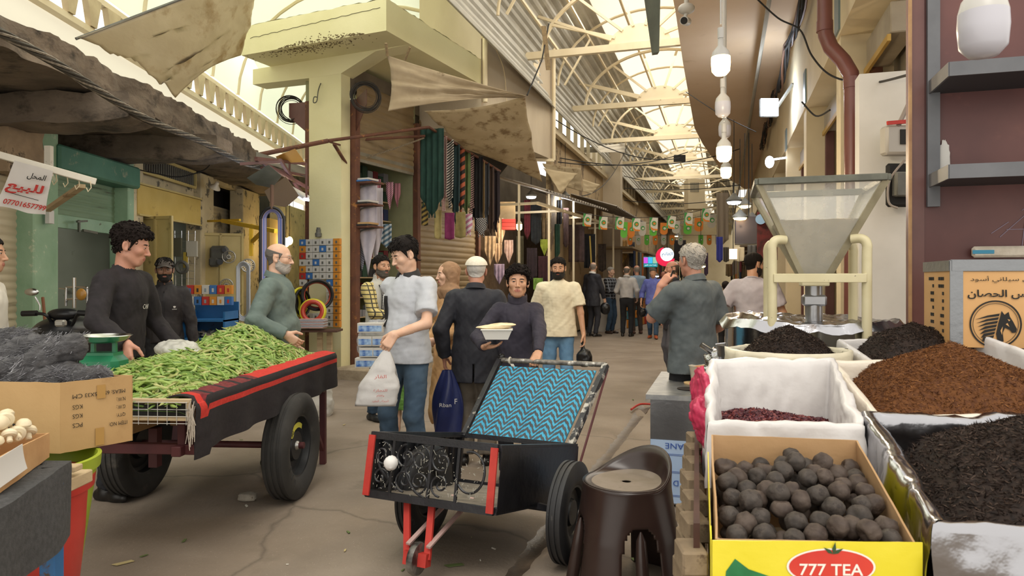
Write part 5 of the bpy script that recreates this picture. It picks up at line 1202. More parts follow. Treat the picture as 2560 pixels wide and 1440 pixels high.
# chevron mat on the backboard
def BM(u,v,o=0):return bl.lerp(br,.04+.90*u).lerp(tl.lerp(tr,.045+.90*u),.01+.89*v)+bn*o
bn=(br-bl).cross(tl-bl).normalized();bn=bn if bn.y<0 else-bn
mt=MB();mt.m=0;mt.sheet(lambda a,b:BM(a,b,.008),8,8,.012)
mt.m=1;NC,NR=6,13
for i in range(NC):
 for j in range(-2,NR+1):
  for h_ in(0,1):
   for k in range(3):
    u0=(i+h_*.5+k/6)/NC;u1=(i+h_*.5+(k+1)/6)/NC
    f=lambda u:(j+1.6*(1-abs(((u*NC-i)-.5)*2)))/NR
    k0=.0 if(k%3)else .0;st_=(.16 if k==1 else 0)/NR
    v00,v01=f(u0+1e-6)+st_,f(u1-1e-6)+st_;th_=.50/NR
    q=[(u0,v00),(u1,v01),(u1,v01+th_),(u0,v00+th_)];q=[(a,min(1,max(0,b)))for a,b in q]
    if q[2][1]-q[0][1]<1e-4 and q[2][1]-q[1][1]<1e-4:continue
    mt.add([BM(a,b,.0155)for a,b in q],[(0,1,2,3)])
mt.build('chevron_mat',[mat('turquoise_mat','#2f93b8','#3aa3c8',scale=12,rough=.6,bump=.002,bscale=90),mat('charcoal_chevron','#3a3f44','#474c50',scale=20,rough=.7)],hc_)
for wc_,out in((Vector((.298,3.60,.257)),1),(Vector((-.49,3.95,.257)),-1)):
 tt,rr=MB(),MB();tyre(tt,rr,wc_,e0,.257,.095,.135,2);w_=tt.build('wheel',mat('handcart_rubber','#1d1d1f','#28282a',scale=8,rough=.55,c3='#6d6a66',t3=.62,s3=5,w3=.12),hc_,ang=50);rr.build('rim',M_rim,w_)
 hb=MB();hb.cyl(wc_-e0*.05*-out,wc_+e0*.06*out,.025,n=16);hb.build('hub',M_silver,w_)
mb=MB();mb.tube([Vector((.298,3.60,.257)),Vector((-.49,3.95,.257))],.016,8);mb.bar(Vector((.21,3.64,.257)),H(W_,.45,D_),.03);mb.bar(Vector((-.38,3.90,.257)),H(0,.45,D_),.03);mb.build('axle',M_iron,hc_)
cw=Vector((-.445,3.28,.145));fk=MB()
for s_ in(-.055,.055):fk.bar(cw+e0*s_,H(.27+s_*1.3,.06,D_),.034,.014,e1)
fk.bar(cw-e0*.062,cw+e0*.062,.05,.06,e2);fk.build('caster_fork',M_redp,hc_)
fk=MB()
for s_ in(-.05,.06):fk.bar(cw+e0*s_+Vector((0,0,.06)),H(.36+s_,.34,D_),.022,.01,e1)
fk.build('fork_brace',mat('faded_pink_steel','#a98a84','#b99c96',scale=9,rough=.6),hc_)
mb=MB();mb.lathe(cw,[(.001,-.012),(.03,-.018),(.055,-.018),(.072,-.016),(.076,0),(.072,.016),(.055,.018),(.03,.018),(.001,.012)],36,e0);w_=mb.build('caster_wheel',mat('worn_steel_tread','#3a3836','#8a8680',scale=12,rough=.35,metal=.5),hc_)
# ---- brown stool
stl=thing('plastic_stool','dark brown moulded plastic stool with a raised back lip','stool');sc0=Vector((.545,3.33,0));S_R=.205
M_stool=mat('brown_plastic','#2a1e1b','#332521',scale=4,rough=.28,c3='#40322d',t3=.68,s3=6,w3=.1);M_seat=mat('dusty_seat','#75695a','#82766a',scale=9,rough=.75,c3='#5a4d42',t3=.62,s3=12)
nt_,nz_=128,44;vs=[];fs=[]
def leg_phase(t):return((t-R(52))%(pi/2))/(pi/2)-.5
def srad(t,z):
 k=(.485-z)/.485;lip=1;r_=S_R*(1+.02)+.075*k**1.1;ph=abs(leg_phase(t));return r_+(.014*math.cos((ph-.5)*2*pi*1.0)*min(1,k*2.2)if True else 0)
def ztop(t):
 d_=math.atan2(math.sin(t-R(38)),math.cos(t-R(38)));return .497+.135*max(0,math.cos(d_*.92))**1.6*(abs(d_)<R(97))
for i in range(nt_):
 t=2*pi*i/nt_
 for j in range(nz_+1):
  zt=ztop(t);z=zt*j/nz_;r_=srad(t,min(z,.485))+(.02*(z-.5)if z>.5 else 0);vs.append(sc0+Vector((math.cos(t)*r_,math.sin(t)*r_,z)))
for i in range(nt_):
 for j in range(nz_):
  t=2*pi*(i+.5)/nt_;z=ztop(t)*(j+.5)/nz_;ph=abs(leg_phase(t));w0=.25
  if ph<w0 and z<.335*math.sqrt(max(0,1-(ph/w0)**5)):continue
  a,b=i*(nz_+1)+j,((i+1)%nt_)*(nz_+1)+j;fs.append((a,b,b+1,a+1))
mb=MB();mb.add(vs,fs);o=mb.build('shell',M_stool,stl,ang=180);md=o.modifiers.new('s','SOLIDIFY');md.thickness=.008;md.offset=-1
mb=MB();nr=14;vs=[];fs=[]
for j in range(nr+1):
 for i in range(64):t=2*pi*i/64;r_=.022+(S_R-.022)*j/nr;d_=ztop(t)-.497;vs.append(sc0+Vector((math.cos(t)*r_,math.sin(t)*r_,.488+.009*(j/nr)**8+d_*max(0,(j/nr-.62)/.38)**2.2)))
for j in range(nr):
 for i in range(64):fs.append((j*64+i,j*64+(i+1)%64,(j+1)*64+(i+1)%64,(j+1)*64+i))
mb.add(vs,fs);mb.mi=[0 if j<11 else 1 for j in range(nr)for i in range(64)];o=mb.build('seat',[M_seat,M_stool],stl,ang=180);md=o.modifiers.new('s','SOLIDIFY');md.thickness=.005;md.offset=-1
for k in range(4):
 t=R(52)+pi/2*k+pi/4;mb=MB()
 mb.tube([sc0+Vector((math.cos(t)*(srad(t,z)+.001),math.sin(t)*(srad(t,z)+.001),z))for z in(.02,.1,.2,.29,.33)],.03,10,rs=[.030,.030,.028,.022,.004]);mb.build('leg_rib',M_stool,stl)
M_liner=mat('white_liner_paper','#c9c5c3','#d4d0ce',scale=3,rough=.35,bump=.012,bscale=4)
M_liner2=mat('cream_sack_plastic','#cfc6ae','#ddd6c2',scale=4,rough=.5,bump=.006,bscale=12,c3='#a9b79a',t3=.7,s3=6)
M_foil=mat('silver_foil','#a9a9ae',rough=.2,metal=1,bump=.006,bscale=5)
M_tea=mat('black_tea','#1a1310','#2d211b',scale=60,rough=.75,spec=.25);M_tea2=mat('black_tea_light','#4d3b30','#2c211b',scale=60,rough=.7,spec=.3)
M_red1=mat('brown_tea','#4f2e19','#68401f',scale=60,rough=.8,spec=.25);M_red2=mat('golden_tea_stalk','#8a5a2e','#70441f',scale=60,rough=.75,spec=.3)
M_hib=mat('hibiscus','#3e1820','#5c2430',scale=50,rough=.6);M_hib2=mat('hibiscus_pale','#7a3a36',rough=.6)
def perim(pts,t):
 k=t*4;i=int(k)%4;return Vector(pts[i]).lerp(Vector(pts[(i+1)%4]),k-int(k))
def liner(name,par,pts,zin,zout,m,w=.028,amp=.008,seed=0,vox=None,lab=None,nu=120,drop=.0):
 """sheet folded over the rim of a box; pts carry the rim heights"""
 c=sum((Vector(p)for p in pts),Vector())/4;mb=MB()
 def f(a,b):
  p=perim(pts,a%1.0);o=Vector((p.x-c.x,p.y-c.y,0));o.normalize();n_=fbm((a*22,b*3+seed,seed*1.7))+.5*fbm((a*60,b*7,seed));zt=p.z
  if b<.45:q=b/.45;pos=p-o*(w*.5+.03*(1-q))+Z3*((zin-zt)*(1-q)-.004)
  elif b<.6:q=(b-.45)/.15;an=pi*q;pos=p+o*(-w*.5*math.cos(an))+Z3*(.012*math.sin(an))
  else:q=(b-.6)/.4;pos=p+o*(w*.5+.012*q)-Z3*((zt-zout)*q)
  return pos+o*n_*amp+Z3*n_*amp*.7
 mb.sheet(f,nu,26,.0025,cap=False);return mb.build(name,m,par,ang=180)
def heap_obj(name,label,cat,inside,peak,base,mats,n,seed,size=(.012,.0022),prof=1.0,pts=None,lo=None):
 """stuff: a smooth core with loose leaves on it. inside(x, y) -> 0..1 how far from the rim"""
 x0,x1,y0,y1=lo;rs=random.Random(seed);mb=MB();mb.m=0
 def h(x,y):return base(x,y)+(peak(x,y)+.012)*min(1,max(0,inside(x,y))/.09)**.75-.012+.006*fbm((x*22,y*22,seed))
 nx=60;ny=50;g={};vs=[]
 for i in range(nx+1):
  for j in range(ny+1):
   x,y=x0+(x1-x0)*i/nx,y0+(y1-y0)*j/ny
   if inside(x,y)>-.02:g[i,j]=len(vs);vs.append((x,y,h(x,y)))
 mb.add(vs,[(g[i,j],g[i+1,j],g[i+1,j+1],g[i,j+1])for i in range(nx)for j in range(ny)if all(q in g for q in((i,j),(i+1,j),(i+1,j+1),(i,j+1)))])
 k=0
 while k<n:
  x,y=rs.uniform(x0,x1),rs.uniform(y0,y1)
  if inside(x,y)<0:continue
  k+=1;p=Vector((x,y,h(x,y)+rs.uniform(-.001,.004)));L_=size[0]*rs.uniform(.5,1.5);w_=size[1]*rs.uniform(.7,1.6)
  d=Vector((rs.gauss(0,1),rs.gauss(0,1),rs.gauss(0,.45))).normalized();s=d.cross(Vector((rs.gauss(0,1),rs.gauss(0,1),1))).normalized()*w_;u=d.cross(s).normalized()*w_*.7;b=d*L_/2;cv=u*rs.uniform(-1.5,1.5)
  mb.m=0 if rs.random()<.62 else 1;mb.add([p-b,p+s+cv,p-s+cv,p+u+cv,p+b],[(0,1,3),(0,3,2),(0,2,1),(4,3,1),(4,2,3),(4,1,2)])
 o=mb.build(name,mats,ang=30);return tag(o,label,cat,kind='stuff')
def quad_in(pts):
 Q=[Vector((p[0],p[1],0))for p in pts]
 def f(x,y):
  m=9
  for i in range(4):
   a,b=Q[i],Q[(i+1)%4];e=b-a;n_=Vector((-e.y,e.x,0)).normalized();s=n_.dot(Vector((x,y,0))-a);c=sum(Q,Vector())/4
   if n_.dot(c-a)<0:s=-s
   m=min(m,s)
  return m
 return f
def bounds(pts,e=0):xs=[p[0]for p in pts];ys=[p[1]for p in pts];return(min(xs)-e,max(xs)+e,min(ys)-e,max(ys)+e)
# table under everything
tbl=thing('stall_table','long wooden table carrying the boxes of tea and dried limes','table')
mb=MB();mb.prism([(.50,1.56,.67),(1.95,1.52,.67),(2.35,3.3,.78),(.92,3.3,.78)],Z3*.03);mb.build('tabletop',M_wood,tbl)
for p in((.60,1.66),(1.9,1.62),(.98,3.2),(2.2,3.2)):mb=MB();mb.box((p[0],p[1],.35),(.05,.05,.70));mb.build('leg',M_redst,tbl)
# edge of stacked slatted wood beside the stool
cr=thing('slatted_crate','stack of slatted wooden crate ends along the left side of the tea table','crate')
M_slat=mat('weathered_block','#75644f','#8c7a62',scale=9,rough=.9,bump=.003,bscale=40,c3='#5c4a3a',t3=.6,s3=12)
rs=random.Random(3)
sb0=None
for r in range(13):
 for k in range(7):
  d_=1.66+k*.20+(.06 if r%2 else 0);p=Vector((.412+(d_-1.6)*.27+rs.uniform(-.006,.006)-(.014 if r%2 else 0),d_,.05+r*.062))
  if sb0 is None:mb=MB();mb.box((0,0,0),(.06,.097,.056),ch=.005);sb0=mb.build('slat_block',M_slat,local=True);sb0.parent=cr;o=sb0
  else:o=sb0.copy();COL.objects.link(o)
  o.location=p;o.rotation_euler=(0,0,rs.uniform(-.05,.05))
mb=MB();mb.prism([(.425,1.64,.02),(.44,1.64,.02),(.81,3.04,.02),(.795,3.04,.02)],Z3*.86);mb.build('side_board',mat('dark_red_board','#3d241d','#4c2f26',scale=6,rough=.8),cr)
# carton of dried limes
L0,L1_,L2_,L3_=Vector((.46,1.575,.868)),Vector((.90,1.565,.862)),Vector((1.0,2.03,.985)),Vector((.585,2.045,.998))
lb=thing('lime_box','open yellow tea carton full of dried black limes at the front of the stall','box')
M_yb=mat('yellow_print','#d9c81e','#e3d338',scale=3,rough=.35,bump=.001,bscale=30,c3='#d9a52e',t3=.66,s3=4,w3=.25)
pts=[L0,L1_,L2_,L3_];zb=.70
mb=MB();ip=[Vector((p.x,p.y,0))for p in pts]
for k in range(4):
 a,b=ip[k],ip[(k+1)%4];za,zb_=pts[k].z,pts[(k+1)%4].z;n_=Vector(((b-a).y,-(b-a).x,0)).normalized()
 mb.m=0;mb.sheet(lambda u,v:a.lerp(b,u)+Z3*(zb+(za+(zb_-za)*u-zb)*v+.003*fbm((u*6,k,v)))+n_*.004*fbm((u*2,v*2,k)),12,6,.005)
mb.build('carton',mat('tan_kraft','#a5825a','#b4916a',scale=3,rough=.85,bump=.001,bscale=60,c3='#8c6c48',t3=.62,s3=6),lb,ang=40)
fy=(L1_-L0);fy.z=0;fy.normalize();fnn=Vector((fy.y,-fy.x,0));fo=Vector((L0.x,L0.y,0))-fy*.012+fnn*.006
def FP(u,z,o=0):return fo+fy*u+fnn*(.0035+o)+Z3*z
mb=MB();mb.sheet(lambda a,b:FP(a*.464,zb+b*(.868-zb)*(1-.006*a),.0015*fbm((a*5,b*3,2))),14,4,.003);mb.sheet(lambda a,b:Vector((L0.x-.012,L0.y,0)).lerp(Vector((L3_.x-.012,L3_.y,0)),a)+Z3*(zb+(L0.z+(L3_.z-L0.z)*a-zb-.05*(a>.1))*b),10,4,.003);mb.sheet(lambda a,b:Vector((L1_.x+.010,L1_.y,0)).lerp(Vector((L2_.x+.010,L2_.y,0)),a)+Z3*(zb+(L1_.z+(L2_.z-L1_.z)*a-zb-.02)*b),10,4,.003);mb.build('printed_face',M_yb,lb)
M_logo=mat('logo_red','#c8352a','#d2402f',scale=8,rough=.4);M_logow=mat('logo_white','#eee6dc',rough=.4);M_leafg=mat('logo_green','#1f6a3c','#2f8450',scale=12,rough=.4)
uc,zc=.262,.812
def ellp(u0,z0,ru,rz,o,m,nm,n=40):mb=MB();mb.add([FP(u0+ru*math.cos(2*pi*k/n),z0+rz*math.sin(2*pi*k/n),o)for k in range(n)],[tuple(range(n))]);mb.build(nm,m,lb,smooth=False)
ellp(uc,zc,.098,.041,.0030,M_logow,'logo_border');ellp(uc,zc,.093,.0375,.0038,M_logo,'logo_oval')
text('logo_text','777 TEA',M_logow,lb,FP(uc,zc-.006,.0045),fy,Z3,.026,.140,ext=.0,bold=.012)
mb=MB()
for a,L in((30,.026),(80,.028),(145,.026)):
 d=fy*math.cos(R(a))+Z3*math.sin(R(a));s=fy*-math.sin(R(a))+Z3*math.cos(R(a));b0=FP(uc+.004,zc+.029,.005);mb.add([b0,b0+d*L*.4+s*L*.16,b0+d*L,b0+d*L*.4-s*L*.16],[(0,1,2,3)])
mb.build('logo_leaf',mat('logo_leaf_dark','#2b4a2a',rough=.5),lb,smooth=False)
mb=MB();mb.add([FP(u,z,.003)for u,z in((.03,.80),(.05,.828),(.08,.805),(.14,.785),(.165,.76),(.165,.702),(.02,.702))],[tuple(range(7))]);mb.build('printed_leaf',M_leafg,lb,smooth=False)
lim=mat('dried_lime','#2c2521','#473e37',scale=26,rough=.7,bump=.0022,bscale=70,c3='#2a211c',t3=.56,s3=22);lim2=mat('dried_lime_brown','#362922','#50433a',scale=26,rough=.7,bump=.0022,bscale=70,c3='#3c2e26',t3=.6,s3=14)
LP=[]
for i in range(7):
 rsl=random.Random(i+40);ph=rsl.random()*9;dent=Vector([rsl.gauss(0,1)for _ in range(3)]).normalized();rib=9+i%3;dp=[.5,.25,.1,.6,.35,.0,.45][i]
 def fn(d,ph=ph,dent=dent,rib=rib,dp=dp,i=i):
  az=math.atan2(d.y,d.x);k=1+.08*fbm((d.x*1.8+ph,d.y*1.8,d.z*1.8))+.02*fbm((d.x*7+ph,d.y*7,d.z*7))+(.022 if i%3==0 else .006)*math.cos(az*rib)*math.sqrt(max(0,1-d.z**2));k-=.16*max(0,d.z-.86)/.14*.7;c_=d.dot(dent);return k-dp*max(0,(c_-.72)/.28)**1.5
 mb=MB();mb.ell((0,0,0),(.0265,.0265,.0245),30,20,fn=fn);o=mb.build('dried_lime',lim if i%3 else lim2,local=True,ang=180);LP.append(o)
placed=[];rs=random.Random(8);inn=quad_in(pts);used=set()
def limh(x,y):return .845+(y-1.6)*.15+.040*math.exp(-((x-.78)/.16)**2-((y-1.85)/.16)**2)
for lay in(-.045,0.0,.018):
 for _ in range(2600):
  x,y=rs.uniform(.47,1.0),rs.uniform(1.58,2.03)
  if inn(x,y)<.030:continue
  p=Vector((x,y,limh(x,y)+lay+rs.uniform(-.006,.008)))
  if all((p-q).length>.0475 for q in placed):
   placed.append(p);k=rs.randrange(7)
   if k in used:o=LP[k].copy();COL.objects.link(o)
   else:o=LP[k];used.add(k)
   o.location=p;o.rotation_euler=(rs.uniform(0,6),rs.uniform(0,6),rs.uniform(0,6));o.scale=(rs.uniform(.9,1.14),)*3;tag(o,'wrinkled dried black lime lying loose in the yellow carton','dried lime','dried limes in the yellow carton')
H_=[Vector((.625,2.20,1.0)),Vector((1.09,2.19,.99)),Vector((1.215,2.65,1.14)),Vector((.755,2.65,1.14))]
hb=thing('lined_box','box with a white paper lining and a little dark red hibiscus inside','box');liner('lining',hb,H_,.90,.80,M_liner,.034,.011,3)
mb=MB();mb.prism([(p.x,p.y,.80)for p in H_],Z3*.02);mb.build('carton',M_card2,hb)
heap_obj('dried_hibiscus','dark red dried hibiscus petals in the white lined box','hibiscus',quad_in([(.66,2.24),(1.06,2.23),(1.17,2.6),(.78,2.6)]),lambda x,y:0,lambda x,y:.935+(y-2.2)*.06+.02*math.sin(x*9),[M_hib,M_hib2],2600,4,(.016,.004),lo=(.62,1.2,2.2,2.64))
# foil lined box with black tea
Fq=[Vector((.955,1.56,.90)),Vector((1.95,1.52,.90)),Vector((2.15,2.22,1.0)),Vector((1.165,2.27,1.0))]
fb=thing('foil_box','wide foil lined box holding a heap of black tea, nearest to the camera','box');liner('foil_lining',fb,Fq,.80,.64,M_foil,.05,.022,11,nu=160)
mb=MB();mb.prism([(p.x,p.y,.66)for p in Fq],Z3*.02);mb.build('carton',M_card2,fb)
inF=quad_in([(p.x,p.y)for p in Fq])
heap_obj('black_tea','heap of long black tea leaves in the foil lined box','tea',lambda x,y:inF(x,y)-.03,lambda x,y:.24*max(0,1-math.hypot((x-1.50)/.55,(y-1.92)/.52))**.9,lambda x,y:.83+.05*(y-1.5),[M_tea,M_tea2],14000,5,(.026,.0017),lo=bounds(Fq))
# brown tea
Rq=[Vector((1.20,2.30,1.0)),Vector((1.98,2.24,1.0)),Vector((2.16,2.84,1.10)),Vector((1.31,2.86,1.11))]
rb_=thing('lined_box','box with clear lining heaped with bright brown tea','box');liner('lining',rb_,Rq,.95,.80,mat('hazy_liner','#d9cdbd','#e4dacb',scale=4,rough=.3,bump=.005,bscale=12),.034,.010,21)
mb=MB();mb.prism([(p.x,p.y,.80)for p in Rq],Z3*.02);mb.build('carton',M_card2,rb_)
inR=quad_in([(p.x,p.y)for p in Rq])
heap_obj('brown_tea','cone of reddish brown tea between the black tea heaps','tea',lambda x,y:inR(x,y)-.02,lambda x,y:.22*max(0,1-math.hypot((x-1.62)/.50,(y-2.58)/.48))**.95,lambda x,y:.985+.06*(y-2.3),[M_red1,M_red2],15000,6,(.016,.0013),lo=bounds(Rq))
# round sack, middle box, right boxes
sk_=thing('tea_sack','round cream plastic sack rolled down round a heap of black tea','sack');sc1=Vector((1.27,3.22,0));mb=MB()
mb.sheet(lambda a,b:(lambda t,n_:sc1+Vector((math.cos(t),math.sin(t)*.9,0))*(.235+(.03*math.sin(b*pi)if b<.3 else .03+.02*b)+n_*.012)+Z3*((1.06+b/.3*.08)if b<.3 else 1.14-(b-.3)*.45+.01*n_))(2*pi*a,fbm((a*14,b*4,2))+.4*fbm((a*40,b*6,4))),90,22,.003,cap=False);mb.build('sack',M_liner2,sk_,ang=180)
heap_obj('black_tea','cone of black tea in the round cream sack','tea',lambda x,y:.235-math.hypot(x-sc1.x,(y-sc1.y)/.9),lambda x,y:.15*max(0,1-math.hypot(x-sc1.x,(y-sc1.y))/.27)**.9,lambda x,y:1.095,[M_tea,M_tea2],7000,7,(.018,.0016),lo=(1.0,1.54,2.95,3.5))
Mq=[Vector((1.52,2.92,1.09)),Vector((2.18,2.86,1.07)),Vector((2.32,3.4,1.14)),Vector((1.60,3.42,1.15))]
mbx=thing('lined_box','white lined box with a wide heap of black tea behind the brown tea','box');liner('lining',mbx,Mq,1.0,.84,M_liner,.03,.009,31);mb=MB();mb.prism([(p.x,p.y,.84)for p in Mq],Z3*.02);mb.build('carton',M_card2,mbx)
inM=quad_in([(p.x,p.y)for p in Mq])
heap_obj('black_tea','wide heap of black tea in front of the horse carton','tea',lambda x,y:inM(x,y)-.01,lambda x,y:.19*max(0,1-math.hypot((x-1.80)/.44,(y-3.14)/.40))**.9,lambda x,y:1.07,[M_tea,M_tea2],8000,8,(.018,.0016),lo=bounds(Mq))
Nq=[Vector((1.86,2.40,1.10)),Vector((2.5,2.34,1.09)),Vector((2.6,2.86,1.16)),Vector((1.78,2.92,1.21))]
Nq=[p+Vector((.18,.02,0))for p in Nq]
nb_=thing('lined_box','white lined box with black tea below the horse carton','box');liner('lining',nb_,Nq,1.02,.84,M_liner,.03,.010,41);mb=MB();mb.prism([(p.x,p.y,.84)for p in Nq],Z3*.02);mb.build('carton',M_card2,nb_)
inN=quad_in([(p.x,p.y)for p in Nq])
heap_obj('black_tea','heap of black tea at the far end of the stall below the horse carton','tea',lambda x,y:inN(x,y)-.02,lambda x,y:.22*max(0,1-math.hypot((x-2.28)/.42,(y-2.66)/.38))**.9,lambda x,y:1.06,[M_tea,M_tea2],4000,9,(.012,.002),lo=bounds(Nq))
Oq=[Vector((1.96,1.98,.98)),Vector((2.5,1.95,.98)),Vector((2.55,2.36,1.06)),Vector((1.99,2.38,1.07))]
ob_=thing('lined_box','white lined box crammed between the foil box and the black tea','box');liner('lining',ob_,[p+Vector((.20,0,0))for p in Oq],.94,.80,M_liner,.03,.012,51)
# risers under the boxes, so that nothing hangs in the air
ri=thing('plank_riser','dark plank step under the rear boxes of tea','riser');mb=MB();mb.prism([(1.24,2.36,.78),(2.7,2.3,.78),(2.8,3.4,.80),(1.5,3.42,.80)],Z3*.03);mb.build('plank',M_brown,ri)
# pink bag, steel cabinet, tub and scoop
Mp=mat('pink_plastic','#c4365a','#d44a6c',scale=8,rough=.35,trans=.2,bump=.004,bscale=30)
bag('pink_bag','crumpled pink plastic bag stuffed beside the white lined box','bag',[el((.675,2.50,1.04),(.022,.10,.10),.03),el((.655,2.42,.96),(.02,.09,.07),.03),el((.66,2.36,.89),(.016,.06,.08),.02),el((.635,2.40,1.0),(.02,.05,.05),.02)],.004,Mp,.008,55)
cb=thing('steel_cabinet','small stainless steel cabinet with blue film on its lower door, beside the tea stall','cabinet')
c0=Vector((.883,4.48,0));M_st=mat('stainless','#8e8e90','#a3a3a5',scale=3,rough=.28,metal=.9,bump=.0006,bscale=40)
def CB(a,b,z):return c0+V*a+U*b+Z3*z
mb=MB();mb.prism([CB(0,.02,.02),CB(.34,.02,.02),CB(.34,1.0,.02),CB(0,1.0,.02)],Z3*.67);mb.build('body',M_st,cb)
mb=MB();mb.prism([CB(-.025,-.02,.69),CB(.36,-.02,.69),CB(.36,1.15,.69),CB(-.025,1.15,.69)],Z3*.03);mb.build('worktop',mat('scratched_steel','#98999b','#b4b4b2',scale=12,rough=.35,metal=.8),cb)
mb=MB();mb.sheet(lambda a,b:CB(.002+.27*a,.013,.03+.40*b),2,2,.002);mb.sheet(lambda a,b:CB(-.003,.02+.5*a,.03+.2*b),2,2,.002);mb.build('protective_film',mat('pale_blue_film','#9db4d4','#aabfdb',scale=4,rough=.3),cb)
Mb_=mat('blue_print','#2c4d9a',rough=.5)
text('film_print','KANE',Mb_,cb,CB(.17,.008,.395),-V,-Z3,.035,.15);text('film_print','AL D',Mb_,cb,CB(.20,.008,.16),-V,-Z3,.035,.11)
mb=MB()
for z in(.335,.343,.225,.233,.075,.083):mb.bar(CB(.005,.010,z),CB(.265,.010,z),.001,.002)
mb.build('film_print',Mb_,cb)
mb=MB();mb.lathe(CB(.24,.28,.721),[(.001,.001),(.085,.001),(.09,.004),(.001,.004)],36,sy=.9);mb.build('round_hole',mat('dark_hole','#1d1512',rough=.9),cb)
mb=MB();mb.lathe(CB(.27,.52,.722),[(.001,0),(.085,0),(.088,.01),(.001,.012)],36);tag(mb.build('wooden_disc',mat('birch_lid','#c9a878','#d6b888',scale=8,rough=.7)),'round pale wooden lid lying on the steel cabinet','lid')
tu=thing('plastic_tub','clear plastic tub of spice with a blue scoop on the steel cabinet','tub');tp_=P(1762,905,4.9);tp_.z=.725
mb=MB();mb.lathe(tp_,[(.001,0),(.075,0),(.09,.12),(.094,.125),(.086,.122),(.001,.10)],28,sx=1.2);mb.build('tub',mat('clear_tub','#d6cdbb',rough=.2,alpha=.85),tu);mb=MB();mb.lathe(tp_+Z3*.10,[(.001,.03),(.05,.022),(.085,0)],24,sx=1.2);mb.build('spice',mat('orange_spice','#b9794a','#c98c5c',scale=80,rough=.9),tu)
mb=MB();mb.box(tp_+Vector((.05,.02,.155)),(.06,.04,.02),ch=.006);mb.build('scoop',mat('blue_plastic','#2b7fc0',rough=.35),tu)
sg=thing('steel_scoop','steel scoop with a tube handle resting on crumpled foil','scoop');s0=P(1752,862,4.3);s1=P(1800,893,4.3)
mb=MB();mb.cyl(s0,s1,.018,n=18);mb.build('handle',M_chrome,sg);mb=MB();mb.sheet(lambda a,b:s1+(s1-s0).normalized()*(.16*b)+Vector((0,.05*math.sin((a-.5)*2.6),.03-.05*math.cos((a-.5)*2.6))),12,6,.002);mb.build('blade',M_chrome,sg)
bag('foil_bundle','crumpled silver foil bundle beside the scoop','foil',[el(tuple(P(1812,905,4.3)),(.13,.10,.09),.02),el(tuple(P(1800,950,4.2)),(.10,.1,.14),.02)],.008,M_foil,.012,45)
# metal tin of spice and the drum covered with foil
mb=MB();cc=P(1868,890,4.2);cc.z=0
tn=thing('metal_pot','dented metal pot of brown spice behind the round sack','pot');mb.lathe(cc,[(.001,.80),(.17,.80),(.175,1.02),(.185,1.06),(.176,1.058),(.165,1.03),(.001,1.03)],36);mb.build('pot',M_st,tn);mb=MB();mb.lathe(cc,[(.001,1.045),(.164,1.035)],30);mb.build('spice',mat('brown_spice','#7a5a38','#8c6c48',scale=90,rough=.95,bump=.004,bscale=120),tn)
dr=thing('foil_drum','wide round steel drum under a crinkled foil cover below the grinder','drum');dc=Vector((1.68,3.95,0))
mb=MB();mb.lathe(dc,[(.001,.82),(.455,.82),(.46,.9),(.462,1.20),(.470,1.215),(.001,1.215)],64,sy=.85);mb.build('drum',mat('polished_tin','#b8b8ba',rough=.14,metal=1,bump=.002,bscale=5),dr,ang=30)
mb=MB();mb.sheet(lambda a,b:dc+Vector((math.cos(2*pi*a),math.sin(2*pi*a)*.85,0))*(.50*b)+Z3*(1.225+.030*fbm((math.cos(6.28*a)*b*3,math.sin(6.28*a)*b*3,1))+.02*max(0,math.cos(2*pi*a-2.6))*b-.05*max(0,b-.92)/.08),96,26,.002,cap=False);mb.build('foil_cover',M_foil,dr,ang=25)
# ---- grinder: frame, hopper, flour
gr=thing('grain_hopper','cream steel frame carrying a square glass sided hopper of flour','grinder');hf=Vector((1.265,3.60,0));hs_=.60;hc2=hf+V*hs_/2+U*hs_/2;ZR,ZA=1.955,1.455
def HP(a,b,t):q=t;s=hs_/2*(1-q)+.055*q;return hc2+V*(a*s)+U*(b*s)+Z3*(ZR+(ZA-ZR)*q)
CRN=[(-1,-1),(1,-1),(1,1),(-1,1)]
M_hf=mat('greasy_steel','#55554c','#6a6a5e',scale=8,rough=.45,metal=.4);M_cf=mat('chipped_cream','#c6bb94','#d2c8a4',scale=6,rough=.45,c3='#3b3226',t3=.66,s3=14,w3=.03)
mb=MB()
for k in range(4):mb.bar(HP(*CRN[k],0),HP(*CRN[(k+1)%4],0),.035,.035,ch=.004)
mb.build('rim',M_hf,gr)
mb=MB()
for k in range(4):mb.bar(HP(*CRN[k],.02),HP(*CRN[k],1),.034,.014,up=CRN and(HP(*CRN[k],0)-hc2))
mb.build('corner_rib',mat('floury_steel','#a39a80','#8a8168',scale=7,rough=.6),gr)
mg=mat('dusty_glass','#cfd0c9',rough=.12,alpha=.34,c2='#e2e0d6',scale=9)
for k in range(4):
 mb=MB();a,b=CRN[k],CRN[(k+1)%4];mb.sheet(lambda u,v:HP(*a,.02+.96*v).lerp(HP(*b,.02+.96*v),u),1,1,.003);mb.build('glass_side',mg,gr)
mb=MB();tfl=.385;vs=[HP(a*.97,b*.97,tfl)for a,b in CRN]+[HP(a*.95,b*.95,.99)for a,b in CRN]
n_=16;top=[[HP(-.97,-.97,tfl).lerp(HP(.97,-.97,tfl),i/n_).lerp(HP(-.97,.97,tfl).lerp(HP(.97,.97,tfl),i/n_),j/n_)+Z3*.008*fbm((i*.5,j*.5,0))for j in range(n_+1)]for i in range(n_+1)]
mb.add([p for r in top for p in r],[(i*(n_+1)+j,(i+1)*(n_+1)+j,(i+1)*(n_+1)+j+1,i*(n_+1)+j+1)for i in range(n_)for j in range(n_)]);mb.add(vs,[(0,1,5,4),(1,2,6,5),(2,3,7,6),(3,0,4,7),(4,5,6,7)])
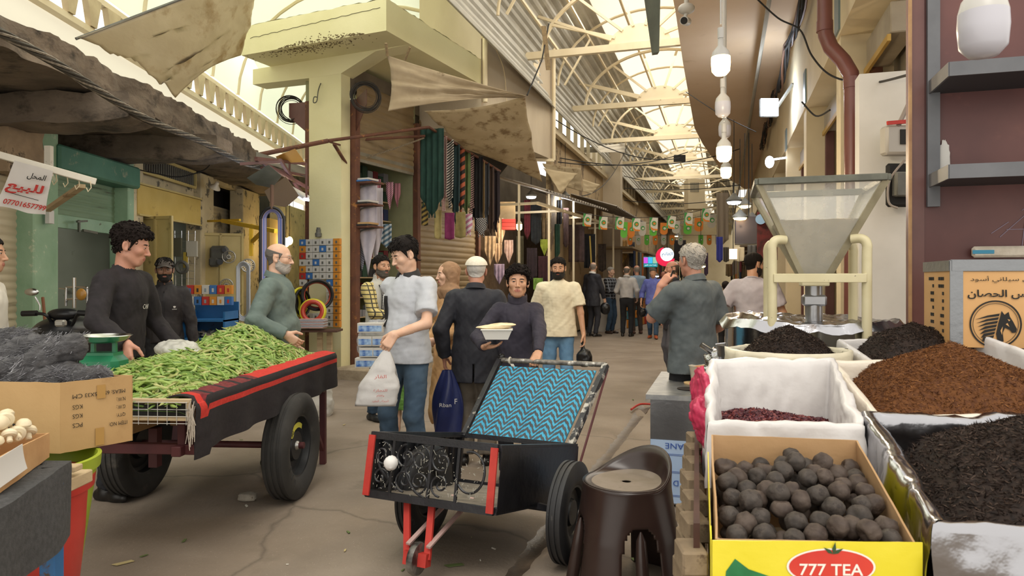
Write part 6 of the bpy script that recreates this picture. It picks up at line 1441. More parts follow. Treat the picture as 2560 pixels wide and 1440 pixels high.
tag(mb.build('flour',mat('barley_flour','#a8946e','#b8a47c',scale=10,rough=.95,bump=.002,bscale=60),gr),'brown flour filling the lower hopper')
mb=MB();mb.box(hc2+Z3*1.435,(.14,.14,.035),(V,U,Z3),ch=.005);mb.build('throat',M_cf,gr)
mb=MB();mb.cyl(hc2+Z3*1.22,hc2+Z3*1.42,.045,n=20);mb.box(hc2+Vector((.0,0,1.34)),(.12,.10,.06),(V,U,Z3),ch=.01);mb.build('spout',M_st,gr)
mb=MB();zt=1.66
def leg(a,b,z0):
 p=hc2+V*a+U*b;q=hc2+V*(a*.70)+U*(b*.86);return catmull([p+Z3*z0,p+Z3*(zt-.12),p+Z3*(zt-.03),p.lerp(q,.35)+Z3*zt,q+Z3*(zt+.0)],8)
for a in(-1,1):
 for b in(-1,1):mb.tube(leg(a*.225,b*.20,1.03 if b<0 else 1.1),.024,12)
for b in(-.225,.20):
 for z,h_ in(((1.46,.045),(1.06,.035))if b<0 else((1.47,.035),)):mb.box(hc2+U*b+Z3*z,(.44,.012,h_),(V,U,Z3),ch=.002)
mb.box(hc2-U*.20+Z3*1.02,(.50,.05,.03),(V,U,Z3),ch=.003)
mb.build('tube_frame',M_cf,gr)
# ---- carton with the horse head
hx_=thing('horse_box','open carton with metal edging, Arabic lettering and a horse head badge','box');xa,xb=P(2312,700,3.28),P(2378,700,2.92);xc=xb+V*.62;ex=(xa-xb);ex.z=0;exn=ex.normalized();HZ0,HZ1=1.17,1.53
vb=Vector((.985,-.17,0)).normalized();xb.z=0;vn=Vector((vb.y,-vb.x,0));vn=vn if vn.y<0 else-vn
def HB(a,z,o=0):return xb+vb*a+vn*o+Z3*z
def HS(a,z,o=0):return xb+ex*a-Vector((exn.y,-exn.x,0))*(-o)+Z3*z
M_hc=mat('horse_carton','#c3955e','#cda06a',scale=3,rough=.6)
mb=MB();mb.sheet(lambda a,b:HB(.65*a,HZ0+(HZ1-HZ0)*b),2,2,.006);mb.sheet(lambda a,b:xb+ex*a+Z3*(HZ0+(HZ1-HZ0)*b),2,2,.006);mb.sheet(lambda a,b:xb+ex+vb*.65*a+Z3*(HZ0+(HZ1-HZ0)*b),2,2,.006);mb.sheet(lambda a,b:xb+vb*.65+ex*a+Z3*(HZ0+(HZ1-HZ0)*b),2,2,.006);mb.build('carton',M_hc,hx_)
mb=MB();mb.bar(HB(-.003,HZ1-.02),HB(.65,HZ1-.02),.006,.05);mb.bar(HB(0,HZ1-.02,.006),HB(.65,HZ1-.02,.006),.004,.045);mb.bar(xb-exn*.0+Z3*(HZ1-.02),xb+ex+Z3*(HZ1-.02),.016,.045);mb.bar(xb+ex+Z3*(HZ1-.02),xb+ex+vb*.65+Z3*(HZ1-.02),.016,.045)
mb.bar(HB(.018,HZ0,.004),HB(.018,HZ1,.004),.05,.004,up=vn);mb.build('metal_edge',mat('tin_tape','#85878a',rough=.4,metal=.9,bump=.003,bscale=25),hx_)
text('arabic_lettering',ar('شاي سيلاني أسود'),M_ink,hx_,HB(.20,1.452,.006),vb,Z3,.030,.26,ext=.001);text('arabic_lettering',ar('رأس الحصان'),M_ink,hx_,HB(.185,1.395,.006),vb,Z3,.048,.25,ext=.001,bold=.02)
mb=MB();hcx,hcz,hr_=.165,1.268,.098
for r0,r1 in((hr_,hr_-.006),(hr_-.012,hr_-.014)):
 n_=48;mb.add([HB(hcx+r*math.cos(2*pi*k/n_),hcz+r*math.sin(2*pi*k/n_),.0065)for r in(r0,r1)for k in range(n_)],[(k,(k+1)%n_,n_+(k+1)%n_,n_+k)for k in range(n_)])
def shp(pp,o=.0068):mb.add([HB(hcx+x*hr_*.9,hcz+y*hr_*.9,o)for x,y in pp],[tuple(range(len(pp)))])
shp([(.25,.62),(.38,.44),(.55,.58),(.60,.36),(.74,.12),(.90,-.22),(.86,-.38),(.70,-.40),(.60,-.26),(.40,-.16),(.30,-.40),(.34,-.80),(.1,-.9),(.02,-.45),(.12,.05),(.20,.36)])
for k in range(7):y0=.42-k*.17;shp([(.18-.04*k,y0+.08),(-.35-.03*k,y0-.02),(-.88+.05*k,y0-.22),(-.30,y0-.10),(.14-.04*k,y0-.04)])
mb.build('horse_badge',M_ink,hx_,smooth=False)
mb=MB();shp([(.50,.24),(.62,.20),(.56,.14)],.0075);shp([(.42,.0),(.58,-.12),(.5,.06)],.0075);shp([(.2,-.3),(.3,-.1),(.26,-.5)],.0075);mb.build('horse_badge_light',M_hc,hx_,smooth=False)
mb=MB();rs=random.Random(6)
for cxx in(.25,.62):
 for k in range(9):
  for q in range(rs.randrange(1,4)):mb.box(xb+ex*(cxx+q*.07)+Vector((-exn.y,exn.x,0))*.0+(-vb)*.004+Z3*(1.20+k*.032),(.003,.018,.014),(vb,exn,Z3))
mb.build('stencil_marks',M_ink,hx_)
# ---- brown panel with grey angle shelves, bulb, meter boxes
d0=3.85;pl=P(2320,700,d0);pl.z=0;PN=-U
def BP(a,z,o=0):return pl+V*a+PN*o+Z3*z
mb=MB();mb.prism([BP(-.02,0),BP(2.2,0),BP(2.2,0,-.05),BP(-.02,0,-.05)],Z3*3.4);o=struct(mb,'wall_panel',mat('oxblood_panel','#5a3330','#6b403b',scale=2,rough=.45,c3='#7a4c42',t3=.62,s3=3,w3=.2))
mb=MB();mb.prism([BP(-.095,0,.01),BP(-.02,0,.01),BP(-.02,0,-.06),BP(-.095,0,-.06)],Z3*3.4);mb.m=1;mb.box(BP(-.092,1.7,.02),(.014,.02,3.4),(V,U,Z3));struct(mb,'trim_8',[M_brown,mat('worn_gilt_edge','#a98558','#8a6444',scale=7,rough=.6)])
sh_=mat('grey_angle','#5b5c60','#66676b',scale=5,rough=.5)
mb=MB();mb.box(BP(.02,2.45,.02),(.06,.03,1.2),(V,U,Z3));struct(mb,'trim_9',sh_)
for z_,lb in((2.47,'upper'),(1.96,'lower')):
 s=thing('angle_shelf',f'{lb} of the two grey angle iron shelves on the brown panel','shelf');mb=MB();mb.prism([BP(.0,z_),BP(1.8,z_),BP(1.8,z_,.38),BP(.0,z_,.38)],Z3*.012);mb.build('plate',mat('shelf_plate','#3c3d41',rough=.6),s)
 mb=MB();mb.box(BP(.9,z_+.03,.38),(1.8,.01,.07),(V,U,Z3));mb.box(BP(.0,z_+.03,.19),(.01,.38,.07),(V,U,Z3));mb.build('lip',sh_,s)
mb=MB();mb.ell(BP(.075,2.10,.012),(.028,.003,.11),18,18,Matrix((V,U,Z3)).transposed(),fn=lambda d:1+.2*fbm((d.x*3,d.y*3,d.z*4)));tag(mb.build('paint_scar',M_white),'white torn paint patch on the brown panel','paint patch')
mb=MB()
for p,q in(((.34,1.68),(.52,1.86)),((.37,1.72),(.50,1.72)),((.44,1.62),(.46,1.80)),((.50,1.86),(.44,1.82)),((.30,1.70),(.38,1.76))):mb.bar(BP(p[0],p[1],.003),BP(q[0],q[1],.003),.003,.002,up=U)
tag(mb.build('chalk_scrawl',mat('chalk','#8f8496',rough=.9)),'chalk scrawl on the brown panel above the horse carton','scrawl')
mb=MB();mb.box(BP(.34,1.60,.03),(.28,.03,.06),(V,U,Z3),ch=.012);mb.m=1;mb.box(BP(.25,1.60,.046),(.10,.004,.02),(V,U,Z3));tag(mb.build('wrapped_packet',[mat('white_packet','#c4b9a8','#d6ccbc',scale=20,rough=.8,bump=.004,bscale=60),mat('teal_stripe','#3f8fb0',rough=.6)]),'white paper packet tucked behind the horse carton','packet')
# ================================================================ LEFT ROW OF SHOPS
def shutter(name,label,A,dr,width,z0,z1,m,per=.072,amp=.012,lip=None,lm=None,flat=False):
 dr=Vector(dr).normalized();n_=Vector((dr.y,-dr.x,0));t=thing(name,label,'roller shutter');k=int((z1-z0)/per*6);mb=MB()
 def f(a,b):
  z=z0+(z1-z0)*b;q=(z/per)%1;o=amp*(abs(math.sin(q*pi))if not flat else min(1,4*min(q,1-q)));return Vector((A[0],A[1],0))+dr*(width*a)+n_*o+Z3*z
 mb.sheet(f,2,k,.002,cap=False);mb.build('slats',m,t,ang=60)
 if lip:mb=MB();mb.box(Vector((A[0],A[1],0))+dr*(width/2)+Z3*(z0+lip/2-.02),(width,.035,lip),(dr,n_,Z3),ch=.004);mb.build('bottom_bar',lm or m,t)
 return t
dL=Vector((-.0286,1,0))
M_sh1=mat('ivory_shutter','#b5a88e','#c4b89e',scale=2,rough=.55,c3='#5a4a38',t3=.62,s3=2.2,w3=.1,stretch=(1,.35,6))
shutter('roller_shutter','closed ivory roller shutter with rust streaks behind the for sale banner',Lw(3.6,-.08),dL,Yl(75)-3.6,0,2.75,M_sh1,.068,.014)
M_sh2=mat('green_shutter','#6d8468','#7d9478',scale=2,rough=.6,c3='#4b4f3c',t3=.6,s3=2.5,w3=.12,stretch=(1,.4,5))
s=shutter('roller_shutter','half open green roller shutter above the motorcycle',Lw(Yl(137),-.08),dL,1.22,1.98,2.5,M_sh2,.052,.012,.13,mat('mint_bar','#86a58a','#95b398',scale=4,rough=.6,c3='#5a5a48',t3=.64,s3=8))
mb=MB();mb.box(Lw(Yl(225),.02,2.60),(.26,1.42,.24),ch=.02);mb.build('shutter_box',mat('teal_box','#3c6b58','#4a7a66',scale=3,rough=.6,c3='#8a8f78',t3=.62,s3=4),s)
mb=MB();mb.bar(Lw(Yl(205,.05),.02,1.93),Lw(Yl(205,.05),.02,2.05),.02,.02);mb.bar(Lw(6.95,.03,2.03),Lw(7.12,.03,2.05),.02,.02);mb.bar(Lw(7.05,.03,1.95),Lw(7.3,.03,1.94),.02,.025);mb.build('latch',M_hf,s)
shutter('roller_shutter','rusty ivory roller shutter half lowered past the yellow tool shop',Lw(10.45,-.25),dL,1.5,2.05,2.62,mat('grey_ivory_shutter','#a09680','#b0a690',scale=2,rough=.6,c3='#6a6252',t3=.6,s3=2),.07,.013)
# for sale banner on its bracket
bs=P(0,388,5.0);be=P(240,455,5.35)
sb_=thing('sign_bracket','white steel arm with wire hooks holding the for sale banner','bracket')
mb=MB();mb.bar(bs-(be-bs)*.3,be,.04,.05,ch=.004);mb.bar(P(122,365,5.6),P(122,440,5.6),.05,.04);mb.build('arm',mat('white_steel','#cfc8b8','#d8d2c4',scale=6,rough=.5,c3='#8c806a',t3=.64,s3=12),sb_)
mb=MB();mb.bar(P(205,465,5.35),P(118,525,5.9),.05,.03);mb.build('brace',M_wood,sb_)
for x in(140,168,197,226):mb=MB();mb.tube([P(x,436+(x-140)*.2,5.3)+Vector((0,0,.0)),P(x+2,452+(x-140)*.2,5.3),P(x-6,462+(x-140)*.2,5.3),P(x-10,452+(x-140)*.2,5.3)],.004,5);mb.build('hook',M_truss,sb_)
q0,q1,q2,q3=P(40,402,5.02),P(136,428,5.12),P(116,538,5.22),P(-8,516,5.08)
ban=thing('sale_banner','white cloth banner with red and black Arabic for sale lettering','banner')
BNp=lambda a,b,o=0:q0.lerp(q1,a).lerp(q3.lerp(q2,a),b)+Vector((0,-.015-o,0))+Vector((0,.012*math.sin(a*9+b*4)*b,.008*math.sin(a*7)*b))
mb=MB();mb.sheet(lambda a,b:BNp(a,b),24,20,.003);mb.build('cloth',mat('banner_cloth','#d2ccc6','#dbd6d0',scale=3,rough=.7),ban)
bx_,bz_=(q2-q3).normalized(),(q0-q3).normalized()
M_redi=mat('red_ink','#b8322c',rough=.7)
text('lettering',ar('المحل'),M_ink,ban,BNp(.66,.20,.006),bx_,bz_,.055,.11,ext=.026,bold=.015);text('lettering',ar('للبيع'),M_redi,ban,BNp(.47,.50,.006),bx_,bz_,.10,.22,ext=.026,bold=.03);text('lettering','07701657799',M_redi,ban,BNp(.55,.82,.006),(q2-q3),bz_,.042,.26,ext=.026,bold=.02)
mb=MB();mb.bar(BNp(.12,.67,.016),BNp(.85,.70,.016),.002,.004);mb.build('lettering',M_ink,ban)
# tool shop: yellow board, grille, doors, shelves
M_yb2=mat('stained_yellow_board','#b59a4c','#c7ad62',scale=2,rough=.6,c3='#6e5a2c',t3=.62,s3=3.5,w3=.1);M_yd=mat('dirty_yellow_door','#b8a468','#c4b176',scale=3,rough=.55,c3='#77673c',t3=.62,s3=4,w3=.12)
y0_,y1_=Yl(349,.12),Yl(497,.12)
fb_=thing('fascia_board','stained yellow sheet metal fascia over the tool shop','fascia board');mb=MB();mb.box(Lw((y0_+y1_)/2,.11,2.375),(.03,y1_-y0_,.345),ch=.004);mb.build('board',M_yb2,fb_)
mb=MB();mb.box(Lw((y0_+y1_)/2,.12,2.56),(.05,y1_-y0_,.02));mb.box(Lw((y0_+y1_)/2,.12,2.20),(.05,y1_-y0_,.02));mb.build('border',M_yd,fb_)
gl=thing('vent_grille','cream vent with thin upright bars above the yellow fascia','grille');ya,yb=Yl(350,.06),Yl(488,.06)
mb=MB()
for z in(2.72,2.93):mb.bar(Lw(ya,.06,z),Lw(yb,.06,z),.03,.035)
mb.bar(Lw(ya,.06,2.72),Lw(ya,.06,2.93),.03);mb.bar(Lw(yb,.06,2.72),Lw(yb,.06,2.93),.03);mb.build('frame',M_yd,gl)
mb=MB()
for i in range(24):yy=ya+(yb-ya)*(i+.7)/25;mb.bar(Lw(yy,.06,2.72),Lw(yy,.06,2.93),.012,.006)
mb.build('bars',mat('grey_bar','#8d8a7e',rough=.6),gl);mb=MB();mb.box(Lw((ya+yb)/2,.02,2.83),(.01,yb-ya,.2));mb.build('backing',M_dark,gl)
def leaf(label,a,b,z0,z1,n=3):
 a=Vector(a);b=Vector(b);t=thing('door_leaf',label,'door');d=(b-a).normalized();n_=Vector((d.y,-d.x,0));W2=(b-a).length;c=(a+b)/2
 mb=MB();mb.box(c+Z3*(z0+z1)/2,(W2,.02,z1-z0),(d,n_,Z3));mb.build('panel',M_yd,t);mb=MB()
 for k in range(n+1):mb.box(a.lerp(b,k/n)+n_*.015+Z3*(z0+z1)/2,(.035,.03,z1-z0),(d,n_,Z3),ch=.003)
 for z in(z0+.02,z0+(z1-z0)*.52,z1-.02):mb.box(c+n_*.015+Z3*z,(W2,.03,.035),(d,n_,Z3),ch=.003)
 mb.build('rail',M_yd,t);return t
leaf('yellow metal door leaf folded back on the left of the tool shop',Lw(Yl(357),-.02),Lw(Yl(357)-.15,.42),0,2.2,2)
leaf('yellow metal door leaf of the tool shop hung with fan motors',Lw(9.9,.0),Lw(10.1,.55),0,2.12,2)
mb=MB();mb.box(Lw(9.1,-1.6,1.1),(.05,2.0,2.2));mb.m=1
o=struct(mb,'wall_left',mat('pale_blue_shop','#8fa0ac','#a2b2bc',scale=2,rough=.7))
for z in(1.1,1.5,1.85):
 t=thing('wall_shelf',f'shelf in the tool shop at {["waist","chest","head"][[1.1,1.5,1.85].index(z)]} height','shelf');mb=MB();mb.box(Lw(9.05,-1.2,z),(.5,1.7,.02));mb.build('board',mat('shelf_blue','#4a6c9a',rough=.5),t)
rs=random.Random(31);BC=[mat('pack_'+c[1:],c,rough=.5)for c in('#c9c6c0','#d08a34','#b8352f','#3d6fae','#2c2c30','#8f9aa2','#d4b23c')]
def pack(name,label,cat,c,size,m,ax=None,group=None,mark=None,front=None,ms=(.28,.42)):
 mb=MB();mb.box(c,size,ax,ch=.002)
 if mark is not None:mb.m=1;fx,fz=ax[0]if ax else X3,Z3;mb.box(Vector(c)+(front or Vector((0,-1,0)))*(size[1]/2+.001)-fz*size[2]*.06,(size[0]*ms[0],.003,size[2]*ms[1]),ax)
 return tag(mb.build(name,[m,mark]if mark is not None else m),label,cat,group)
for z in(1.11,1.51,1.86):
 for k in range(9):
  if rs.random()<.15:continue
  h_=rs.uniform(.07,.16);pack('tool_box','small boxed part standing on a shelf of the tool shop','box',Lw(8.4+k*.17,-1.05,z+h_/2),(.10,rs.uniform(.08,.13),h_),rs.choice(BC),group='boxed parts on the tool shop shelves')
def wheelthing(name,label,cat,c,r,ax,m,m2,fins=16):
 t=thing(name,label,cat);mb=MB();mb.torus(c,r,r*.12,ax,32,8);mb.torus(c,r*.3,r*.1,ax,20,6);mb.build('ring',m,t);mb=MB();A=Vector(ax).normalized();o1=A.orthogonal().normalized();o2=A.cross(o1)
 for k in range(fins):a=2*pi*k/fins;mb.bar(Vector(c)+(o1*math.cos(a)+o2*math.sin(a))*r*.3,Vector(c)+(o1*math.cos(a+.25)+o2*math.sin(a+.25))*r*.95,r*.06,r*.12,up=A)
 mb.lathe(Vector(c),[(.001,r*.2),(r*.18,r*.14),(r*.26,0)],16,A);mb.build('fan',m2,t);return t
M_alu=mat('dull_aluminium','#a8a498','#bdb9ae',scale=20,rough=.4,metal=.6);M_gm=mat('grey_motor','#5b5a54','#6a6962',scale=9,rough=.6)
wheelthing('fan_wheel','pale fan wheel hung high on the yellow door leaf','fan wheel',P(572,642,9.86),.085,(.3,-1,0),M_alu,M_gm);wheelthing('fan_wheel','pale fan wheel hung low on the yellow door leaf','fan wheel',P(566,713,9.86),.085,(.3,-1,0),M_alu,M_gm);wheelthing('fan_wheel','bright metal fan wheel hung on the post above the grey hose','fan wheel',P(620,664,9.9),.09,(.3,-1,0),M_alu,M_chrome)
wheelthing('hand_wheel','dark spoked wheel hung from the ceiling of the tool shop','wheel',P(382,607,9.2),.058,(.3,-1,0),mat('dark_iron','#2e3236',rough=.5),M_alu,6)
t=thing('pump_motor','grey cast pump housing hung on the yellow door leaf','pump');mb=MB();mb.box(P(548,634,9.88),(.26,.1,.22),ch=.04);mb.box(P(536,655,9.86),(.14,.1,.14),ch=.03);mb.build('housing',M_gm,t);mb=MB();mb.cyl(P(550,655,9.76),P(550,655,9.84),.04);mb.cyl(P(560,625,9.78),P(560,625,9.86),.03);mb.build('port',mat('port_dark','#24262a',rough=.4),t)
mb=MB()
for i in range(11):mb.tube([P(437+i*.5,585+i*19*.95,9.0),P(488-i*.4,583+i*19,9.1)],.003,4)
for i in range(4):mb.tube([P(437+i*17,577,9.02),P(440+i*15,770,9.0)],.004,4)
tag(mb.build('wire_rack',M_silver),'wire display rack hung inside the tool shop beside the cap','rack')
for k,(x,y,w_,h_,c,lb)in enumerate(((408,580,.12,.32,'#c3ced2','white sheet packet hung in the tool shop doorway'),(480,622,.14,.2,'#b7b2a2','clear packet hung on the wire rack'),(443,618,.12,.24,'#5d5a48','mesh bag hung on the wire rack'),(464,650,.05,.2,'#b39a3c','yellow handled tool hung on the wire rack'),(365,635,.06,.22,'#2f343c','dark hose fitting hung in the tool shop'))):pack('hung_part',lb,'part',P(x,y,9.0),(w_,.03,h_),mat('hp'+str(k),c,rough=.5))
mb=MB();mb.torus(P(455,668,8.95),.07,.022,(0,1,.2),28,8);tag(mb.build('pipe_clamp',M_gm),'grey pipe clamp hung below the wire rack','clamp')
# blue cabinet with parts
bc=thing('blue_cabinet','open blue metal cabinet of loose metal parts beside the man in the cap','cabinet');M_blue=mat('cabinet_blue','#1f5f96','#2a6ca4',scale=4,rough=.45,c3='#16406a',t3=.64,s3=6)
cbx=P(525,862,7.9)
mb=MB()
for z in(.55,.80,1.0):mb.box(Vector((cbx.x,7.9,z)),(.50,.4,.02))
mb.box(Vector((cbx.x,7.72,.62)),(.46,.02,.24));mb.box(Vector((cbx.x,8.09,.6)),(.5,.02,1.2))
for sx in(-.24,.24):mb.box(Vector((cbx.x+sx,7.9,.55)),(.02,.4,1.1))
mb.build('body',M_blue,bc)
mb=MB()
for i in range(90):z=rs.choice((.58,.83,.83));mb.box(Vector((cbx.x+rs.uniform(-.18,.2),7.8+rs.uniform(-.08,.15),z+rs.uniform(0,.05))),(rs.uniform(.02,.06),.03,rs.uniform(.01,.02)),tuple(Matrix.Rotation(rs.uniform(-1,1),3,Vector((rs.random(),rs.random(),rs.random()))).col))
tag(mb.build('loose_fittings',M_silver),'jumble of loose grey metal fittings on the shelves of the blue cabinet','fittings',kind='stuff')
for k in range(12):
 x=478+(k%6)*19;r_=k//6;c=P(x,742-r_*28+10,7.8);pack('part_box',f'small printed part box, {"lower" if r_ == 0 else "upper"} row, number {k % 6 + 1} from the left on the blue cabinet','box',c,(.078,.06,.095 if r_==0 else .10),BC[(k*3)%4],group='part boxes on the blue cabinet',mark=BC[(k+3)%6])
def coil(label,c,R1,r,n,m_list,ax,spread=.05):
 t=thing('hose_coil',label,'hose coil');A=Vector(ax).normalized()
 for k in range(n):
  mb=MB();mb.torus(Vector(c)+A*(k-n/2)*spread/n*1.6+Vector((0,0,.004*(k%2))),R1+.012*math.sin(k*2.1),r,A,56,8);mb.build('hose',m_list[k%len(m_list)],t)
hm_b=mat('hose_black','#1c1c1e',rough=.4);hm_y=mat('hose_yellow','#d2c832',rough=.4);hm_r=mat('hose_red','#b5412f',rough=.4);hm_o=mat('hose_orange','#d98a28',rough=.35);hm_w=mat('hose_white','#b8bcc2',rough=.35);hm_bl=mat('hose_periwinkle','#7f8fd6',rough=.35);hm_p=mat('hose_pale_pink','#c2b4c0',rough=.35)
coil('coil of yellow and black striped hose on the small bench',P(738,757,10.1),.19,.018,9,[hm_b,hm_y],(.95,-.3,.05),.20);coil('coil of black and red hose hung against the pillar',P(793,738,10.05),.20,.019,8,[hm_b,hm_b,hm_r],(.35,-1,.05),.10);coil('coil of orange and yellow hose standing on the bench',P(782,779,9.9),.145,.03,6,[hm_o,hm_y,hm_r],(.12,-1,.12),.07)
def loop(label,px0,px1,yt,yb,d,n,ms,r=.012):
 t=thing('hose_loop',label,'hose')
 for k in range(n):
  q=k/max(1,n-1);w_=(px1-px0)/2-q*(px1-px0)*.20;cx_=(px0+px1)/2;pts=[P(cx_-w_,yb-14*q,d+.02*k)]
  for i in range(17):a=pi-pi*i/16;pts.append(P(cx_+w_*math.cos(a),yt+w_*1.2-w_*1.2*math.sin(a)+8*q,d+.02*k))
  pts.append(P(cx_+w_,yb-10*q,d+.02*k));pts+=[P(cx_+w_*math.cos(a),yb+12*math.sin(a)-10*q,d+.02*k)for a in[pi*i/8 for i in range(1,8)]]
  mb=MB();mb.tube(catmull(pts,3,True),r,8,closed=True);mb.build('hose',ms[k%len(ms)],t)
loop('big loop of blue and white hose hung beside the older man in glasses',651,710,519,730,7.6,6,[hm_b,hm_p,hm_bl,hm_bl,hm_p,hm_bl],.016);loop('loop of thin grey hose hung below the bright fan wheel',592,624,655,790,8.9,4,[hm_w],.010)
mb=MB();mb.tube([P(680,462,7.6),P(680,522,7.6)],.02,6);mb.m=1;mb.bar(P(600,410,7.6),P(700,405,7.7),.03,.03);tag(mb.build('hanger_strap',[mat('brown_strap','#6f5648',rough=.8),M_brown]),'brown strap holding up the big hose loop','strap')
bn_=thing('corner_bench','small wooden bench fixed to the yellow pillar under the hose coils','bench');mb=MB();mb.box(P(785,826,9.95),(.74,.35,.03),ch=.004);mb.build('top',mat('dark_board','#54392c',rough=.7),bn_)
for x in(800,824):mb=MB();a=P(x,832,10.0);mb.box(Vector((a.x,a.y,a.z/2)),(.07,.06,a.z));mb.build('leg',M_wood,bn_)
for k in range(7):mb=MB();mb.box(P(783+(k%2)*2,818-k*3.4,9.85),(.34,.22,.016),ch=.004);tag(mb.build('plastic_sleeve',hm_w if k%2 else mat('sleeve_pink','#c9a8a2',rough=.4)),'flat clear packet in the pile on the bench','packet','flat packets piled on the bench')
bdr=lambda a,s,z:B(-.035-a,s,z)
k=0
for r_ in range(13):
 for c_ in range(6):
  px_=741+c_*19.5+(r_%2)*3;py_=610+r_*16.6*1.05
  if 690<py_<800 and 752<px_<818 and r_>5:continue
  s_=-.68+c_*.128;z_=2.02-r_*.102
  mat_i=1 if c_==5 or(c_==0 and r_%3==1)else 2 if(c_==0 and r_%3==2)else 3 if(r_*5+c_*3)%7==0 else 0
  pack('valve_packet',{0:'white',1:'orange',2:'red',3:'blue'}[mat_i]+f' boxed gas valve, row {r_ + 1}, column {c_ + 1} of the packets on the pillar','packet',bdr(0,s_,z_),(.118,.05,.095),BC[mat_i],(wB,nB,Z3),'boxed gas valves fixed to the pillar',M_gm if mat_i!=3 else BC[0],-nB)
mb=MB();mb.lathe(B(-.05,-.38,2.10),[(.045,0),(.05,.05),(.035,.07),(.035,.11),(.028,.115),(.028,.14),(.001,.14)],18);tag(mb.build('gas_regulator',M_gm),'grey gas regulator standing on the wall of valve packets','regulator')
# cable bundle along the eave, wire loops, lamp holder
cbm=mat('weathered_cable','#8a7f70','#5f574c',scale=30,rough=.7)
t=thing('cable_bundle','twisted bundle of pale cables strung along the crumbling eave','cable')
for k in range(7):
 pts=[]
 for i in range(70):y=3.9+i*.082;a=i*.55+k*.9;pts.append(Vector((-2.88-.0286*y+.022*math.cos(a),y,2.90-.10*math.sin(i/69*pi)+.022*math.sin(a)+.02*math.sin(i*.21))))
 mb=MB();mb.tube(pts,.009,5);mb.build('cable',cbm if k%2 else mat('dark_cable','#3d3830',rough=.7),t)
mb=MB()
for k in range(4):mb.torus(P(545+k*3,380+k*2,8.2),.055+.012*k,.004,(.2,-1,.1*k),24,5)
mb.tube(catmull([P(532,400,8.2),P(510,425,8.4),P(450,442,8.3),P(400,436,8.2),P(350,425,8.0)],8),.007,5);tag(mb.build('wire_loop',M_ink),'loose black and white wire loops tied to the cable bundle','wire')
t=thing('lamp_holder','white saucer lamp fixture on the plaster post right of the yellow fascia','lamp');mb=MB();mb.lathe(P(537,470,9.6),[(.075,0),(.07,.012),(.03,.05),(.022,.10),(.001,.10)],24,(.5,-.3,.7));mb.build('shade',mat('cream_porcelain','#cbbfa8',rough=.4),t)
# yellow rail, LED tube, cardboard and tin overhead
mb=MB();mb.bar(P(557,552,9.4),P(690,578,8.6),.05,.05);mb.bar(P(520,553,9.8),P(600,550,9.4),.03,.03);mb.bar(P(628,560,9.2),P(628,640,9.2),.04,.04);mb.bar(P(630,604,9.2),P(655,580,8.9),.04);tag(mb.build('yellow_rail',mat('chrome_yellow','#c9a020','#d4ac30',scale=6,rough=.5)),'bright yellow hanging rail beside the big hose loop','rail')
lt=thing('led_batten','lit white LED batten under the tin canopy left of the pillar','lamp');la,lb2=P(724,470,8.6),P(766,494,8.3);mb=MB();mb.bar(la,lb2,.09,.05,ch=.01);mb.build('housing',M_white,lt);mb=MB();mb.bar(la,la+Z3*.35,.02);mb.bar(lb2,lb2+Z3*.4,.02);mb.build('hanger',M_brown,lt);mb=MB();mb.bar(la-Z3*.03,lb2-Z3*.03,.075,.02);mb.build('tube',mat('led_white','#dfe8ff',emit=14),lt);pointlamp('led_light',la.lerp(lb2,.5)-Z3*.15,14,(.8,.88,1),.12,lt)
def plate(name,label,cat,pts,m,th=(0,-.012,0)):mb=MB();mb.prism(pts,th);return tag(mb.build(name,m),label,cat)
plate('tin_sheet','grey tin sheet hanging from the canopy above the hose loop','sheet',[P(618,445,7.5),P(672,412,7.3),P(705,440,7.6),P(680,470,7.7),P(640,462,7.6)],mat('grey_tin','#6d7672','#7d8682',scale=4,rough=.5));plate('cardboard_sheet','folded brown cardboard sheet tucked under the tin canopy','sheet',[P(662,478,7.8),P(715,442,7.8),P(748,490,8.0),P(715,518,8.0),P(678,512,7.9)],mat('kraft_dark','#7a6a58',rough=.9));plate('yellow_sheet','faded orange sheet lying on the canopy rods','sheet',[P(690,392,8.2),P(738,372,8.2),P(762,405,8.6),P(700,408,8.4)],mat('faded_orange','#b98a3c',rough=.7))
mb=MB()
for a,b in(((640,398,7.6),(770,470,9.0)),((655,420,7.8),(765,440,9.2)),((700,400,8),(765,500,9.3)),((640,396,7.6),(765,410,9.0))):mb.bar(P(*a),P(*b),.035,.035)
tag(mb.build('canopy_rods',M_brown),'rusty rods carrying the tin canopy left of the pillar','rods')
mb=MB();mb.sheet(lambda a,b:P(640+125*a,402+40*a-22*b,7.7+1.4*a+.8*b),8,3,.01);tag(mb.build('tin_canopy',mat('dark_tin','#4a443e','#5a544c',scale=3,rough=.6)),'bent dark tin canopy left of the yellow pillar','canopy')
# little background stalls down the left alley
mb=MB();mb.box((-4.6,16,1.3),(.2,6,2.6));struct(mb,'wall_left',mat('warm_shop_glow','#c2a468','#d4b87a',scale=1,rough=.8))
for k,(x,y)in enumerate(((655+50,560),(718,552))):pass
for k in range(3):t=thing('hanging_bulb',f'{["nearest","middle","farthest"][k]} of the warm bulbs down the alley left of the pillar','bulb');c=P(715+k*9,606-k*4,12+k*1.6);mb=MB();mb.ell(c,(.06,.06,.08));mb.build('bulb',mat('warm_bulb','#ffd27a',emit=25),t);mb=MB();mb.tube([c+Z3*.07,c+Z3*1.5],.006,5);mb.build('cord',M_ink,t);pointlamp('bulb_light',c,12,(1,.78,.45),.08,t)
